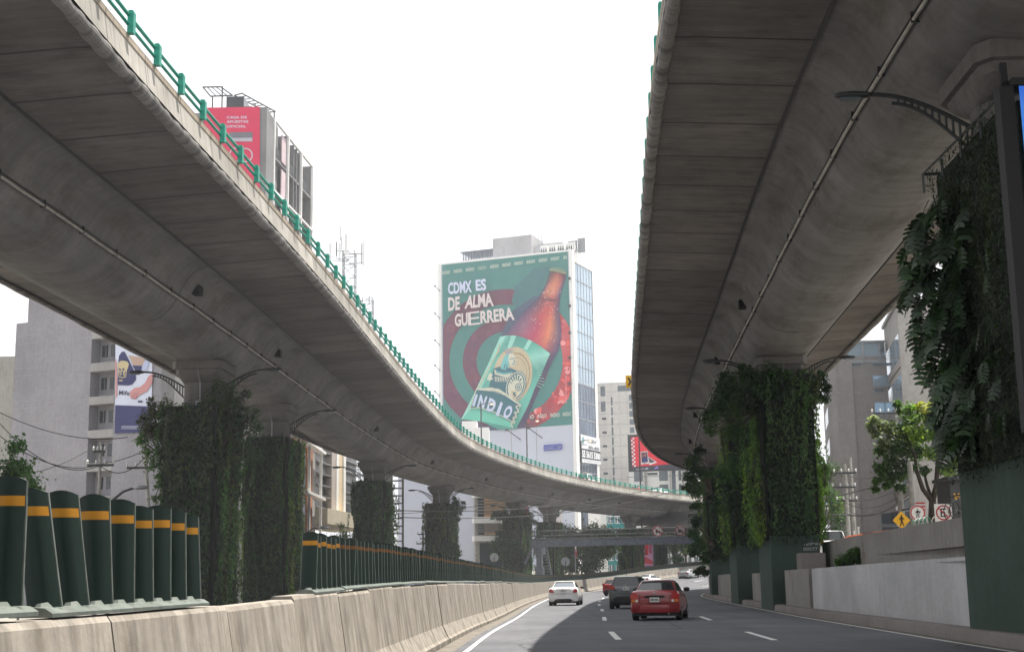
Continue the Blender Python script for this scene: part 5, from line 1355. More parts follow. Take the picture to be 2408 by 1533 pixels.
for j in range(4):
    for xx in (.35, 1.45): windows(t8, W8, [(xx * 1, xx + .65, 1.5 + j * 3.4, 3.6 + j * 3.4)], M['glass'])
W9 = Fr(1412, 246, 1470, 247); t9 = building('teal glazed building seen under the viaduct right of the tower', W9, 1.1, W9.L, W9.px(1430, 1170)[1], 8, flat('teal_panel', (.03, .25, .26), .5))
mb = MB(); W9.box(mb, 0, 1.05, -.1, 8, 0, W9.px(1430, 1165)[1]); mb.build('white_corner', M['white'], t9)
for j in range(4):
    for xx in (1.3, 2.6, 3.9):
        z = 2 + j * 3.2; mb = MB(); W9.box(mb, xx, xx + .9, -.03, .08, z, z + 2.4); w_ = mb.build('window', M['bglass'], t9)
        mb = MB()
        for a, b, c0, c1 in ((xx, xx + .9, z + 1.1, z + 1.25), (xx, xx + .9, z - .1, z), (xx + .4, xx + .5, z, z + 2.4), (xx - .08, xx, z, z + 2.4)): W9.box(mb, a, b, -.08, .0, c0, c1)
        o = mb.build('window_bars', M['white'], w_); o.matrix_parent_inverse = Matrix.Identity(4)
# ================================================================== advert tower
T1 = Fr(1033, 301, 1352, 289.7, 1000); T2 = Fr(1352, 289.7, 1405, 302, 1000)
tw_ = thing('office_tower', 'tall office tower with a giant green beer advert and blue glass on its side', 'office tower', T1.w(T1.L, 0, 6))
zT = T1.px(1300, 593)[1]
mb = MB(); T1.box(mb, 0, T1.L, 0, 11, -.5, zT); T2.box(mb, 0, T2.L, .0, 6, -.5, zT); mb.build('walls', PB, tw_)
zp = lambda X, Y: (1028.2 + X * .3131, 548.4 + Y * .3131)
def Q(pts): return [(*zp(*p[:2]), *p[2:]) for p in pts]
G0, G1 = lin((60, 128, 122)), lin((48, 108, 108))
MAR, MARD, REDR, RP_ = lin((112, 58, 76)), lin((88, 54, 84)), lin((196, 66, 70)), lin((222, 140, 150))
NV, BRN = lin((62, 66, 104)), lin((92, 52, 70))
mb = MB(); e_ = .06
art_poly(mb, T1, Q([(38, 236), (980, 121), (1017, 1436), (48, 1506)]), G0, e_)
def clip(u, v):
    # keep the rings inside the poster
    X, Y = (u - 1028.2) / .3131, (v - 548.4) / .3131
    fx = (Y - 121) / 1315.0; xr_ = 980 + 37 * fx; xl_ = 40 + 9 * fx
    X = max(xl_, min(xr_, X)); Y = max(236 - (X - 38) * .122, min(1502 - (X - 48) * .069, Y)); return zp(X, Y)
def ringcol(u, v):
    X, Y = (u - 1028.2) / .3131, (v - 548.4) / .3131; n_ = .5 + .5 * math.sin(X * .021 + math.sin(Y * .017) * 2) * math.cos(Y * .023)
    if X > 700:
        k = min(1, (X - 700) / 260) * (1 if Y > 560 else .25); base = [a * (1 - k) + b * k for a, b in zip(MAR, REDR)]
        m_ = RP_ if (650 < Y < 960 and X > 930) else lin((150, 40, 52)); return tuple(a * (1 - .55 * n_ * n_) + b * .55 * n_ * n_ for a, b in zip(base, m_))
    return tuple(a * (1 - .6 * n_) + b * .6 * n_ for a, b in zip(MAR, MARD))
cc = zp(518, 962)
annulus(mb, T1, cc, 426 * .3131, 541 * .3131, 0, 360, ringcol, e_ * 2, clip, 120)
annulus(mb, T1, cc, 221 * .3131, 325 * .3131, 0, 360, ringcol, e_ * 2, clip, 90)
r = random.Random(3)
for k in range(70):      # ice and bubbles in the red ring
    t = R_(r.uniform(-20, 75)); q = r.uniform(440, 530); x_, y_ = 518 + q * math.cos(t), 962 + q * math.sin(t)
    if x_ > 1000 or y_ > 1425: continue
    art_poly(mb, T1, Q(ell(x_, y_, r.uniform(6, 34), r.uniform(6, 26), 10, r.uniform(0, 3))), r.choice([lin((226, 90, 86)), lin((170, 40, 55)), lin((235, 150, 150)), lin((200, 56, 64))]), e_ * (2.2 + .01 * k))
for k in range(26):
    t = R_(r.uniform(110, 260)); q = r.choice([r.uniform(235, 315), r.uniform(436, 520)]); x_, y_ = 518 + q * math.cos(t), 962 + q * math.sin(t)
    if x_ < 75 or y_ > 1440: continue
    a_ = r.uniform(8, 26); u_ = Q([(x_, y_)])[0]; annulus(mb, T1, u_, a_ * .26, a_ * .3131, 0, 360, lambda a, b: lin((142, 84, 104)), e_ * 2.3, None, 12)
# shadow behind the bottle neck
art_poly(mb, T1, Q([(850, 250), (735, 262), (590, 400), (560, 520), (600, 560), (760, 480)]), lin((58, 112, 116)), e_ * 3)
art_poly(mb, T1, Q([(735, 470), (560, 590), (470, 790), (330, 1130), (200, 1400), (120, 1500), (640, 1464), (900, 900), (880, 520)]), lin((66, 84, 108)), e_ * 3.2)
# bottle body in bands across its width
Lf = [(850, 288), (838, 330), (818, 385), (792, 432), (757, 490), (705, 535), (640, 600), (590, 665), (545, 730), (480, 790), (430, 900), (370, 1030), (300, 1190), (200, 1395), (165, 1440)]
Rt = [(972, 312), (966, 350), (952, 392), (932, 440), (922, 520), (918, 590), (925, 660), (934, 730), (930, 800), (915, 880), (855, 990), (800, 1110), (745, 1230), (690, 1360), (655, 1458)]
colr = [[(70, 48, 60), (110, 50, 60), (150, 70, 60), (90, 40, 60), (60, 50, 80)], [(80, 50, 70), (150, 80, 64), (190, 110, 84), (150, 70, 70), (70, 60, 100)], [(84, 60, 90), (196, 112, 92), (214, 134, 96), (190, 100, 90), (78, 66, 110)], [(76, 64, 100), (206, 124, 96), (222, 142, 98), (200, 112, 96), (74, 64, 110)], [(66, 60, 96), (130, 60, 70), (190, 90, 80), (166, 78, 84), (60, 54, 96)], [(64, 60, 100), (120, 58, 84), (190, 74, 72), (200, 86, 76), (66, 56, 100)], [(74, 60, 100), (140, 76, 100), (190, 62, 70), (222, 120, 84), (70, 60, 104)], [(90, 72, 108), (146, 88, 116), (180, 46, 82), (228, 134, 86), (78, 64, 110)], [(96, 70, 106), (150, 92, 116), (190, 50, 90), (226, 128, 86), (76, 60, 106)], [(84, 60, 96), (140, 60, 90), (176, 50, 86), (200, 90, 84), (70, 56, 98)]] + [[(84, 62, 92), (90, 50, 80), (100, 50, 78), (84, 48, 76), (60, 52, 90)]] * 5
for i in range(len(Lf) - 1):
    for k in range(8):
        a, b = k / 8, (k + 1) / 8
        pt = lambda j, t: (Lf[j][0] * (1 - t) + Rt[j][0] * t, Lf[j][1] * (1 - t) + Rt[j][1] * t)
        def cl_(j, t): f = t * 4; m_ = min(3, int(f)); f -= m_; return lin([colr[j][m_][q] * (1 - f) + colr[j][m_ + 1][q] * f for q in range(3)])
        q4 = [(pt(i, a), cl_(i, a)), (pt(i, b), cl_(i, b)), (pt(i + 1, b), cl_(i + 1, b)), (pt(i + 1, a), cl_(i + 1, a))][::-1]
        mb.face([T1.w(*T1.px(*zp(*p)), -e_ * 4) for p, c_ in q4], 0, None, [c_ for p, c_ in q4])
art_poly(mb, T1, Q([(778, 486), (920, 500), (918, 520), (780, 506)]), lin((120, 50, 64)), e_ * 5)
art_poly(mb, T1, Q([(848, 292), (846, 270), (880, 256), (930, 262), (968, 284), (975, 316), (920, 290), (870, 280)]), lin((110, 140, 118)), e_ * 5)
for k in range(9): art_poly(mb, T1, Q(ell(856 + 13.4 * k, 286 + (k - 3) * 3.3, 5, 6, 8)), lin((180, 160, 120)), e_ * 5.5)
for k in range(150):
    t = r.uniform(.05, .98); j = r.uniform(2, 8.5); i = int(j); x_ = Lf[i][0] * (1 - t) + Rt[i][0] * t; y_ = Lf[i][1] * (1 - t) + Rt[i][1] * t + (j - i) * 60
    a_ = r.uniform(1.5, 4.5); art_poly(mb, T1, Q(ell(x_, y_, a_, a_, 6)), r.choice([lin((222, 200, 200)), lin((110, 60, 84)), lin((200, 150, 140))]), e_ * (5.6 + .004 * k))
# label on the bottle
LG, LG2, LG3 = lin((96, 184, 166)), lin((70, 152, 140)), lin((150, 214, 198))
lab_ = [(478, 778, LG3), (520, 770, LG), (580, 770, LG2), (640, 782, LG2), (710, 808, LG2), (780, 850, LG), (853, 906, LG3), (800, 1030, LG2), (740, 1160, LG), (690, 1290, LG), (600, 1468, LG2), (470, 1476, LG2), (330, 1412, LG2), (185, 1398, LG), (280, 1210, LG), (380, 1000, LG)]
art_poly(mb, T1, Q(lab_), LG, e_ * 7)
for k in range(17):      # rays
    t = R_(-72 + 6.2 * k); c0 = (590, 1060); a, b = 142 + r.uniform(0, 8) + 4 * abs(k - 6), 176 + r.uniform(0, 22) + 3 * abs(k - 4)
    p_ = (c0[0] + a * math.cos(t), c0[1] + a * math.sin(t)); q_ = (c0[0] + b * math.cos(t), c0[1] + b * math.sin(t)); nx, ny = -math.sin(t) * 2.2, math.cos(t) * 2.2
    art_poly(mb, T1, Q([(p_[0] - nx, p_[1] - ny), (p_[0] + nx, p_[1] + ny), (q_[0] + nx, q_[1] + ny), (q_[0] - nx, q_[1] - ny)]), lin((150, 208, 186)), e_ * (7.3 + .01 * k))
GD, GD2, TE, CR = lin((196, 182, 150)), lin((168, 150, 112)), lin((44, 104, 116)), lin((206, 206, 186))
art_poly(mb, T1, Q([(478, 780), (520, 772), (430, 960), (330, 1180), (262, 1318), (200, 1392), (188, 1396), (280, 1210), (380, 1000)]), LG3, e_ * 7.2)
art_poly(mb, T1, Q([(560, 770), (600, 772), (560, 870), (520, 900)]), LG3, e_ * 7.2); art_poly(mb, T1, Q([(690, 800), (720, 812), (680, 880), (655, 870)]), LG3, e_ * 7.2)
art_poly(mb, T1, Q([(262, 1325), (430, 1360), (570, 1428), (560, 1460), (380, 1420), (200, 1398)]), lin((104, 196, 172)), e_ * 7.2)
art_poly(mb, T1, Q(ell(572, 1068, 146, 214, 44, .16)), GD, e_ * 8)
annulus(mb, T1, zp(600, 1050), 30, 33, -100, 90, lambda a, b: GD2, e_ * 8.4, None, 40, 1.45)
annulus(mb, T1, zp(600, 1050), 24, 25.5, -100, 90, lambda a, b: GD2, e_ * 8.4, None, 40, 1.45)
for k in range(30):
    t = R_(-85 + 5 * k); a = 98 + 5 * (k % 3); u_ = (600 + a * .98 * math.cos(t), 1050 + a * 1.42 * math.sin(t)); art_poly(mb, T1, Q(ell(u_[0], u_[1], 4, 7, 6, t)), GD2, e_ * (8.5 + .01 * k))
# warrior with plumed headdress: torso, collar, head, plumes, spear
art_poly(mb, T1, Q([(392, 1170), (430, 1020), (470, 1005), (560, 1015), (640, 1050), (640, 1200), (520, 1215), (400, 1185)]), TE, e_ * 9)
art_poly(mb, T1, Q([(435, 1025), (500, 1060), (590, 1050), (625, 1040), (600, 1080), (520, 1085), (440, 1062)]), CR, e_ * 9.5)
art_poly(mb, T1, Q([(450, 1035), (505, 1050), (580, 1042), (560, 1056), (505, 1064), (450, 1050)]), lin((84, 168, 170)), e_ * 9.8)
for k in range(12): art_poly(mb, T1, Q([(440 + 13 * k, 1078 + 6 * math.sin(k / 11 * 3.14)), (448 + 13 * k, 1078 + 6 * math.sin(k / 11 * 3.14)), (446 + 12 * k, 1118), (441 + 12 * k, 1118)]), CR, e_ * (9.9 + .01 * k))
art_poly(mb, T1, Q([(545, 905), (575, 905), (597, 935), (598, 965), (588, 1000), (560, 1000), (540, 960), (538, 925)]), CR, e_ * 9.5)
art_poly(mb, T1, Q([(545, 905), (512, 925), (490, 985), (484, 1020), (520, 1030), (548, 1000), (540, 950)]), lin((110, 190, 190)), e_ * 9.6)
for q in ([(552, 945), (592, 938), (592, 943), (553, 950)], [(586, 950), (592, 972), (580, 974)], [(568, 984), (588, 982), (588, 987), (569, 990)], [(515, 985), (522, 984), (512, 1025), (505, 1022)], [(528, 990), (535, 989), (530, 1028), (523, 1026)]): art_poly(mb, T1, Q(q), TE, e_ * 9.9)
for k in range(11):
    t = R_(-150 + 10.5 * k); L_ = 75 + 18 * math.sin(k); b0 = (545, 925); art_poly(mb, T1, Q([(b0[0] - 10 + 2 * k, b0[1] - 8), (b0[0] - 4 + 2 * k, b0[1] - 12), (b0[0] + L_ * math.cos(t) + 20, b0[1] + L_ * math.sin(t) - 12)]), [lin((158, 120, 150)), lin((186, 150, 170)), lin((130, 196, 200))][k % 3], e_ * (9.2 + .01 * k))
art_poly(mb, T1, Q([(478, 838), (472, 836), (452, 905), (300, 1185), (308, 1187), (458, 908), (470, 896)]), GD, e_ * 9)
art_poly(mb, T1, Q([(380, 1100), (400, 1050), (425, 1062), (415, 1085), (430, 1095), (400, 1110)]), CR, e_ * 9.3)
# round shield
for a, b, c_, rr in ((74, 116, TE, 10), (70, 110, CR, 10.2), (64, 102, TE, 10.4), (56, 92, CR, 10.6)): art_poly(mb, T1, Q(ell(597, 1150, a, b, 30, .28)), c_, e_ * rr)
for k in range(7): t = R_(-160 + 24 * k); art_poly(mb, T1, Q([(600 + 30 * math.cos(t) - 4, 1145 + 40 * math.sin(t)), (600 + 30 * math.cos(t) + 4, 1145 + 40 * math.sin(t)), (600 + 54 * math.cos(t) + 6, 1145 + 82 * math.sin(t)), (600 + 54 * math.cos(t) - 6, 1145 + 82 * math.sin(t))]), TE, e_ * (10.8 + .01 * k))
for a, c_ in ((26, TE), (20, CR), (13, TE), (6, CR)): art_poly(mb, T1, Q(ell(618, 1158, a, a * 1.15, 16)), c_, e_ * (11.2 - a * .005))
art_poly(mb, T1, Q([(560, 1180), (600, 1185), (612, 1210), (596, 1250), (570, 1240)]), GD, e_ * 11)
art_poly(mb, T1, Q([(575, 1195), (600, 1200), (590, 1212), (604, 1218), (588, 1232), (580, 1215)]), TE, e_ * 11.3)
# name band
art_poly(mb, T1, Q([(302, 1170), (420, 1160), (520, 1200), (640, 1290), (612, 1345), (575, 1420), (440, 1350), (330, 1315), (255, 1318)]), CR, e_ * 12)
art_poly(mb, T1, Q([(306, 1178), (420, 1190), (520, 1222), (632, 1298), (604, 1352), (572, 1412), (440, 1342), (330, 1308), (262, 1312)]), TE, e_ * 12.3)
art_poly(mb, T1, Q([(410, 1165), (470, 1170), (525, 1205), (500, 1215), (440, 1190), (400, 1186)]), CR, e_ * 12.5)
art_text(mb, T1, 'CERVEZA', Q([(416, 1192), (496, 1218), (499, 1206), (420, 1180)]), TE, e_ * 12.8, .02)
IW = lin((196, 206, 232))
for ch, q in (('i', [(270, 1298), (292, 1303), (318, 1213), (300, 1208)]), ('N', [(308, 1308), (358, 1322), (388, 1228), (334, 1214)]), ('D', [(378, 1332), (428, 1354), (462, 1262), (404, 1236)]), ('i', [(446, 1366), (472, 1378), (506, 1276), (486, 1264)]), ('O', [(494, 1384), (548, 1400), (586, 1310), (536, 1288)])): art_text(mb, T1, ch, Q(q), IW, e_ * 13, .045)
fr_pts = [(640, 1296), (600, 1302), (625, 1345), (590, 1345), (608, 1385), (578, 1385), (592, 1425), (566, 1425), (575, 1465)]
for a, b in zip(fr_pts, fr_pts[1:]):
    dx_, dy_ = b[0] - a[0], b[1] - a[1]; l_ = math.hypot(dx_, dy_); nx, ny = -dy_ / l_ * 4, dx_ / l_ * 4; art_poly(mb, T1, Q([(a[0] - nx, a[1] - ny), (a[0] + nx, a[1] + ny), (b[0] + nx, b[1] + ny), (b[0] - nx, b[1] - ny)]), CR, e_ * 13)
# lettering of the advert
for s_, q in (('CDMX', [(94, 466), (272, 450), (268, 360), (92, 378)]), ('ES', [(302, 440), (380, 434), (376, 346), (298, 356)]), ('DE', [(94, 590), (182, 580), (180, 478), (93, 490)]), ('ALMA', [(216, 572), (436, 552), (420, 452), (232, 474)]), ('GU', [(144, 708), (240, 698), (238, 600), (142, 612)]), ('E', [(244, 698), (332, 688), (328, 588), (240, 600)]), ('RRERA', [(336, 684), (592, 656), (578, 558), (334, 590)])): art_text(mb, T1, s_, Q(q), lin((206, 214, 240)) if s_ in ('CDMX', 'ES') else lin((216, 206, 206)), e_ * 14, .035 if s_ != 'E' else .0)
TX = lin((188, 196, 184))
for k in range(10):
    x0_ = 44 + 91.0 * k; w__ = 64 if k < 10 else 25; y0_ = 318 - 11.6 * k; art_text(mb, T1, 'iNDiO', Q([(x0_, y0_), (x0_ + w__, y0_ - 8), (x0_ + w__, y0_ - 34), (x0_, y0_ - 26)]), [TX, lin((150, 168, 158))][k in (3,)], e_ * 14, .03)
art_text(mb, T1, 'iN', Q([(958, 203), (982, 200), (982, 172), (958, 175)]), TX, e_ * 14, .03)
for k, (s_, x0_, w__) in enumerate((('iO', 706, 30), ('iNDiO', 762, 70), ('iNDiO', 858, 72), ('iNDiC', 952, 64))):
    y0_ = 1398 - 7 * k; art_text(mb, T1, s_, Q([(x0_, y0_), (x0_ + w__, y0_ - 4), (x0_ + w__, y0_ - 34), (x0_, y0_ - 30)]), TX, e_ * 14, .03)
for yy in range(1075, 1280, 9): art_poly(mb, T1, Q([(970, yy), (982, yy), (982, yy + 5), (970, yy + 5)]), lin((216, 130, 140)), e_ * 14)
mb.build('giant_advert', M['art'], tw_)
# frame and small bracket lamps of the advert
mb = MB()
xa, xb = T1.px(1337, 1000)[0], T1.L
T1.box(mb, 0, T1.px(1040, 1000)[0], -.18, .0, 0, zT); T1.box(mb, xb - .42, xb, -.25, 0, 0, zT + .3); T1.box(mb, 0, xb, -.15, 0, zT - .25, zT + .15)
mb.build('facade_edge', M['white'], tw_)
mb = MB()
for v_ in (686, 750, 813, 872, 933): 
    x_, z_ = T1.px(1036, v_); mb.tube([T1.w(x_, z_, -.2), T1.w(x_ - .7, z_ + 1.0, -1.2)], .08, 4); mb.box(T1.w(x_ - .75, z_ + 1.1, -1.3), (.35, .35, .3))
    x_, z_ = T1.px(1341, v_ - 30); mb.box(T1.w(x_, z_, -.5), (.5, .5, .5))
for u_, v_ in ((1101, 1008), (1225, 1003), (1276, 999)):
    x_, z_ = T1.px(u_, v_ + 20); mb.tube([T1.w(x_, z_ - 1, -.2), T1.w(x_ - 2.2, z_ + 1.0, -2.2)], .09, 4); mb.box(T1.w(x_ - 2.3, z_ + 1.0, -2.3), (.8, .5, .35))
mb.build('bracket_lamps', M['dsteel'], tw_)
mb = MB()
for v_ in (): pass
for u_ in (1145, 1203, 1262): x_ = T1.px(u_, 1050)[0]; T1.box(mb, x_ - .06, x_ + .06, -.03, .02, 0, T1.px(u_, 1008)[1])
mb.build('facade_joints', M['steel'], tw_)
# small blue sign
q = [T1.px(u, v) for u, v in ((1281, 1059), (1322, 1055), (1322, 1045), (1281, 1048))]
mb = MB()
for (a, b) in zip(q, q[1:] + q[:1]): mb.tube([T1.w(*a, -.35), T1.w(*b, -.35)], .16, 4)
put_text(mb, 'mapexsa', [T1.w(*T1.px(u, v), -.4) for u, v in ((1284, 1057.5), (1319, 1054.5), (1319, 1047.5), (1284, 1050))], None, 0, .09)
mb.build('blue_sign', flat('blue_sign', (.08, .10, .42), .5), tw_)
# glass flank
xg0, xg1 = T2.px(1359, 1000)[0], T2.px(1400, 1000)[0]; zg1 = T2.px(1360, 622)[1]; nf = 18; fh = (zg1 - 2) / nf
sgl = flat('spandrel', (.42, .50, .58), .4, 0, .03)
for k in range(nf):
    mb = MB(); T2.box(mb, xg0, xg1, -.06, .05, 2 + k * fh + .05, 2 + (k + 1) * fh - .10); mb.build('window_band', M['bglass'] if k > 10 else M['dglass2'] if 'dglass2' in M else M.setdefault('dglass2', glassy('dark_reflection_glass', (.07, .11, .17), .08, .5, .6, .35, .25)), tw_)  # lower bands darker, a dark reflection put into the glass colour
mb = MB()
for k in range(nf + 1): T2.box(mb, xg0, xg1, -.14, .04, 2 + k * fh - .12, 2 + k * fh + .05)
for k in range(7): x_ = xg0 + (xg1 - xg0) * k / 6; T2.box(mb, x_ - .05, x_ + .05, -.12, .05, 2, zg1)
mb.build('mullions', M['steel'], tw_)
mb = MB(); T2.box(mb, 0, xg0, -.2, .05, 0, zT + .2); T2.box(mb, xg1, T2.L, -.2, .05, 0, zT); T2.box(mb, xg0, xg1, -.2, .05, zg1, zT + .2); mb.build('white_columns', M['white'], tw_)
# sale banner on the glass
mb = MB(); bx = lambda pts: pts
def zb(X, Y): return (1131 + X * .17882, 788.3 + Y * .17882)
qq = lambda pts: [zb(*p) for p in pts]
art_poly(mb, T2, qq([(1292, 1300), (1544, 1362), (1550, 1540), (1298, 1490)]), lin((222, 224, 230)), .30)
art_text(mb, T2, '50-358 m²', qq([(1388, 1412), (1500, 1424), (1498, 1382), (1388, 1366)]), lin((110, 115, 125)), .36, .03)
art_text(mb, T2, 'VENTA o RENTA', qq([(1392, 1494), (1540, 1518), (1538, 1478), (1392, 1450)]), lin((70, 72, 80)), .36, .03)
art_poly(mb, T2, qq([(1310, 1350), (1322, 1326), (1336, 1356), (1336, 1420), (1310, 1414)]), lin((120, 170, 170)), .36)
art_text(mb, T2, 'ESPACIOS', qq([(1306, 1440), (1376, 1452), (1376, 1436), (1306, 1424)]), lin((110, 115, 125)), .36, .02)
q = [(1363, 1077), (1409.5, 1084), (1409, 1062), (1362.5, 1053)]
art_poly(mb, T2, q, lin((66, 70, 78)), .31)
art_poly(mb, T2, [(1363, 1087), (1409.8, 1092), (1409.5, 1084), (1363, 1077)], lin((214, 216, 220)), .31)
art_text(mb, T2, '55 5615 5300', [(1365, 1075), (1408, 1081.5), (1407.8, 1066), (1364.6, 1057)], lin((226, 228, 232)), .38, .05)
art_text(mb, T2, 'www.espaciosrenta.com', [(1370, 1084.5), (1405, 1088.5), (1405, 1086), (1370, 1081.5)], lin((110, 115, 125)), .38, 0)
mb.build('sale_banner', M['art'], tw_)
# rooftop
def zr_(X, Y): return (1028.2 + X * .3131, 548.4 + Y * .3131)
zc = T1.px(1200, 553)[1]; x0_, x1_ = T1.px(1153, 580)[0], T1.px(1244, 580)[0]
rf = concrete('roof_block', (.44, .44, .45), 'z', .2, .1, .3)
mb = MB(); T1.box(mb, x0_, x1_, 1.5, 9, zT - 1, zc); mb.build('roof_block', rf, tw_)
mb = MB(); T1.box(mb, x1_, x1_ + 5.5, 6, 10, zT - 1, zc - 1.2); T1.box(mb, x1_ + .5, x1_ + 2.6, 2.5, 9, zT - 1, zT + 2.4); mb.build('roof_block', rf, tw_)
mb = MB(); xl_ = T1.px(1082, 600)[0]; zl_ = T1.px(1110, 588)[1]
for k in range(12): x_ = xl_ + (x0_ - xl_) * k / 11; T1.box(mb, x_ - .08, x_ + .08, 1.6, 1.8, zT - 1, zl_)
for k in range(16): z_ = zT - .6 + (zl_ - zT + .6) * k / 15; T1.box(mb, xl_, x0_, 1.62, 1.72, z_, z_ + .05)
T1.box(mb, xl_ - .6, x0_, 1.5, 8, zl_, zl_ + .2); mb.build('roof_screen', M['bsteel'], tw_)
for k in range(4):
    u_ = 1266 + 20 * k; mb = MB(); a_ = T1.px(u_, 580)[0]; T1.box(mb, a_, a_ + 1.6, 1.2, 4.2, zT - .3, zT + 2.0); ac = mb.build('cooling_unit', M['white'], tw_)
    mb = MB(); zq = zT + .3
    for j in range(3): p3 = [T1.w(a_ + .05 + j * .5, zq, 1.16), T1.w(a_ + .55 + j * .5, zq, 1.16), T1.w(a_ + .30 + j * .5, zq + 1.3, 1.16)]; mb.face(p3)
    o = mb.build('fan_openings', M['dsteel'], ac); o.matrix_parent_inverse = Matrix.Identity(4)
mb = MB(); a_ = T1.px(1342, 575)[0]; mb.tube([T1.w(a_ - 1, zT, 2), T1.w(a_ - 1, zT + 2.4, 2), T1.w(a_ + .6, zT + 2.4, 2), T1.w(a_ + .6, zT, 2)], .35, 8); T1.box(mb, a_ + .6, a_ + 2.2, 3, 3.3, zT, zT + 3.2); mb.build('roof_pipework', M['steel'], tw_)
mb = MB()
for u_, vt in ((1258, 541), (1252, 540), (1224, 548), (1262, 546)): a = T1.px(u_, 560)[0]; zt_ = T1.px(u_, vt)[1]; mb.tube([T1.w(a, zT + 2, 4), T1.w(a, zt_, 4)], .06, 4)
mb.build('roof_aerials', M['steel'], tw_)
# ---- white plant room seen over the viaduct railing
o = MB(); Z = Fr(1088, 262, 1150, 262); Z.box(o, 0, Z.px(1122, 1000)[0], 0, 5, 0, Z.px(1100, 990)[1]); Z.box(o, Z.px(1122, 1000)[0] + .01, Z.px(1150, 1000)[0], -1, 5, 0, Z.px(1140, 1006)[1]); tag(o.build('plant_room', M['white']), 'low white block just above the viaduct railing, below the beer advert', 'building')
# ---- tiled pale building
til = concrete('pale_tiles', (.56, .54, .50), 'n', .1, .05, .2)
U1 = Fr(1408, 330, 1520, 328); zU = U1.px(1450, 899)[1]
u1 = building('pale stone clad office block with narrow window slots right of the advert tower', U1, 0, U1.L, zU, 14, til, name='office_building')
def zk(X, Y): return (1370.9 + X * .2236, 856.8 + Y * .2236)
def pk(fr_, X, Y): return fr_.px(*zk(X, Y))
mb = MB()
for k in range(22): z_ = zU - 2.2 - k * 2.6; U1.box(mb, 0, U1.L, -.02, .02, z_ - .05, z_ + .05)
for k in range(1, 6): x_ = U1.L * k / 6; U1.box(mb, x_ - .03, x_ + .03, -.02, .02, 0, zU)
mb.build('cladding_joints', M['steel'], u1)
for j in range(9): windows(u1, U1, [(pk(U1, 282, 0)[0], pk(U1, 300, 0)[0], pk(U1, 290, 430 + 105 * j)[1], pk(U1, 290, 345 + 105 * j)[1])], M['glass'])
for Y0 in (560, 705, 848, 990, 1135): windows(u1, U1, [(pk(U1, 185, 0)[0], pk(U1, 230, 0)[0], pk(U1, 200, Y0 + 24)[1], pk(U1, 200, Y0)[1])], M['dglass'])
for Y0 in (230, 390): windows(u1, U1, [(pk(U1, 176, 0)[0], pk(U1, 224, 0)[0], pk(U1, 200, Y0 + 105)[1], pk(U1, 200, Y0)[1])], M['glass'])
for j in range(10): windows(u1, U1, [(pk(U1, 472, 0)[0], pk(U1, 520, 0)[0], pk(U1, 490, 320 + 85 * j + 60)[1], pk(U1, 490, 320 + 85 * j)[1])], M['glass'])
windows(u1, U1, [(pk(U1, 356, 0)[0], pk(U1, 500, 0)[0], pk(U1, 400, 280)[1], pk(U1, 400, 222)[1])], M['glass'])
U2 = Fr(1482, 312, 1680, 309); zU2 = U2.px(1560, 1085)[1]
u2 = building('row of white office wings with glass strips under the red screen', U2, 0, U2.L, zU2, 14, flat('white_cladding', (.62, .62, .60), .7, 0, .04, .3), name='office_building')
for X0, X1 in ((500, 590), (760, 850), (960, 990), (1030, 1062), (1090, 1130)):
    for j in range(8): windows(u2, U2, [(pk(U2, X0, 0)[0], pk(U2, X1, 0)[0], 1 + j * 3.2, 3.4 + j * 3.2)], M['glass'])
mb = MB()
for X0 in (610, 620, 870, 1000): U2.box(mb, pk(U2, X0, 0)[0], pk(U2, X0 + 18, 0)[0], -.8, .1, 0, zU2)
mb.build('stone_fins', M['wood'], u2)
for (X0, X1, Y0, Y1) in ((640, 745, 1140, 1165), (895, 930, 1190, 1205)): windows(u2, U2, [(pk(U2, X0, 0)[0], pk(U2, X1, 0)[0], pk(U2, X0, Y1)[1], pk(U2, X0, Y0)[1])], M['dglass'])
# ---- red roadside screen
V1 = Fr(1481, 262, 1620, 260)
rs = thing('advertising_screen', 'large red advertising screen with chequered edge, half hidden by the right viaduct', 'billboard', V1.w(V1.L * .6, 0, .5))
def zs2(X, Y): return (1473.7 + X * .11176, 959.6 + Y * .11176)
z0_, z1_ = V1.px(1490, 1108)[1], V1.px(1490, 1022)[1]
mb = MB(); V1.box(mb, 0, V1.L, 0, 1.4, z0_, z1_); mb.build('screen_case', M['dsteel'], rs)
mb = MB(); q2 = lambda pts: [zs2(*p) for p in pts]
art_poly(mb, V1, q2([(86, 612), (1250, 500), (1300, 1150), (120, 1236)]), lin((236, 60, 74)), .05)
for k in range(15):
    y_ = 620 + 41 * k
    x_ = 86 + 2.4 * k + (38 if k % 2 == 0 else 0); art_poly(mb, V1, q2([(x_, y_), (x_ + 36, y_ - 3), (x_ + 38, y_ + 37), (x_ + 2, y_ + 40)]), lin((244, 224, 228)), .10)
    x_ = 86 + 2.4 * k + (0 if k % 2 == 0 else 38); art_poly(mb, V1, q2([(x_, y_), (x_ + 36, y_ - 3), (x_ + 38, y_ + 37), (x_ + 2, y_ + 40)]), lin((200, 50, 64)), .10)
art_poly(mb, V1, q2([(295, 920), (440, 900), (465, 1165), (305, 1182)]), lin((238, 232, 234)), .10)
art_poly(mb, V1, q2([(306, 935), (432, 920), (448, 1132), (316, 1146)]), lin((80, 56, 70)), .14)
art_poly(mb, V1, q2(ell(335, 1000, 22, 34, 12)), lin((150, 96, 88)), .17); art_poly(mb, V1, q2(ell(392, 985, 26, 38, 12)), lin((170, 110, 96)), .18)
art_poly(mb, V1, q2([(350, 1040), (430, 1030), (440, 1130), (350, 1140)]), lin((60, 70, 130)), .19)
art_text(mb, V1, 'AMEX', q2([(350, 1172), (405, 1168), (405, 1152), (350, 1156)]), lin((60, 50, 60)), .17, .03)
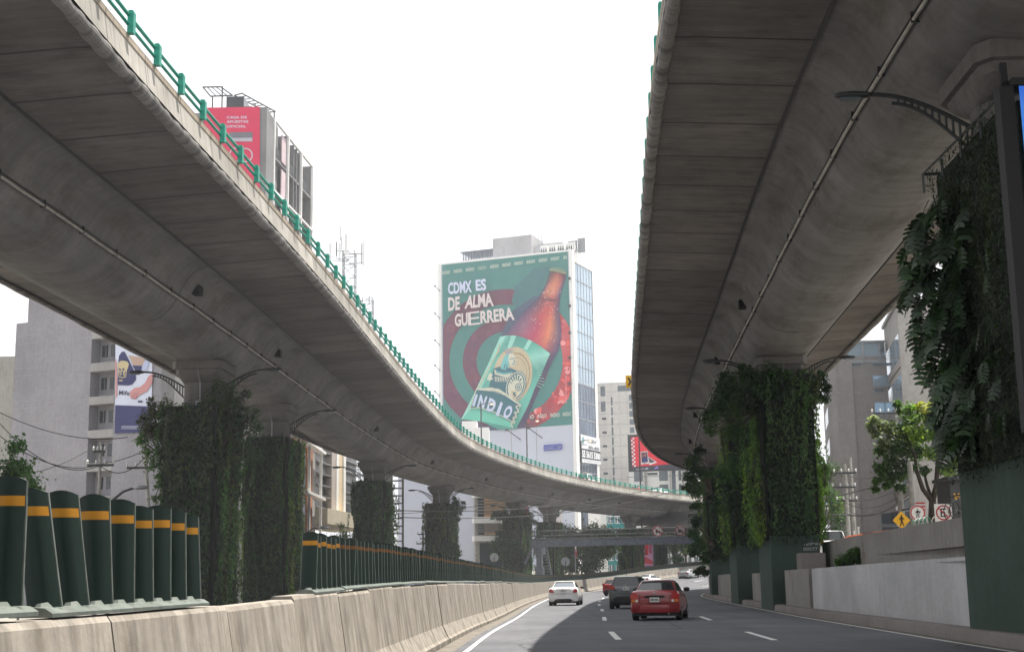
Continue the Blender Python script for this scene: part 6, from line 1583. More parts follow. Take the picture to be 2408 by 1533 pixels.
art_poly(mb, V1, q2([(442, 1010), (640, 1140), (480, 1196)]), lin((238, 232, 234)), .12)
art_poly(mb, V1, q2([(452, 1030), (600, 1128), (486, 1152)]), lin((84, 84, 90)), .15)
art_poly(mb, V1, q2([(120, 1240), (1300, 1152), (1310, 1270), (130, 1332)]), lin((64, 68, 78)), .08)
art_text(mb, V1, 'SARROTA', q2([(192, 1302), (374, 1288), (374, 1262), (192, 1276)]), lin((200, 202, 210)), .14, .02)
art_text(mb, V1, 'LED', q2([(388, 1288), (456, 1282), (456, 1250), (388, 1256)]), lin((226, 228, 236)), .14, .05)
art_poly(mb, V1, q2(ell(625, 1258, 48, 22, 14, -.2)), lin((140, 120, 190)), .14); art_poly(mb, V1, q2([(610, 1225), (650, 1218), (670, 1250), (640, 1262)]), lin((160, 140, 205)), .16)
mb.build('screen_face', M['art'], rs)
mb = MB(); xm = V1.px(1583, 1130)[0]; V1.box(mb, xm - .35, xm + .35, 1.5, 2.2, 0, z1_); V1.box(mb, -.3, V1.L, -.3, -.2, z0_ - 1.1, z0_ - 1.0); mb.build('mast', M['bsteel'], rs)
# chevron sign on the right viaduct edge
p = P(1479, 897, 93); rt = thing('chevron_sign', 'yellow sign with a black chevron standing on the right viaduct edge', 'road sign', (p.x, p.y, p.z - .8))
mb = MB(); mb.b2(p.x - .22, p.x + .24, p.y, p.y + .03, p.z - .42, p.z + .42); mb.build('sign_panel', flat('traffic_yellow', (.72, .40, .02), .5, 0, .05), rt)
mb = MB(); mb.prism([(-.10, .26), (.02, .26), (.16, 0), (.02, -.26), (-.10, -.26), (.04, 0)], Matrix(((1, 0, 0, p.x), (0, 0, -1, p.y), (0, 1, 0, p.z), (0, 0, 0, 1))), .006); mb.build('chevron', M['ink'], rt)
mb = MB(); mb.tube([(p.x + .2, p.y + .05, p.z - 2.2), (p.x + .2, p.y + .05, p.z + .42)], .03, 5); mb.build('post', M['steel'], rt)

# ================================================================== footbridge and ramp
Kf = Fr(1247, 163, 1700, 157, 1275)
fb = thing('footbridge', 'grey steel footbridge crossing the road under the curved viaduct', 'footbridge', Kf.w(2, 0, 0))
za_, zb_ = Kf.px(1270, 1285)[1], Kf.px(1270, 1270)[1]
mb = MB(); Kf.box(mb, 0, Kf.L, 0, .12, za_, zb_); Kf.box(mb, 0, Kf.L, 2.2, 2.32, za_, zb_); Kf.box(mb, 0, Kf.L, -.08, .2, za_ - .02, za_ + .04); Kf.box(mb, 0, Kf.L, -.08, .2, zb_ - .04, zb_ + .03); mb.build('girder', M['bsteel'], fb)
mb = MB(); Kf.box(mb, 0, Kf.L, .12, 2.2, zb_ - .25, zb_ - .1); mb.build('walkway', M['walld'], fb)
for d_ in (.1, 2.2):
    mb = MB()
    for z_ in (zb_ + .15, zb_ + .55, zb_ + 1.1): mb.tube([Kf.w(-.4, z_, d_), Kf.w(Kf.L, z_, d_)], .03, 4)
    x_ = 0
    while x_ < Kf.L: mb.tube([Kf.w(x_, zb_, d_), Kf.w(x_, zb_ + 1.1, d_)], .05 if int(x_ * 10) % 20 == 0 else .018, 4, caps=False); x_ += .2 if x_ > 2 else .5
    mb.build('handrail', M['dsteel'], fb)
xk = Kf.px(1262, 1320)[0]
mb = MB(); Kf.box(mb, xk - .25, xk + .35, .8, 1.5, 0, za_); Kf.box(mb, xk - .45, xk + .55, .3, 2.0, za_ - .9, za_); Kf.box(mb, xk - .35, xk + .5, .7, 1.6, 2.3, 3.2); mb.build('support_column', M['bsteel'], fb)
mb = MB()
for x_ in (-.1, 1.2): mb.tube([Kf.w(x_, zb_, 2.3), Kf.w(x_ - 1.2, .3, 11)], .14, 4)
for k in range(18): mb.tube([Kf.w(-.1 - 1.2 * k / 18, zb_ * (1 - k / 18) + .3, 2.3 + 8.7 * k / 18), Kf.w(1.2 - 1.2 * k / 18, zb_ * (1 - k / 18) + .3, 2.3 + 8.7 * k / 18)], .06, 4)
mb.tube([Kf.w(0.2, za_ + .2, .4), Kf.w(-.9, za_ - 1.9, .8)], .16, 4)
mb.tube([Kf.w(-.1, zb_ + 1.2, 2.3), Kf.w(-1.3, 1.4, 11)], .04, 4)
mb.build('stair', M['bsteel'], fb)
M['sign_red'] = flat('sign_red', (.36, .02, .03), .5); M['sign_white'] = flat('sign_white', (.62, .62, .60), .5, 0, .04); M['syel'] = flat('sign_yellow', (.72, .38, .02), .5, 0, .05)
def disc(c, r, d0, d1, n=28): return [[(c[0] + r * math.cos(2 * math.pi * k / n), c[1] + d, c[2] + r * math.sin(2 * math.pi * k / n)) for k in range(n)] for d in (d0, d1)]
def ringm(mb, c, r0, r1, d, n=28):
    for k in range(n):
        t0, t1 = 2 * math.pi * k / n, 2 * math.pi * (k + 1) / n
        mb.face([(c[0] + r0 * math.cos(t0), c[1] + d, c[2] + r0 * math.sin(t0)), (c[0] + r1 * math.cos(t0), c[1] + d, c[2] + r1 * math.sin(t0)), (c[0] + r1 * math.cos(t1), c[1] + d, c[2] + r1 * math.sin(t1)), (c[0] + r0 * math.cos(t1), c[1] + d, c[2] + r0 * math.sin(t1))])
def bar(mb, a, b, w_, d, c):
    a, b = Vector((c[0] + a[0], c[1] + d, c[2] + a[1])), Vector((c[0] + b[0], c[1] + d, c[2] + b[1])); e = (b - a).normalized(); n = Vector((-e.z, 0, e.x)) * w_ / 2
    mb.face([tuple(a - n), tuple(b - n), tuple(b + n), tuple(a + n)])
def round_sign(label, u, v, Y, r, glyph, slash=True, post=None, square=False):
    p = P(u, v, Y); c = (p.x, p.y, p.z); rt = thing('road_sign', label, 'road sign', (p.x, p.y, post if post is not None else p.z - r))
    mb = MB()
    if square: mb.b2(c[0] - r * 1.12, c[0] + r * 1.12, c[1] + .0, c[1] + .03, c[2] - r * 1.12, c[2] + r * 1.12)
    else: mb.loft(disc(c, r, .0, .03))
    mb.build('sign_plate', M['sign_white'], rt)
    mb = MB(); ringm(mb, c, r * .80, r * .97, -.012)
    if slash: bar(mb, (-r * .62, r * .62), (r * .62, -r * .62), r * .15, -.016, c)
    mb.build('red_ring', M['sign_red'], rt)
    mb = MB()
    for a, b, w_ in glyph: bar(mb, (a[0] * r, a[1] * r), (b[0] * r, b[1] * r), w_ * r, -.010, c)
    mb.build('symbol', M['ink'], rt)
    if post is not None: mb = MB(); mb.tube([(c[0], c[1] + .06, post), (c[0], c[1] + .06, c[2] + r * .3)], .035, 6); mb.build('post', M['steel'], rt)
    return rt
EG = [((-.3, -.5), (-.3, .5), .16), ((-.38, .46), (.35, .46), .14), ((-.38, -.46), (.35, -.46), .14), ((-.3, 0), (.22, 0), .14)]
TRUCK = [((-.42, -.05), (.12, -.05), .42), ((.15, -.12), (.42, -.12), .28), ((-.3, -.38), (-.12, -.38), .16), ((.18, -.38), (.36, -.38), .16)]
round_sign('round no entry for lorries sign hanging on the footbridge rail, left of two', 1547, 1248, 159, .62, TRUCK)
round_sign('round no entry for lorries sign hanging on the footbridge rail, right of two', 1600, 1246.5, 158.5, .62, TRUCK)
# sign backs near the barrier
for u_, v_, lab_ in ((1162, 1310, 'grey back of a round sign in front of the dark shrub mass'), (1329.5, 1320, 'grey back of a round sign in front of the white building')):
    p = P(u_, v_, 135); rt = thing('road_sign', lab_, 'road sign', (p.x, p.y, 0)); mb = MB(); mb.loft(disc(tuple(p), .42, 0, .03)); mb.build('sign_plate', M['steel'], rt); mb = MB(); mb.tube([(p.x, p.y - .05, 0), (p.x, p.y - .05, p.z)], .04, 5); mb.build('post', M['dsteel'], rt)
# ramp beam with long slots, behind the footbridge
N1 = Fr(1462, 222, 1700, 216, 1230)
rp_ = thing('ramp_structure', 'concrete ramp beam with two rounded slots behind the footbridge', 'ramp', N1.w(4, 0, 1))
def zn(X, Y): return (1165.2 + X * .19926, 1096.7 + Y * .19926)
n_ = lambda X, Y: N1.px(*zn(X, Y))
top = n_(1700, 545)[1]; b1 = n_(1700, 695)[1]
sl = [(n_(1700, 0)[0], n_(2040, 0)[0], n_(1700, 634)[1], n_(1700, 592)[1]), (n_(2245, 0)[0], n_(2460, 0)[0], n_(2245, 598)[1], n_(2245, 560)[1])]
xa0 = n_(1520, 0)[0]; x_ = xa0; mb = MB()
for (a, b, z0_, z1_) in sl:
    N1.box(mb, x_, a, 0, 1.2, b1, top); N1.box(mb, a, b, 0, 1.2, z1_, top); N1.box(mb, a, b, 0, 1.2, b1, z0_); N1.box(mb, a, b, 1.1, 1.3, z0_, z1_); x_ = b
N1.box(mb, x_, N1.L, 0, 1.2, b1, top); N1.box(mb, n_(1510, 0)[0], n_(1600, 0)[0], .2, 1.2, 0, b1)
mb.build('slotted_beam', M['pier'], rp_)
mb = MB()
pts = [(1600, 800), (1700, 745), (1850, 705), (2050, 672), (2350, 640), (2600, 620)]
for (xa_, ya_), (xb_, yb_) in zip(pts, pts[1:]):
    a0, b0 = N1.px(*zn(xa_, ya_)), N1.px(*zn(xb_, yb_))
    for d0_, d1_ in ((-2.4, -2.4),):
        mb.face([N1.w(a0[0], a0[1] - 1.6, d0_), N1.w(b0[0], b0[1] - 1.6, d0_), N1.w(*b0, d0_), N1.w(*a0, d0_)])
        mb.face([N1.w(*a0, d0_), N1.w(*b0, d0_), N1.w(*b0, 0), N1.w(*a0, 0)])
        mb.face([N1.w(a0[0], a0[1] - 1.6, 0), N1.w(b0[0], b0[1] - 1.6, 0), N1.w(b0[0], b0[1] - 1.6, d0_), N1.w(a0[0], a0[1] - 1.6, d0_)])
mb.build('ramp_deck', M['pier'], rp_)
# ================================================================== trees and far planting
TG = [(.025, .055, .018), (.04, .08, .025), (.055, .095, .03), (.02, .04, .018)]
p = P(1382, 1340, 196); tree(p.x, 196, .8, 8.6, 'broad dark tree with pale leaf tips behind the footbridge, left of the farthest pier', 51, (4.1, 3.6), TG + [(.12, .16, .09)], .34, .25, .2, 17000, shape=40)
p = P(1325, 1330, 205); tree(p.x, 205, .8, 7.6, 'light green young tree left of the broad dark tree', 52, (2.4, 2.2), LIME + MID, .26, .14, .4, 2600, shape=12)
p = P(1585, 1320, 235); tree(p.x, 235, 2.5, 9, 'olive tree behind the far bend of the barrier', 53, (2.8, 3.6), MID, .3, .2, .3, 3600, shape=14)
p = P(1612, 1320, 232); tree(p.x, 232, 2.5, 9, 'bright green tree at the far right of the bend', 54, (3.0, 3.0), LIME + MID[:1], .3, .2, .3, 3600, shape=14)
p = P(1230, 1330, 215); tree(p.x, 215, .5, 6, 'yellow green sunlit tree seen beside the footbridge stair', 55, (1.8, 1.8), LIME, .25, .14, .4, 1500, shape=8)
p = P(802, 1300, 130); tree(p.x, 130, 0, 7.2, 'thin pale green tree between the louvred building and the lone green pier', 56, (1.6, 2.2), LIME + MID, .2, .1, .4, 1200, shape=9)
p = P(-10, 1300, 42); tree(-15.6, 42, 0, 6.1, 'bright green tree cut by the left edge of the photo', 57, (1.35, 1.3), [(.04, .11, .02), (.06, .14, .03), (.02, .05, .02)], .13, .1, .4, 4200, shape=13)
p = P(1940, 1300, 120); tree(p.x, 120, 2, 9.2, 'yellow green street tree behind the white suv', 58, (2.5, 3.6), LIME + MID, .22, .15, .35, 5200, shape=16)
# second pair of planted piers with a pink poster between
for u_, lab_ in ((1497, 'narrow green wall left of the pink poster'), (1549, 'narrow green wall right of the pink poster')):
    p = P(u_, 1330, 236); green_wall(p.x, 236, -.5, 2.0, 3, 2.5, 8.3, lab_, 300 + u_, MID + DARK, None, 70, .24, .25, group='green walls either side of the pink poster')
V2 = Fr(1510, 233, 1535, 233); rt = thing('poster_totem', 'tall pink poster of a figure in a red dress between two far green walls', 'poster', V2.w(V2.L / 2, 2.6, .2))
z0_, z1_ = V2.px(1520, 1334)[1], V2.px(1520, 1268)[1]
mb = MB(); V2.box(mb, 0, V2.L, 0, .4, z0_ - .5, z1_ + .3); mb.build('poster_case', M['bsteel'], rt)
mb = MB(); 
art_poly(mb, V2, [(1510.5, 1268), (1534, 1268), (1535.5, 1334), (1511, 1334)], lin((214, 160, 196)), .05)
art_poly(mb, V2, [(1511, 1305), (1534.5, 1318), (1535, 1326), (1511.3, 1324)], lin((206, 80, 92)), .08)
art_poly(mb, V2, [(1517, 1282), (1521, 1276), (1525, 1283), (1524, 1305), (1515, 1304)], lin((196, 50, 60)), .10); art_poly(mb, V2, ell(1519.5, 1274, 2.2, 3, 10), lin((80, 40, 50)), .12)
art_poly(mb, V2, [(1526, 1280), (1533, 1281), (1533, 1302), (1526, 1300)], lin((180, 90, 120)), .09)
art_text(mb, V2, 'Fuentes', [(1518, 1331.5), (1529, 1331.5), (1529, 1328), (1518, 1328)], lin((90, 60, 120)), .12, .02)
mb.build('poster_face', M['art'], rt)
# flag
p = P(1352, 1292, 175); rt = thing('flag', 'furled red and white flag on a thin pole left of the broad dark tree', 'flag', (p.x, p.y, .7)); mb = MB(); mb.tube([(p.x, p.y, .7), (p.x, p.y, P(1352, 1272, 175).z)], .05, 5); mb.build('pole', M['steel'], rt)
for nm, mt, v0, v1, du in (('white_cloth', M['white'], 1278, 1291, 2.4), ('red_cloth', M['sign_red'], 1288, 1304, 4.2)):
    mb = MB(); k = 5; a = [P(1352.3, v0, 174.9), P(1352.3, v1, 174.9)]
    for j in range(k): 
        t0, t1 = j / k, (j + 1) / k; f = lambda t, q: tuple(a[0].lerp(a[1], q) + Vector((du * .055 * t, -.12 * math.sin(t * 9), -.35 * t)))
        mb.face([f(t0, 1), f(t1, 1), f(t1, 0), f(t0, 0)])
    mb.build(nm, mt, rt, smooth='all')
for lab_, u, v, Y, du, dv in (('glowing lamp rising above the viaduct in front of the beer advert', 1131, 951, 235, 22, -2), ('glowing lamp above the viaduct at the foot of the beer advert', 1238, 991, 250, 22, -2), ('glowing lamp in front of the sale banner', 1366, 1038, 255, 18, -2)): cobra(lab_, u, v, Y, du, dv, True, 0, False, .11)
cobra('pale street lamp in front of the red screen', 1502, 1009, 214, 14, 1, zb=1, r=.1)
# ================================================================== right side, upper street
bw = concrete('brown_grey_render', (.27, .25, .245), 'z', .25, .1, .3); bw2 = concrete('light_concrete_block', (.33, .315, .30), 'z', .25, .1, .3)
H1 = Fr(1984, 128, 2106, 128); H0 = Fr(1950, 162, 1984, 128)
rb = thing('apartment_building', 'brown grey office block with ribbon windows behind the tree on the right', 'office building', H1.w(5, 0, 4))
def zh(X, Y): return (1713.6 + X * .31305, 616.9 + Y * .31305)
zq = H1.px(2000, 838)[1]
mb = MB(); H1.box(mb, 0, H1.L, 0, 4, 1, zq); H0.box(mb, 0, H0.L - .05, .0, 1.5, 1, zq - .5); mb.build('walls', bw, rb)
h = lambda X, Y: H1.px(*zh(X, Y))
mb = MB()
for Y_ in (850, 978, 1180): H1.box(mb, 0, H1.L, -.02, .02, h(1000, Y_)[1] - .03, h(1000, Y_)[1] + .03)
mb.build('render_joints', M['steel'], rb)
for X0, X1, Y0, Y1 in ((1088, 1248, 850, 932), (1100, 1240, 1052, 1130), (1110, 1170, 1310, 1345), (1095, 1165, 950, 972), (1112, 1180, 1150, 1170)):
    a, b = h(X0, Y1), h(X1, Y0); windows(rb, H1, [(a[0], b[0], a[1], b[1])], M['bglass'] if X1 - X0 > 100 else M['glass'], M['steel'])
zt1 = h(1100, 590)[1]; zt0 = h(1100, 740)[1]
mb = MB(); H1.box(mb, h(860, 0)[0], H1.L, .1, 8, zt0, zt1 - .1); mb.build('glazed_attic', M['bglass'], rb)
mb = MB()
for X_ in (965, 1090, 1250): x_ = h(X_, 0)[0]; H1.box(mb, x_ - .1, x_ + .1, -.05, .15, zt0, zt1)
H1.box(mb, h(860, 0)[0], H1.L, -.05, .3, zt1 - .15, zt1 + .05); H1.box(mb, h(860, 0)[0], H1.L, -.05, .3, zt0 - .15, zt0 + .1)
for k in range(14): z_ = zt0 + (zt1 - zt0) * k / 14; H1.box(mb, h(1100, 0)[0], h(1248, 0)[0], -.02, .09, z_, z_ + .03)
mb.build('attic_frame', M['steel'], rb)
a, b = h(880, 778), h(1245, 758)
windows(rb, H1, [(a[0], (a[0] + b[0]) / 2 - .8, a[1], b[1]), ((a[0] + b[0]) / 2 + .3, b[0] - .4, a[1], b[1])], M['glass'], M['steel'])
a, b = H1.px(2091, 1300), H1.px(2130, 1255)
for (u0, u1, v0, v1) in ((2073, 2120, 1203, 1232), (2073, 2120, 1238, 1247)):
    a, b = H1.px(u0, v1), H1.px(u1, v0); windows(rb, H1, [(a[0], b[0], a[1], b[1])], M['dglass'], M['steel'])
fl = 3.35
for k in range(9):
    z_ = 4.5 + k * fl
    for j in range(3): a_ = H0.L * (.12 + .29 * j); windows(rb, H0, [(a_, a_ + H0.L * .24, z_, z_ + 1.7)], M['glass'])
# taller wing on the right
H3 = Fr(2106, 130, 2142, 118); H4 = Fr(2142, 118, 2290, 118.8)
rb2 = thing('apartment_building', 'taller pale concrete wing with slanting window rows, partly behind the big lobed leaves', 'office building', H4.w(4, 0, 4))
z3 = H4.px(2150, 717)[1]
mb = MB(); H3.box(mb, 0, H3.L, 0, 14, 1, z3); H4.box(mb, 0.05, H4.L, 0.02, .3, 1, z3); H3.box(mb, -.1, H3.L + .1, -.2, 14, z3, z3 + .3); mb.build('walls', bw2, rb2)
k = 0
for k in range(9):
    z_ = z3 - 4.6 - k * 3.55
    for j in range(4): a_ = H3.L * (.05 + .235 * j); windows(rb2, H3, [(a_, a_ + H3.L * .21, z_, z_ + 2.2)], M['bglass'])
    mb = MB(); H3.box(mb, 0, H3.L, -.12, .02, z_ - .75, z_ - .25); mb.build('sill_band', bw, rb2)
mb = MB(); a_, b_ = H4.L * .06, H4.L * .7; H4.box(mb, 0, H4.L, -.02, .03, z3 - 5.8, z3 - 5.7); H4.box(mb, 0, H4.L, -.02, .03, z3 - 13, z3 - 12.9); mb.build('render_joints', M['steel'], rb2)
# white stair tank on roof
# tree on the parapet
TR = [(.06, .12, .03), (.11, .20, .035), (.18, .27, .04), (.30, .32, .04), (.05, .09, .035)]
p = P(2192, 1245, 66)
rt = thing('street_tree', 'forked tree with sunlit yellow green leaves above the upper parapet on the right', 'tree', (p.x, 66, 2.3))
mb = MB(); f0 = P(2193, 1180, 66)
mb.tube([(p.x, 66, 2.2), tuple(P(2192, 1215, 66)), tuple(f0)], [.22, .19, .17], 9)
mb.tube([tuple(f0), tuple(P(2170, 1150, 66)), tuple(P(2155, 1105, 66)), tuple(P(2150, 1060, 66))], [.13, .11, .09, .05], 7)
mb.tube([tuple(f0), tuple(P(2180, 1140, 66.3)), tuple(P(2172, 1105, 66.5))], [.09, .07, .05], 7)
mb.tube([tuple(f0), tuple(P(2202, 1140, 66)), tuple(P(2204, 1100, 66)), tuple(P(2210, 1040, 66))], [.15, .12, .10, .06], 7)
for a, b in (((2155, 1105), (2080, 1130)), ((2150, 1060), (2070, 1020)), ((2150, 1070), (2110, 990)), ((2210, 1040), (2180, 970)), ((2210, 1050), (2250, 1000)), ((2155, 1100), (2100, 1080)), ((2204, 1090), (2250, 1110))): mb.tube([tuple(P(*a, 66)), tuple(P((a[0] + b[0]) / 2, (a[1] + b[1]) / 2 - 8, 66)), tuple(P(*b, 66))], [.05, .035, .01], 5)
mb.build('trunk', M['bark'], rt, smooth='all')
cl_ = [(2075, 1000, 20, 0, 0), (2055, 985, 12, 0, 0), (2050, 1010, 9, 0, 0), (2100, 1010, 26, 0, 0), (2085, 1045, 26, 0, 0), (2120, 965, 16, 0, 1), (2110, 950, 12, 0, 1), (2145, 985, 26, 0, 1), (2170, 965, 24, 0, 2), (2165, 935 + 20, 14, 0, 2), (2190, 985, 28, 0, 2), (2215, 985, 26, 0, 2), (2130, 1015, 30, 0, 1), (2165, 1020, 30, 0, 2), (2200, 1020, 30, .5, 2), (2235, 1010, 26, 0, 1), (2120, 1055, 30, 0, 0), (2155, 1060, 30, 1, 0), (2100, 1085, 28, 0, 0), (2080, 1110, 22, 0, 0), (2062, 1130, 14, 0, 0), (2085, 1140, 14, 0, 0), (2110, 1120, 22, 0, 0), (2135, 1100, 26, 0, 0), (2060, 1150, 12, 0, 0), (2195, 1065, 26, 0, 1), (2230, 1050, 30, 0, 1), (2255, 1040, 24, 0, 1), (2250, 1085, 26, 0, 1), (2222, 1105, 22, 0, 1), (2260, 1120, 20, 0, 0), (2235, 1135, 20, 1, 0), (2112, 1145, 12, 0, 0), (2210, 1150, 12, 0, 1), (2175, 1105, 16, 0, 0), (2045, 1000, 13, 0, 0), (2060, 1020, 14, 0, 0), (2065, 1100, 16, 0, 0), (2070, 1060, 18, .4, 0), (2140, 960, 16, 0, 1), (2240, 985, 20, 0, 1), (2260, 1000, 20, 0, 2), (2190, 955, 14, 0, 2), (2120, 1150, 14, 0, 0), (2090, 1120, 20, .5, 0), (2265, 1060, 22, 0, 1), (2145, 1030, 28, .6, 1)]
for grp, cols in ((0, [TR[0], TR[4], TR[0], (.16, .20, .12)]), (1, [TR[0], TR[1], TR[2]]), (2, [TR[2], TR[3], TR[1]])):
    cs = [P(u, v, 66 + dy) for u, v, r_, dy, g in cl_ if g == grp]; rad = [r_ * 66 / F_PX * .86 for u, v, r_, dy, g in cl_ if g == grp]
    tot = sum(q * q for q in rad); pos, nr, c_ = blob_leaves([tuple(q) for q in cs], rad, [int(400 * (q / .5) ** 2) + 40 for q in rad], 70 + grp, cols)
    leafobj('crown', pos, nr, .19, c_, M['sunny_leaf'], rt, .55, .6, 70 + grp)
# utility poles and wires
def pole(label, u, Y, vt, arms_, zb=2.3, r=.14, insul=(), name='utility_pole', lean=0):
    a = P(u, 1300, Y); t = P(u, vt, Y); rt = thing(name, label, 'utility pole', (t.x + lean, Y, zb)); mb = MB()
    mb.tube([(t.x + lean, Y, zb), (t.x, Y, t.z)], [r, r * .7], 8); mb.build('pole_shaft', M['wood'], rt)
    for (u0, u1, v_) in arms_:
        b0, b1 = P(u0, v_, Y), P(u1, v_ - .0, Y); mb = MB(); mb.box(((b0.x + b1.x) / 2, Y - .1, (b0.z + b1.z) / 2), (abs(b1.x - b0.x), .1, .12)); mb.build('cross_arm', M['dsteel'], rt)
        mb = MB(); n = max(3, int(abs(b1.x - b0.x) / .55))
        for k in range(n + 1): x_ = b0.x + (b1.x - b0.x) * k / n; mb.loft([[(x_ + q * math.cos(t_), Y - .1 + q * math.sin(t_), b0.z + zz) for t_ in [2 * math.pi * j / 8 for j in range(8)]] for q, zz in ((.03, .05), (.07, .10), (.04, .16), (.07, .20), (.02, .28))])
        mb.build('insulators', M['insul'], rt)
    return rt
pole('concrete utility pole with two cross arms left of the sunlit tree', 1986, 96, 1090, [(1961, 2012, 1112), (1958, 2010, 1145.5)], 2.3, .16)
pole('second concrete pole right beside the two armed pole', 1999, 97, 1075, [(1968, 2014, 1177)], 2.3, .15)
pole('tall pole behind the sunlit tree crown', 2106, 88, 962, [(2050, 2108, 972), (2052, 2108, 1005)], 2.3, .15)
pole('pale thick pole standing left of the pedestrian sign', 2116, 66, 1150, [], 2.3, .20)
pole('plain grey pole between the pedestrian sign and the round sign', 2139, 64, 1085, [], 2.3, .17)
pole('slim dark mast beside the tallest green wall', 1914, 120, 1005, [(1908, 1922, 1117)], 2.0, .07)
pole('rusty pole with glass insulators in front of the grey block', 237, 70, 1040, [(207, 268, 1094), (222, 248, 1062)], 0, .11)
pole('leaning pale pole left of the nearest green wall', 338, 74, 1010, [(300, 362, 1100)], 0, .13, lean=.9)
pole('small utility pole with crossed arms in front of the pale blue wall', 995, 150, 1238, [(982, 1010, 1256), (988, 1008, 1266), (980, 1008, 1278)], 0, .12)
pole('short white topped mast rising by the left edge', 60, 62, 1080, [(46, 74, 1118)], 0, .06)
def cable(name, label, a, b, sag, r=.018, n=14, group='overhead cables'):
    mb = MB(); A_, B_ = Vector(a), Vector(b); pts = [tuple(A_.lerp(B_, k / n) - Vector((0, 0, sag * 4 * (k / n) * (1 - k / n)))) for k in range(n + 1)]; mb.tube(pts, r, 4, caps=False)
    return tag(mb.build(name, M['wire']), label, 'cable', group)
for i, (a, b, sg, lab_) in enumerate([((-10, 965, 60), (300, 1028, 72), .5, 'upper cable across the grey block'), ((-10, 985, 55), (237, 1094, 70), .9, 'middle cable sagging to the rusty pole'), ((0, 1025, 55), (222, 1096, 70), .5, 'lower cable from the left edge to the rusty pole'), ((237, 1096, 70), (345, 1070, 74), .6, 'cable from the rusty pole to the leaning pole'), ((0, 1120, 60), (205, 1060, 70), .3, 'thin cable rising to the rusty pole top'), ((240, 1090, 70), (400, 1020, 80), .3, 'thin cable rising behind the nearest green wall'),
        ((900, 1120, 150), (1118, 1108, 185), .2, 'upper cable across the pale blue wall'), ((900, 1210, 150), (1170, 1182, 185), .2, 'lower cable across the pale blue wall'), ((940, 1200, 120), (1560, 1112 + 30, 170), 1.0, 'long cable crossing in front of the left viaduct'), ((940, 1216, 120), (1600, 1150, 170), 1.2, 'second long cable crossing in front of the left viaduct'),
        ((1987, 1112, 96), (2110, 1075, 88), .8, 'cable from the double pole to the tall pole'), ((2050, 972, 88), (2240, 940, 60), .6, 'cable rising right from the tall pole'), ((2060, 974, 88), (2260, 965, 60), .4, 'second cable running right from the tall pole'), ((2070, 972, 88), (2250, 900, 60), .8, 'third cable running right from the tall pole'),
        ((1900, 1170, 110), (2120, 1120, 66), .3, 'cable crossing the brown block'), ((1900, 1195, 100), (2140, 1195, 64), .4, 'cable low in front of the brown block'), ((1986, 1180, 96), (2139, 1150, 64), .6, 'cable bundle strand in front of the brown block'), ((1986, 1195, 96), (2139, 1160, 64), .7, 'sagging cable strand in front of the brown block'), ((1986, 1205, 96), (2139, 1170, 64), .5, 'lowest cable strand in front of the brown block'), ((1986, 1170, 96), (2139, 1130, 64), .5, 'highest cable strand in front of the brown block')]):
    cable('overhead_cable', lab_, P(*a), P(*b), sg, .02 if a[2] < 100 else .035)
# signs on the parapet
p = P(2120, 1223, 57.5); rt = thing('pedestrian_sign', 'yellow diamond pedestrian crossing sign above the grey parapet', 'road sign', (p.x, p.y, 2.9)); s_ = .36
mb = MB(); mb.prism([(-s_, 0), (0, -s_), (s_, 0), (0, s_)], Matrix(((1, 0, 0, p.x), (0, 0, -1, p.y), (0, 1, 0, p.z), (0, 0, 0, 1))), .02); mb.build('sign_plate', M['syel'], rt)
mb = MB(); c = (p.x, p.y, p.z); ringm(mb, (c[0], c[1], c[2] + .185), 0, .035, -.026, 12)
for a, b, w_ in (((0, .14), (0, -.02), .09), ((0, -.02), (-.07, -.24), .045), ((0, -.02), (.08, -.23), .045), ((-.02, .13), (-.11, .02), .035), ((.02, .13), (.10, .03), .035)): bar(mb, a, b, w_, -.026, c)
mb.build('symbol', M['ink'], rt); mb = MB(); mb.tube([(p.x, p.y + .05, 2.4), (p.x, p.y + .05, p.z + .2)], .03, 6); mb.build('post', M['steel'], rt)
CART = [((-.05, .52), (.05, .52), .16), ((-.02, .34), (-.02, -.05), .26), ((.0, .25), (.28, .12), .09), ((.22, -.05), (.32, .22), .14), ((-.1, -.1), (-.16, -.6), .12), ((.08, -.1), (.14, -.6), .12), ((-.05, .28), (-.3, .0), .09)]
round_sign('round red rimmed sign of a street vendor figure, beside the tree trunk', 2158, 1205.5, 60, .33, CART, False, 2.4)
round_sign('square no parking sign with a crossed letter E, right of the tree trunk', 2218.5, 1205, 56, .31, EG, True, 2.4, True)
p0, p1 = P(2153, 1200, 70), P(2175, 1180, 70); rt = thing('notice_board', 'small red and white notice behind the round sign', 'sign', (p0.x, 70, 2.3)); mb = MB(); mb.b2(p0.x, p1.x, 70, 70.05, p0.z, p1.z); mb.build('sign_plate', M['sign_white'], rt); mb = MB()
for k in (0, .38, .8): mb.b2(p0.x, p1.x, 69.97, 70, p0.z + (p1.z - p0.z) * k, p0.z + (p1.z - p0.z) * (k + .18))
mb.build('red_bars', M['sign_red'], rt); mb = MB(); mb.tube([(p1.x, 70.1, 2.3), (p1.x, 70.1, p0.z)], .04, 5); mb.build('post', M['steel'], rt)
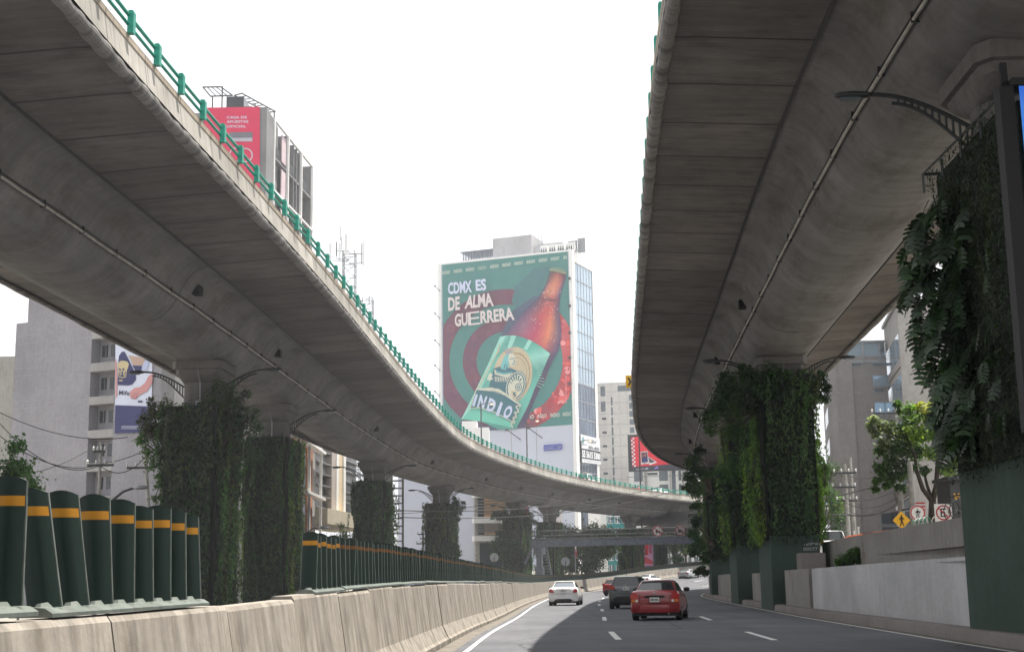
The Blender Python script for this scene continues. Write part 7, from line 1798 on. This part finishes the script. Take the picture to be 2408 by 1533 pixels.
# bicycle hoops
M['hoopg'] = flat('green_tyre_hoop', (.03, .14, .07), .5); hp = None
for k in range(7):
    p = P(2152 + 5.2 * k, 1237 - 1.3 * k, 58.0); 
    mb = MB(); mb.tube([(p.x + .16 * math.cos(t), 58 + .12 * math.cos(t) + k * .02, p.z + .26 * math.sin(t)) for t in [2 * math.pi * j / 18 for j in range(19)]], .022, 5, caps=False)
    o = mb.build('bike_hoop', M['steel'] if k % 2 else M['hoopg'], smooth='all'); tag(o, 'thin hoop of a bicycle rack behind the parapet at the tree foot', 'bike rack', 'row of bicycle hoops at the tree foot')
for i, (u_, lab_) in enumerate(((2205, 'single pale hoop right of the tree trunk'),)):
    p = P(u_, 1228, 57); mb = MB(); mb.tube([(p.x + .24 * math.cos(t), 57, p.z + .26 * math.sin(t)) for t in [2 * math.pi * j / 18 for j in range(19)]], .022, 5, caps=False); tag(mb.build('bike_hoop', M['pipe'], smooth='all'), lab_, 'bike rack')
def bike(label, u, v, Y, s=1.0):
    p = P(u, v, Y); rt = thing('bicycle', label, 'bicycle', (p.x, p.y, p.z - .33 * s))
    for dx_ in (-.5, .5):
        mb = MB(); mb.tube([(p.x + dx_ * s * .8, p.y + dx_ * .7 * s + .0, p.z)] * 0 or [(p.x + (dx_ + .33 * math.cos(t)) * s * .75, p.y + (dx_ + .33 * math.cos(t)) * .6 * s, p.z + .33 * s * math.sin(t)) for t in [2 * math.pi * j / 20 for j in range(21)]], .02, 5, caps=False)
        for j in range(6): t = math.pi * j / 6; mb.tube([(p.x + (dx_ - .32 * math.cos(t)) * s * .75, p.y + (dx_ - .32 * math.cos(t)) * .6 * s, p.z - .32 * s * math.sin(t)), (p.x + (dx_ + .32 * math.cos(t)) * s * .75, p.y + (dx_ + .32 * math.cos(t)) * .6 * s, p.z + .32 * s * math.sin(t))], .006, 3, caps=False)
        mb.build('wheel', M['tyre'], rt)
    q = lambda x, z: (p.x + x * .75 * s, p.y + x * .6 * s, p.z + z * s)
    mb = MB()
    for a, b in (((-.5, 0), (-.18, .5)), ((-.5, 0), (-.05, -.02)), ((-.05, -.02), (-.18, .5)), ((-.18, .45), (.35, .48)), ((-.05, -.02), (.38, .42)), ((.5, 0), (.33, .6)), ((.33, .6), (.45, .68))): mb.tube([q(*a), q(*b)], .02, 5)
    mb.build('frame', M['dsteel'], rt); mb = MB(); mb.box(q(-.2, .58), (.2, .12, .05)); mb.build('saddle', M['black'], rt)
bike('parked bicycle against the far side of the parapet near the green plinth', 2262, 1200, 54)
bike('second parked bicycle left of the one by the green plinth', 2248, 1204, 55)
# dark kiosk with yellow chevrons, orange awning edge, small things
p0, p1 = P(2238, 1195, 62), P(2310, 1128, 62); rt = thing('kiosk', 'dark grey kiosk wall with a yellow double chevron behind the bicycles', 'kiosk', ((p0.x + p1.x) / 2, 63, 2.3)); mb = MB(); mb.b2(p0.x, p1.x, 62, 64, 2.3, p1.z); mb.build('kiosk_walls', M['dsteel'], rt)
mb = MB(); c = tuple(P(2250, 1170, 61.98))
for dz_ in (.07, -.07):
    bar(mb, (-.12, dz_ + .12), (0, dz_ - .0), .06, -.0, c); bar(mb, (0, dz_), (.12, dz_ + .12), .06, .0, c)
mb.build('chevrons', M['syel'], rt)
mb = MB(); mb.b2(p0.x - .2, p1.x, 61.6, 64, p1.z, p1.z + .15); mb.build('kiosk_roof', M['dsteel'], rt)
a0, a1, a2 = P(1975, 1272, 70), P(1998, 1262, 68), P(2130, 1243, 62)
o = MB(); o.tube([tuple(a0), tuple(a1), tuple(a2)], .07, 6); o.tube([tuple(a0 - Vector((0, 0, .15))), tuple(a1 - Vector((0, 0, .15))), tuple(a2 - Vector((0, 0, .15)))], .05, 5); rt = thing('crowd_barrier', 'long orange rail running behind the parapet towards the white suv', 'rail', (a1.x, a1.y, 2.3)); o.build('orange_rail', flat('orange_paint', (.55, .13, .06), .5), rt)
mb = MB()
for q in (a1, a2, a1.lerp(a2, .5)): mb.tube([(q.x, q.y, 2.3), tuple(q)], .04, 5)
mb.build('rail_posts', M['steel'], rt)
p0, p1 = P(2125, 1205, 75), P(2142, 1185, 75)
for u_, lab_ in ((2018, 'short white post behind the orange rail'), (2008, 'thin white post behind the orange rail')):
    a = P(u_, 1238 + (2018 - u_), 72); mb = MB(); mb.tube([(a.x, 72, 2.3), tuple(a)], .04, 6); mb.tube([(a.x, 72, a.z - .08), (a.x, 72, a.z)], .06, 6); tag(mb.build('post', M['white']), lab_, 'post')
# lamp posts standing on the right viaduct (above the frame); they cast the narrow shadow on the barrier
q = RP.s_at_y(12.3); x, y = RP.at(q, .3); rt = thing('street_lamp', 'tall lamp post on the near edge of the right viaduct, above the frame', 'street lamp', (x, y, ZN + .98)); mb = MB(); mb.tube([(x, y, ZN + .98), (x, y, ZN + 10)], [.16, .12], 8); mb.tube([(x, y, ZN + 10), (x + 2, y, ZN + 10.6)], .06, 6); mb.build('pole', M['steel'], rt); mb = MB(); mb.box((x + 2.2, y, ZN + 10.55), (.8, .3, .14)); mb.build('lamp_head', M['steel'], rt)

# ================================================================== air
if True:
    m = bpy.data.materials.new('haze'); m.use_nodes = True; t = m.node_tree; t.nodes.clear(); out = t.nodes.new('ShaderNodeOutputMaterial'); pv = t.nodes.new('ShaderNodeVolumePrincipled')
    pv.inputs['Color'].default_value = (.90, .93, 1.0, 1); pv.inputs['Density'].default_value = .00046; pv.inputs['Anisotropy'].default_value = .3
    t.links.new(pv.outputs[0], out.inputs['Volume'])
    mb = MB(); mb.b2(-1600, 1600, -160, 2600, -1.3, 150); 
    o = mb.build('haze', m); o['kind'] = 'stuff'
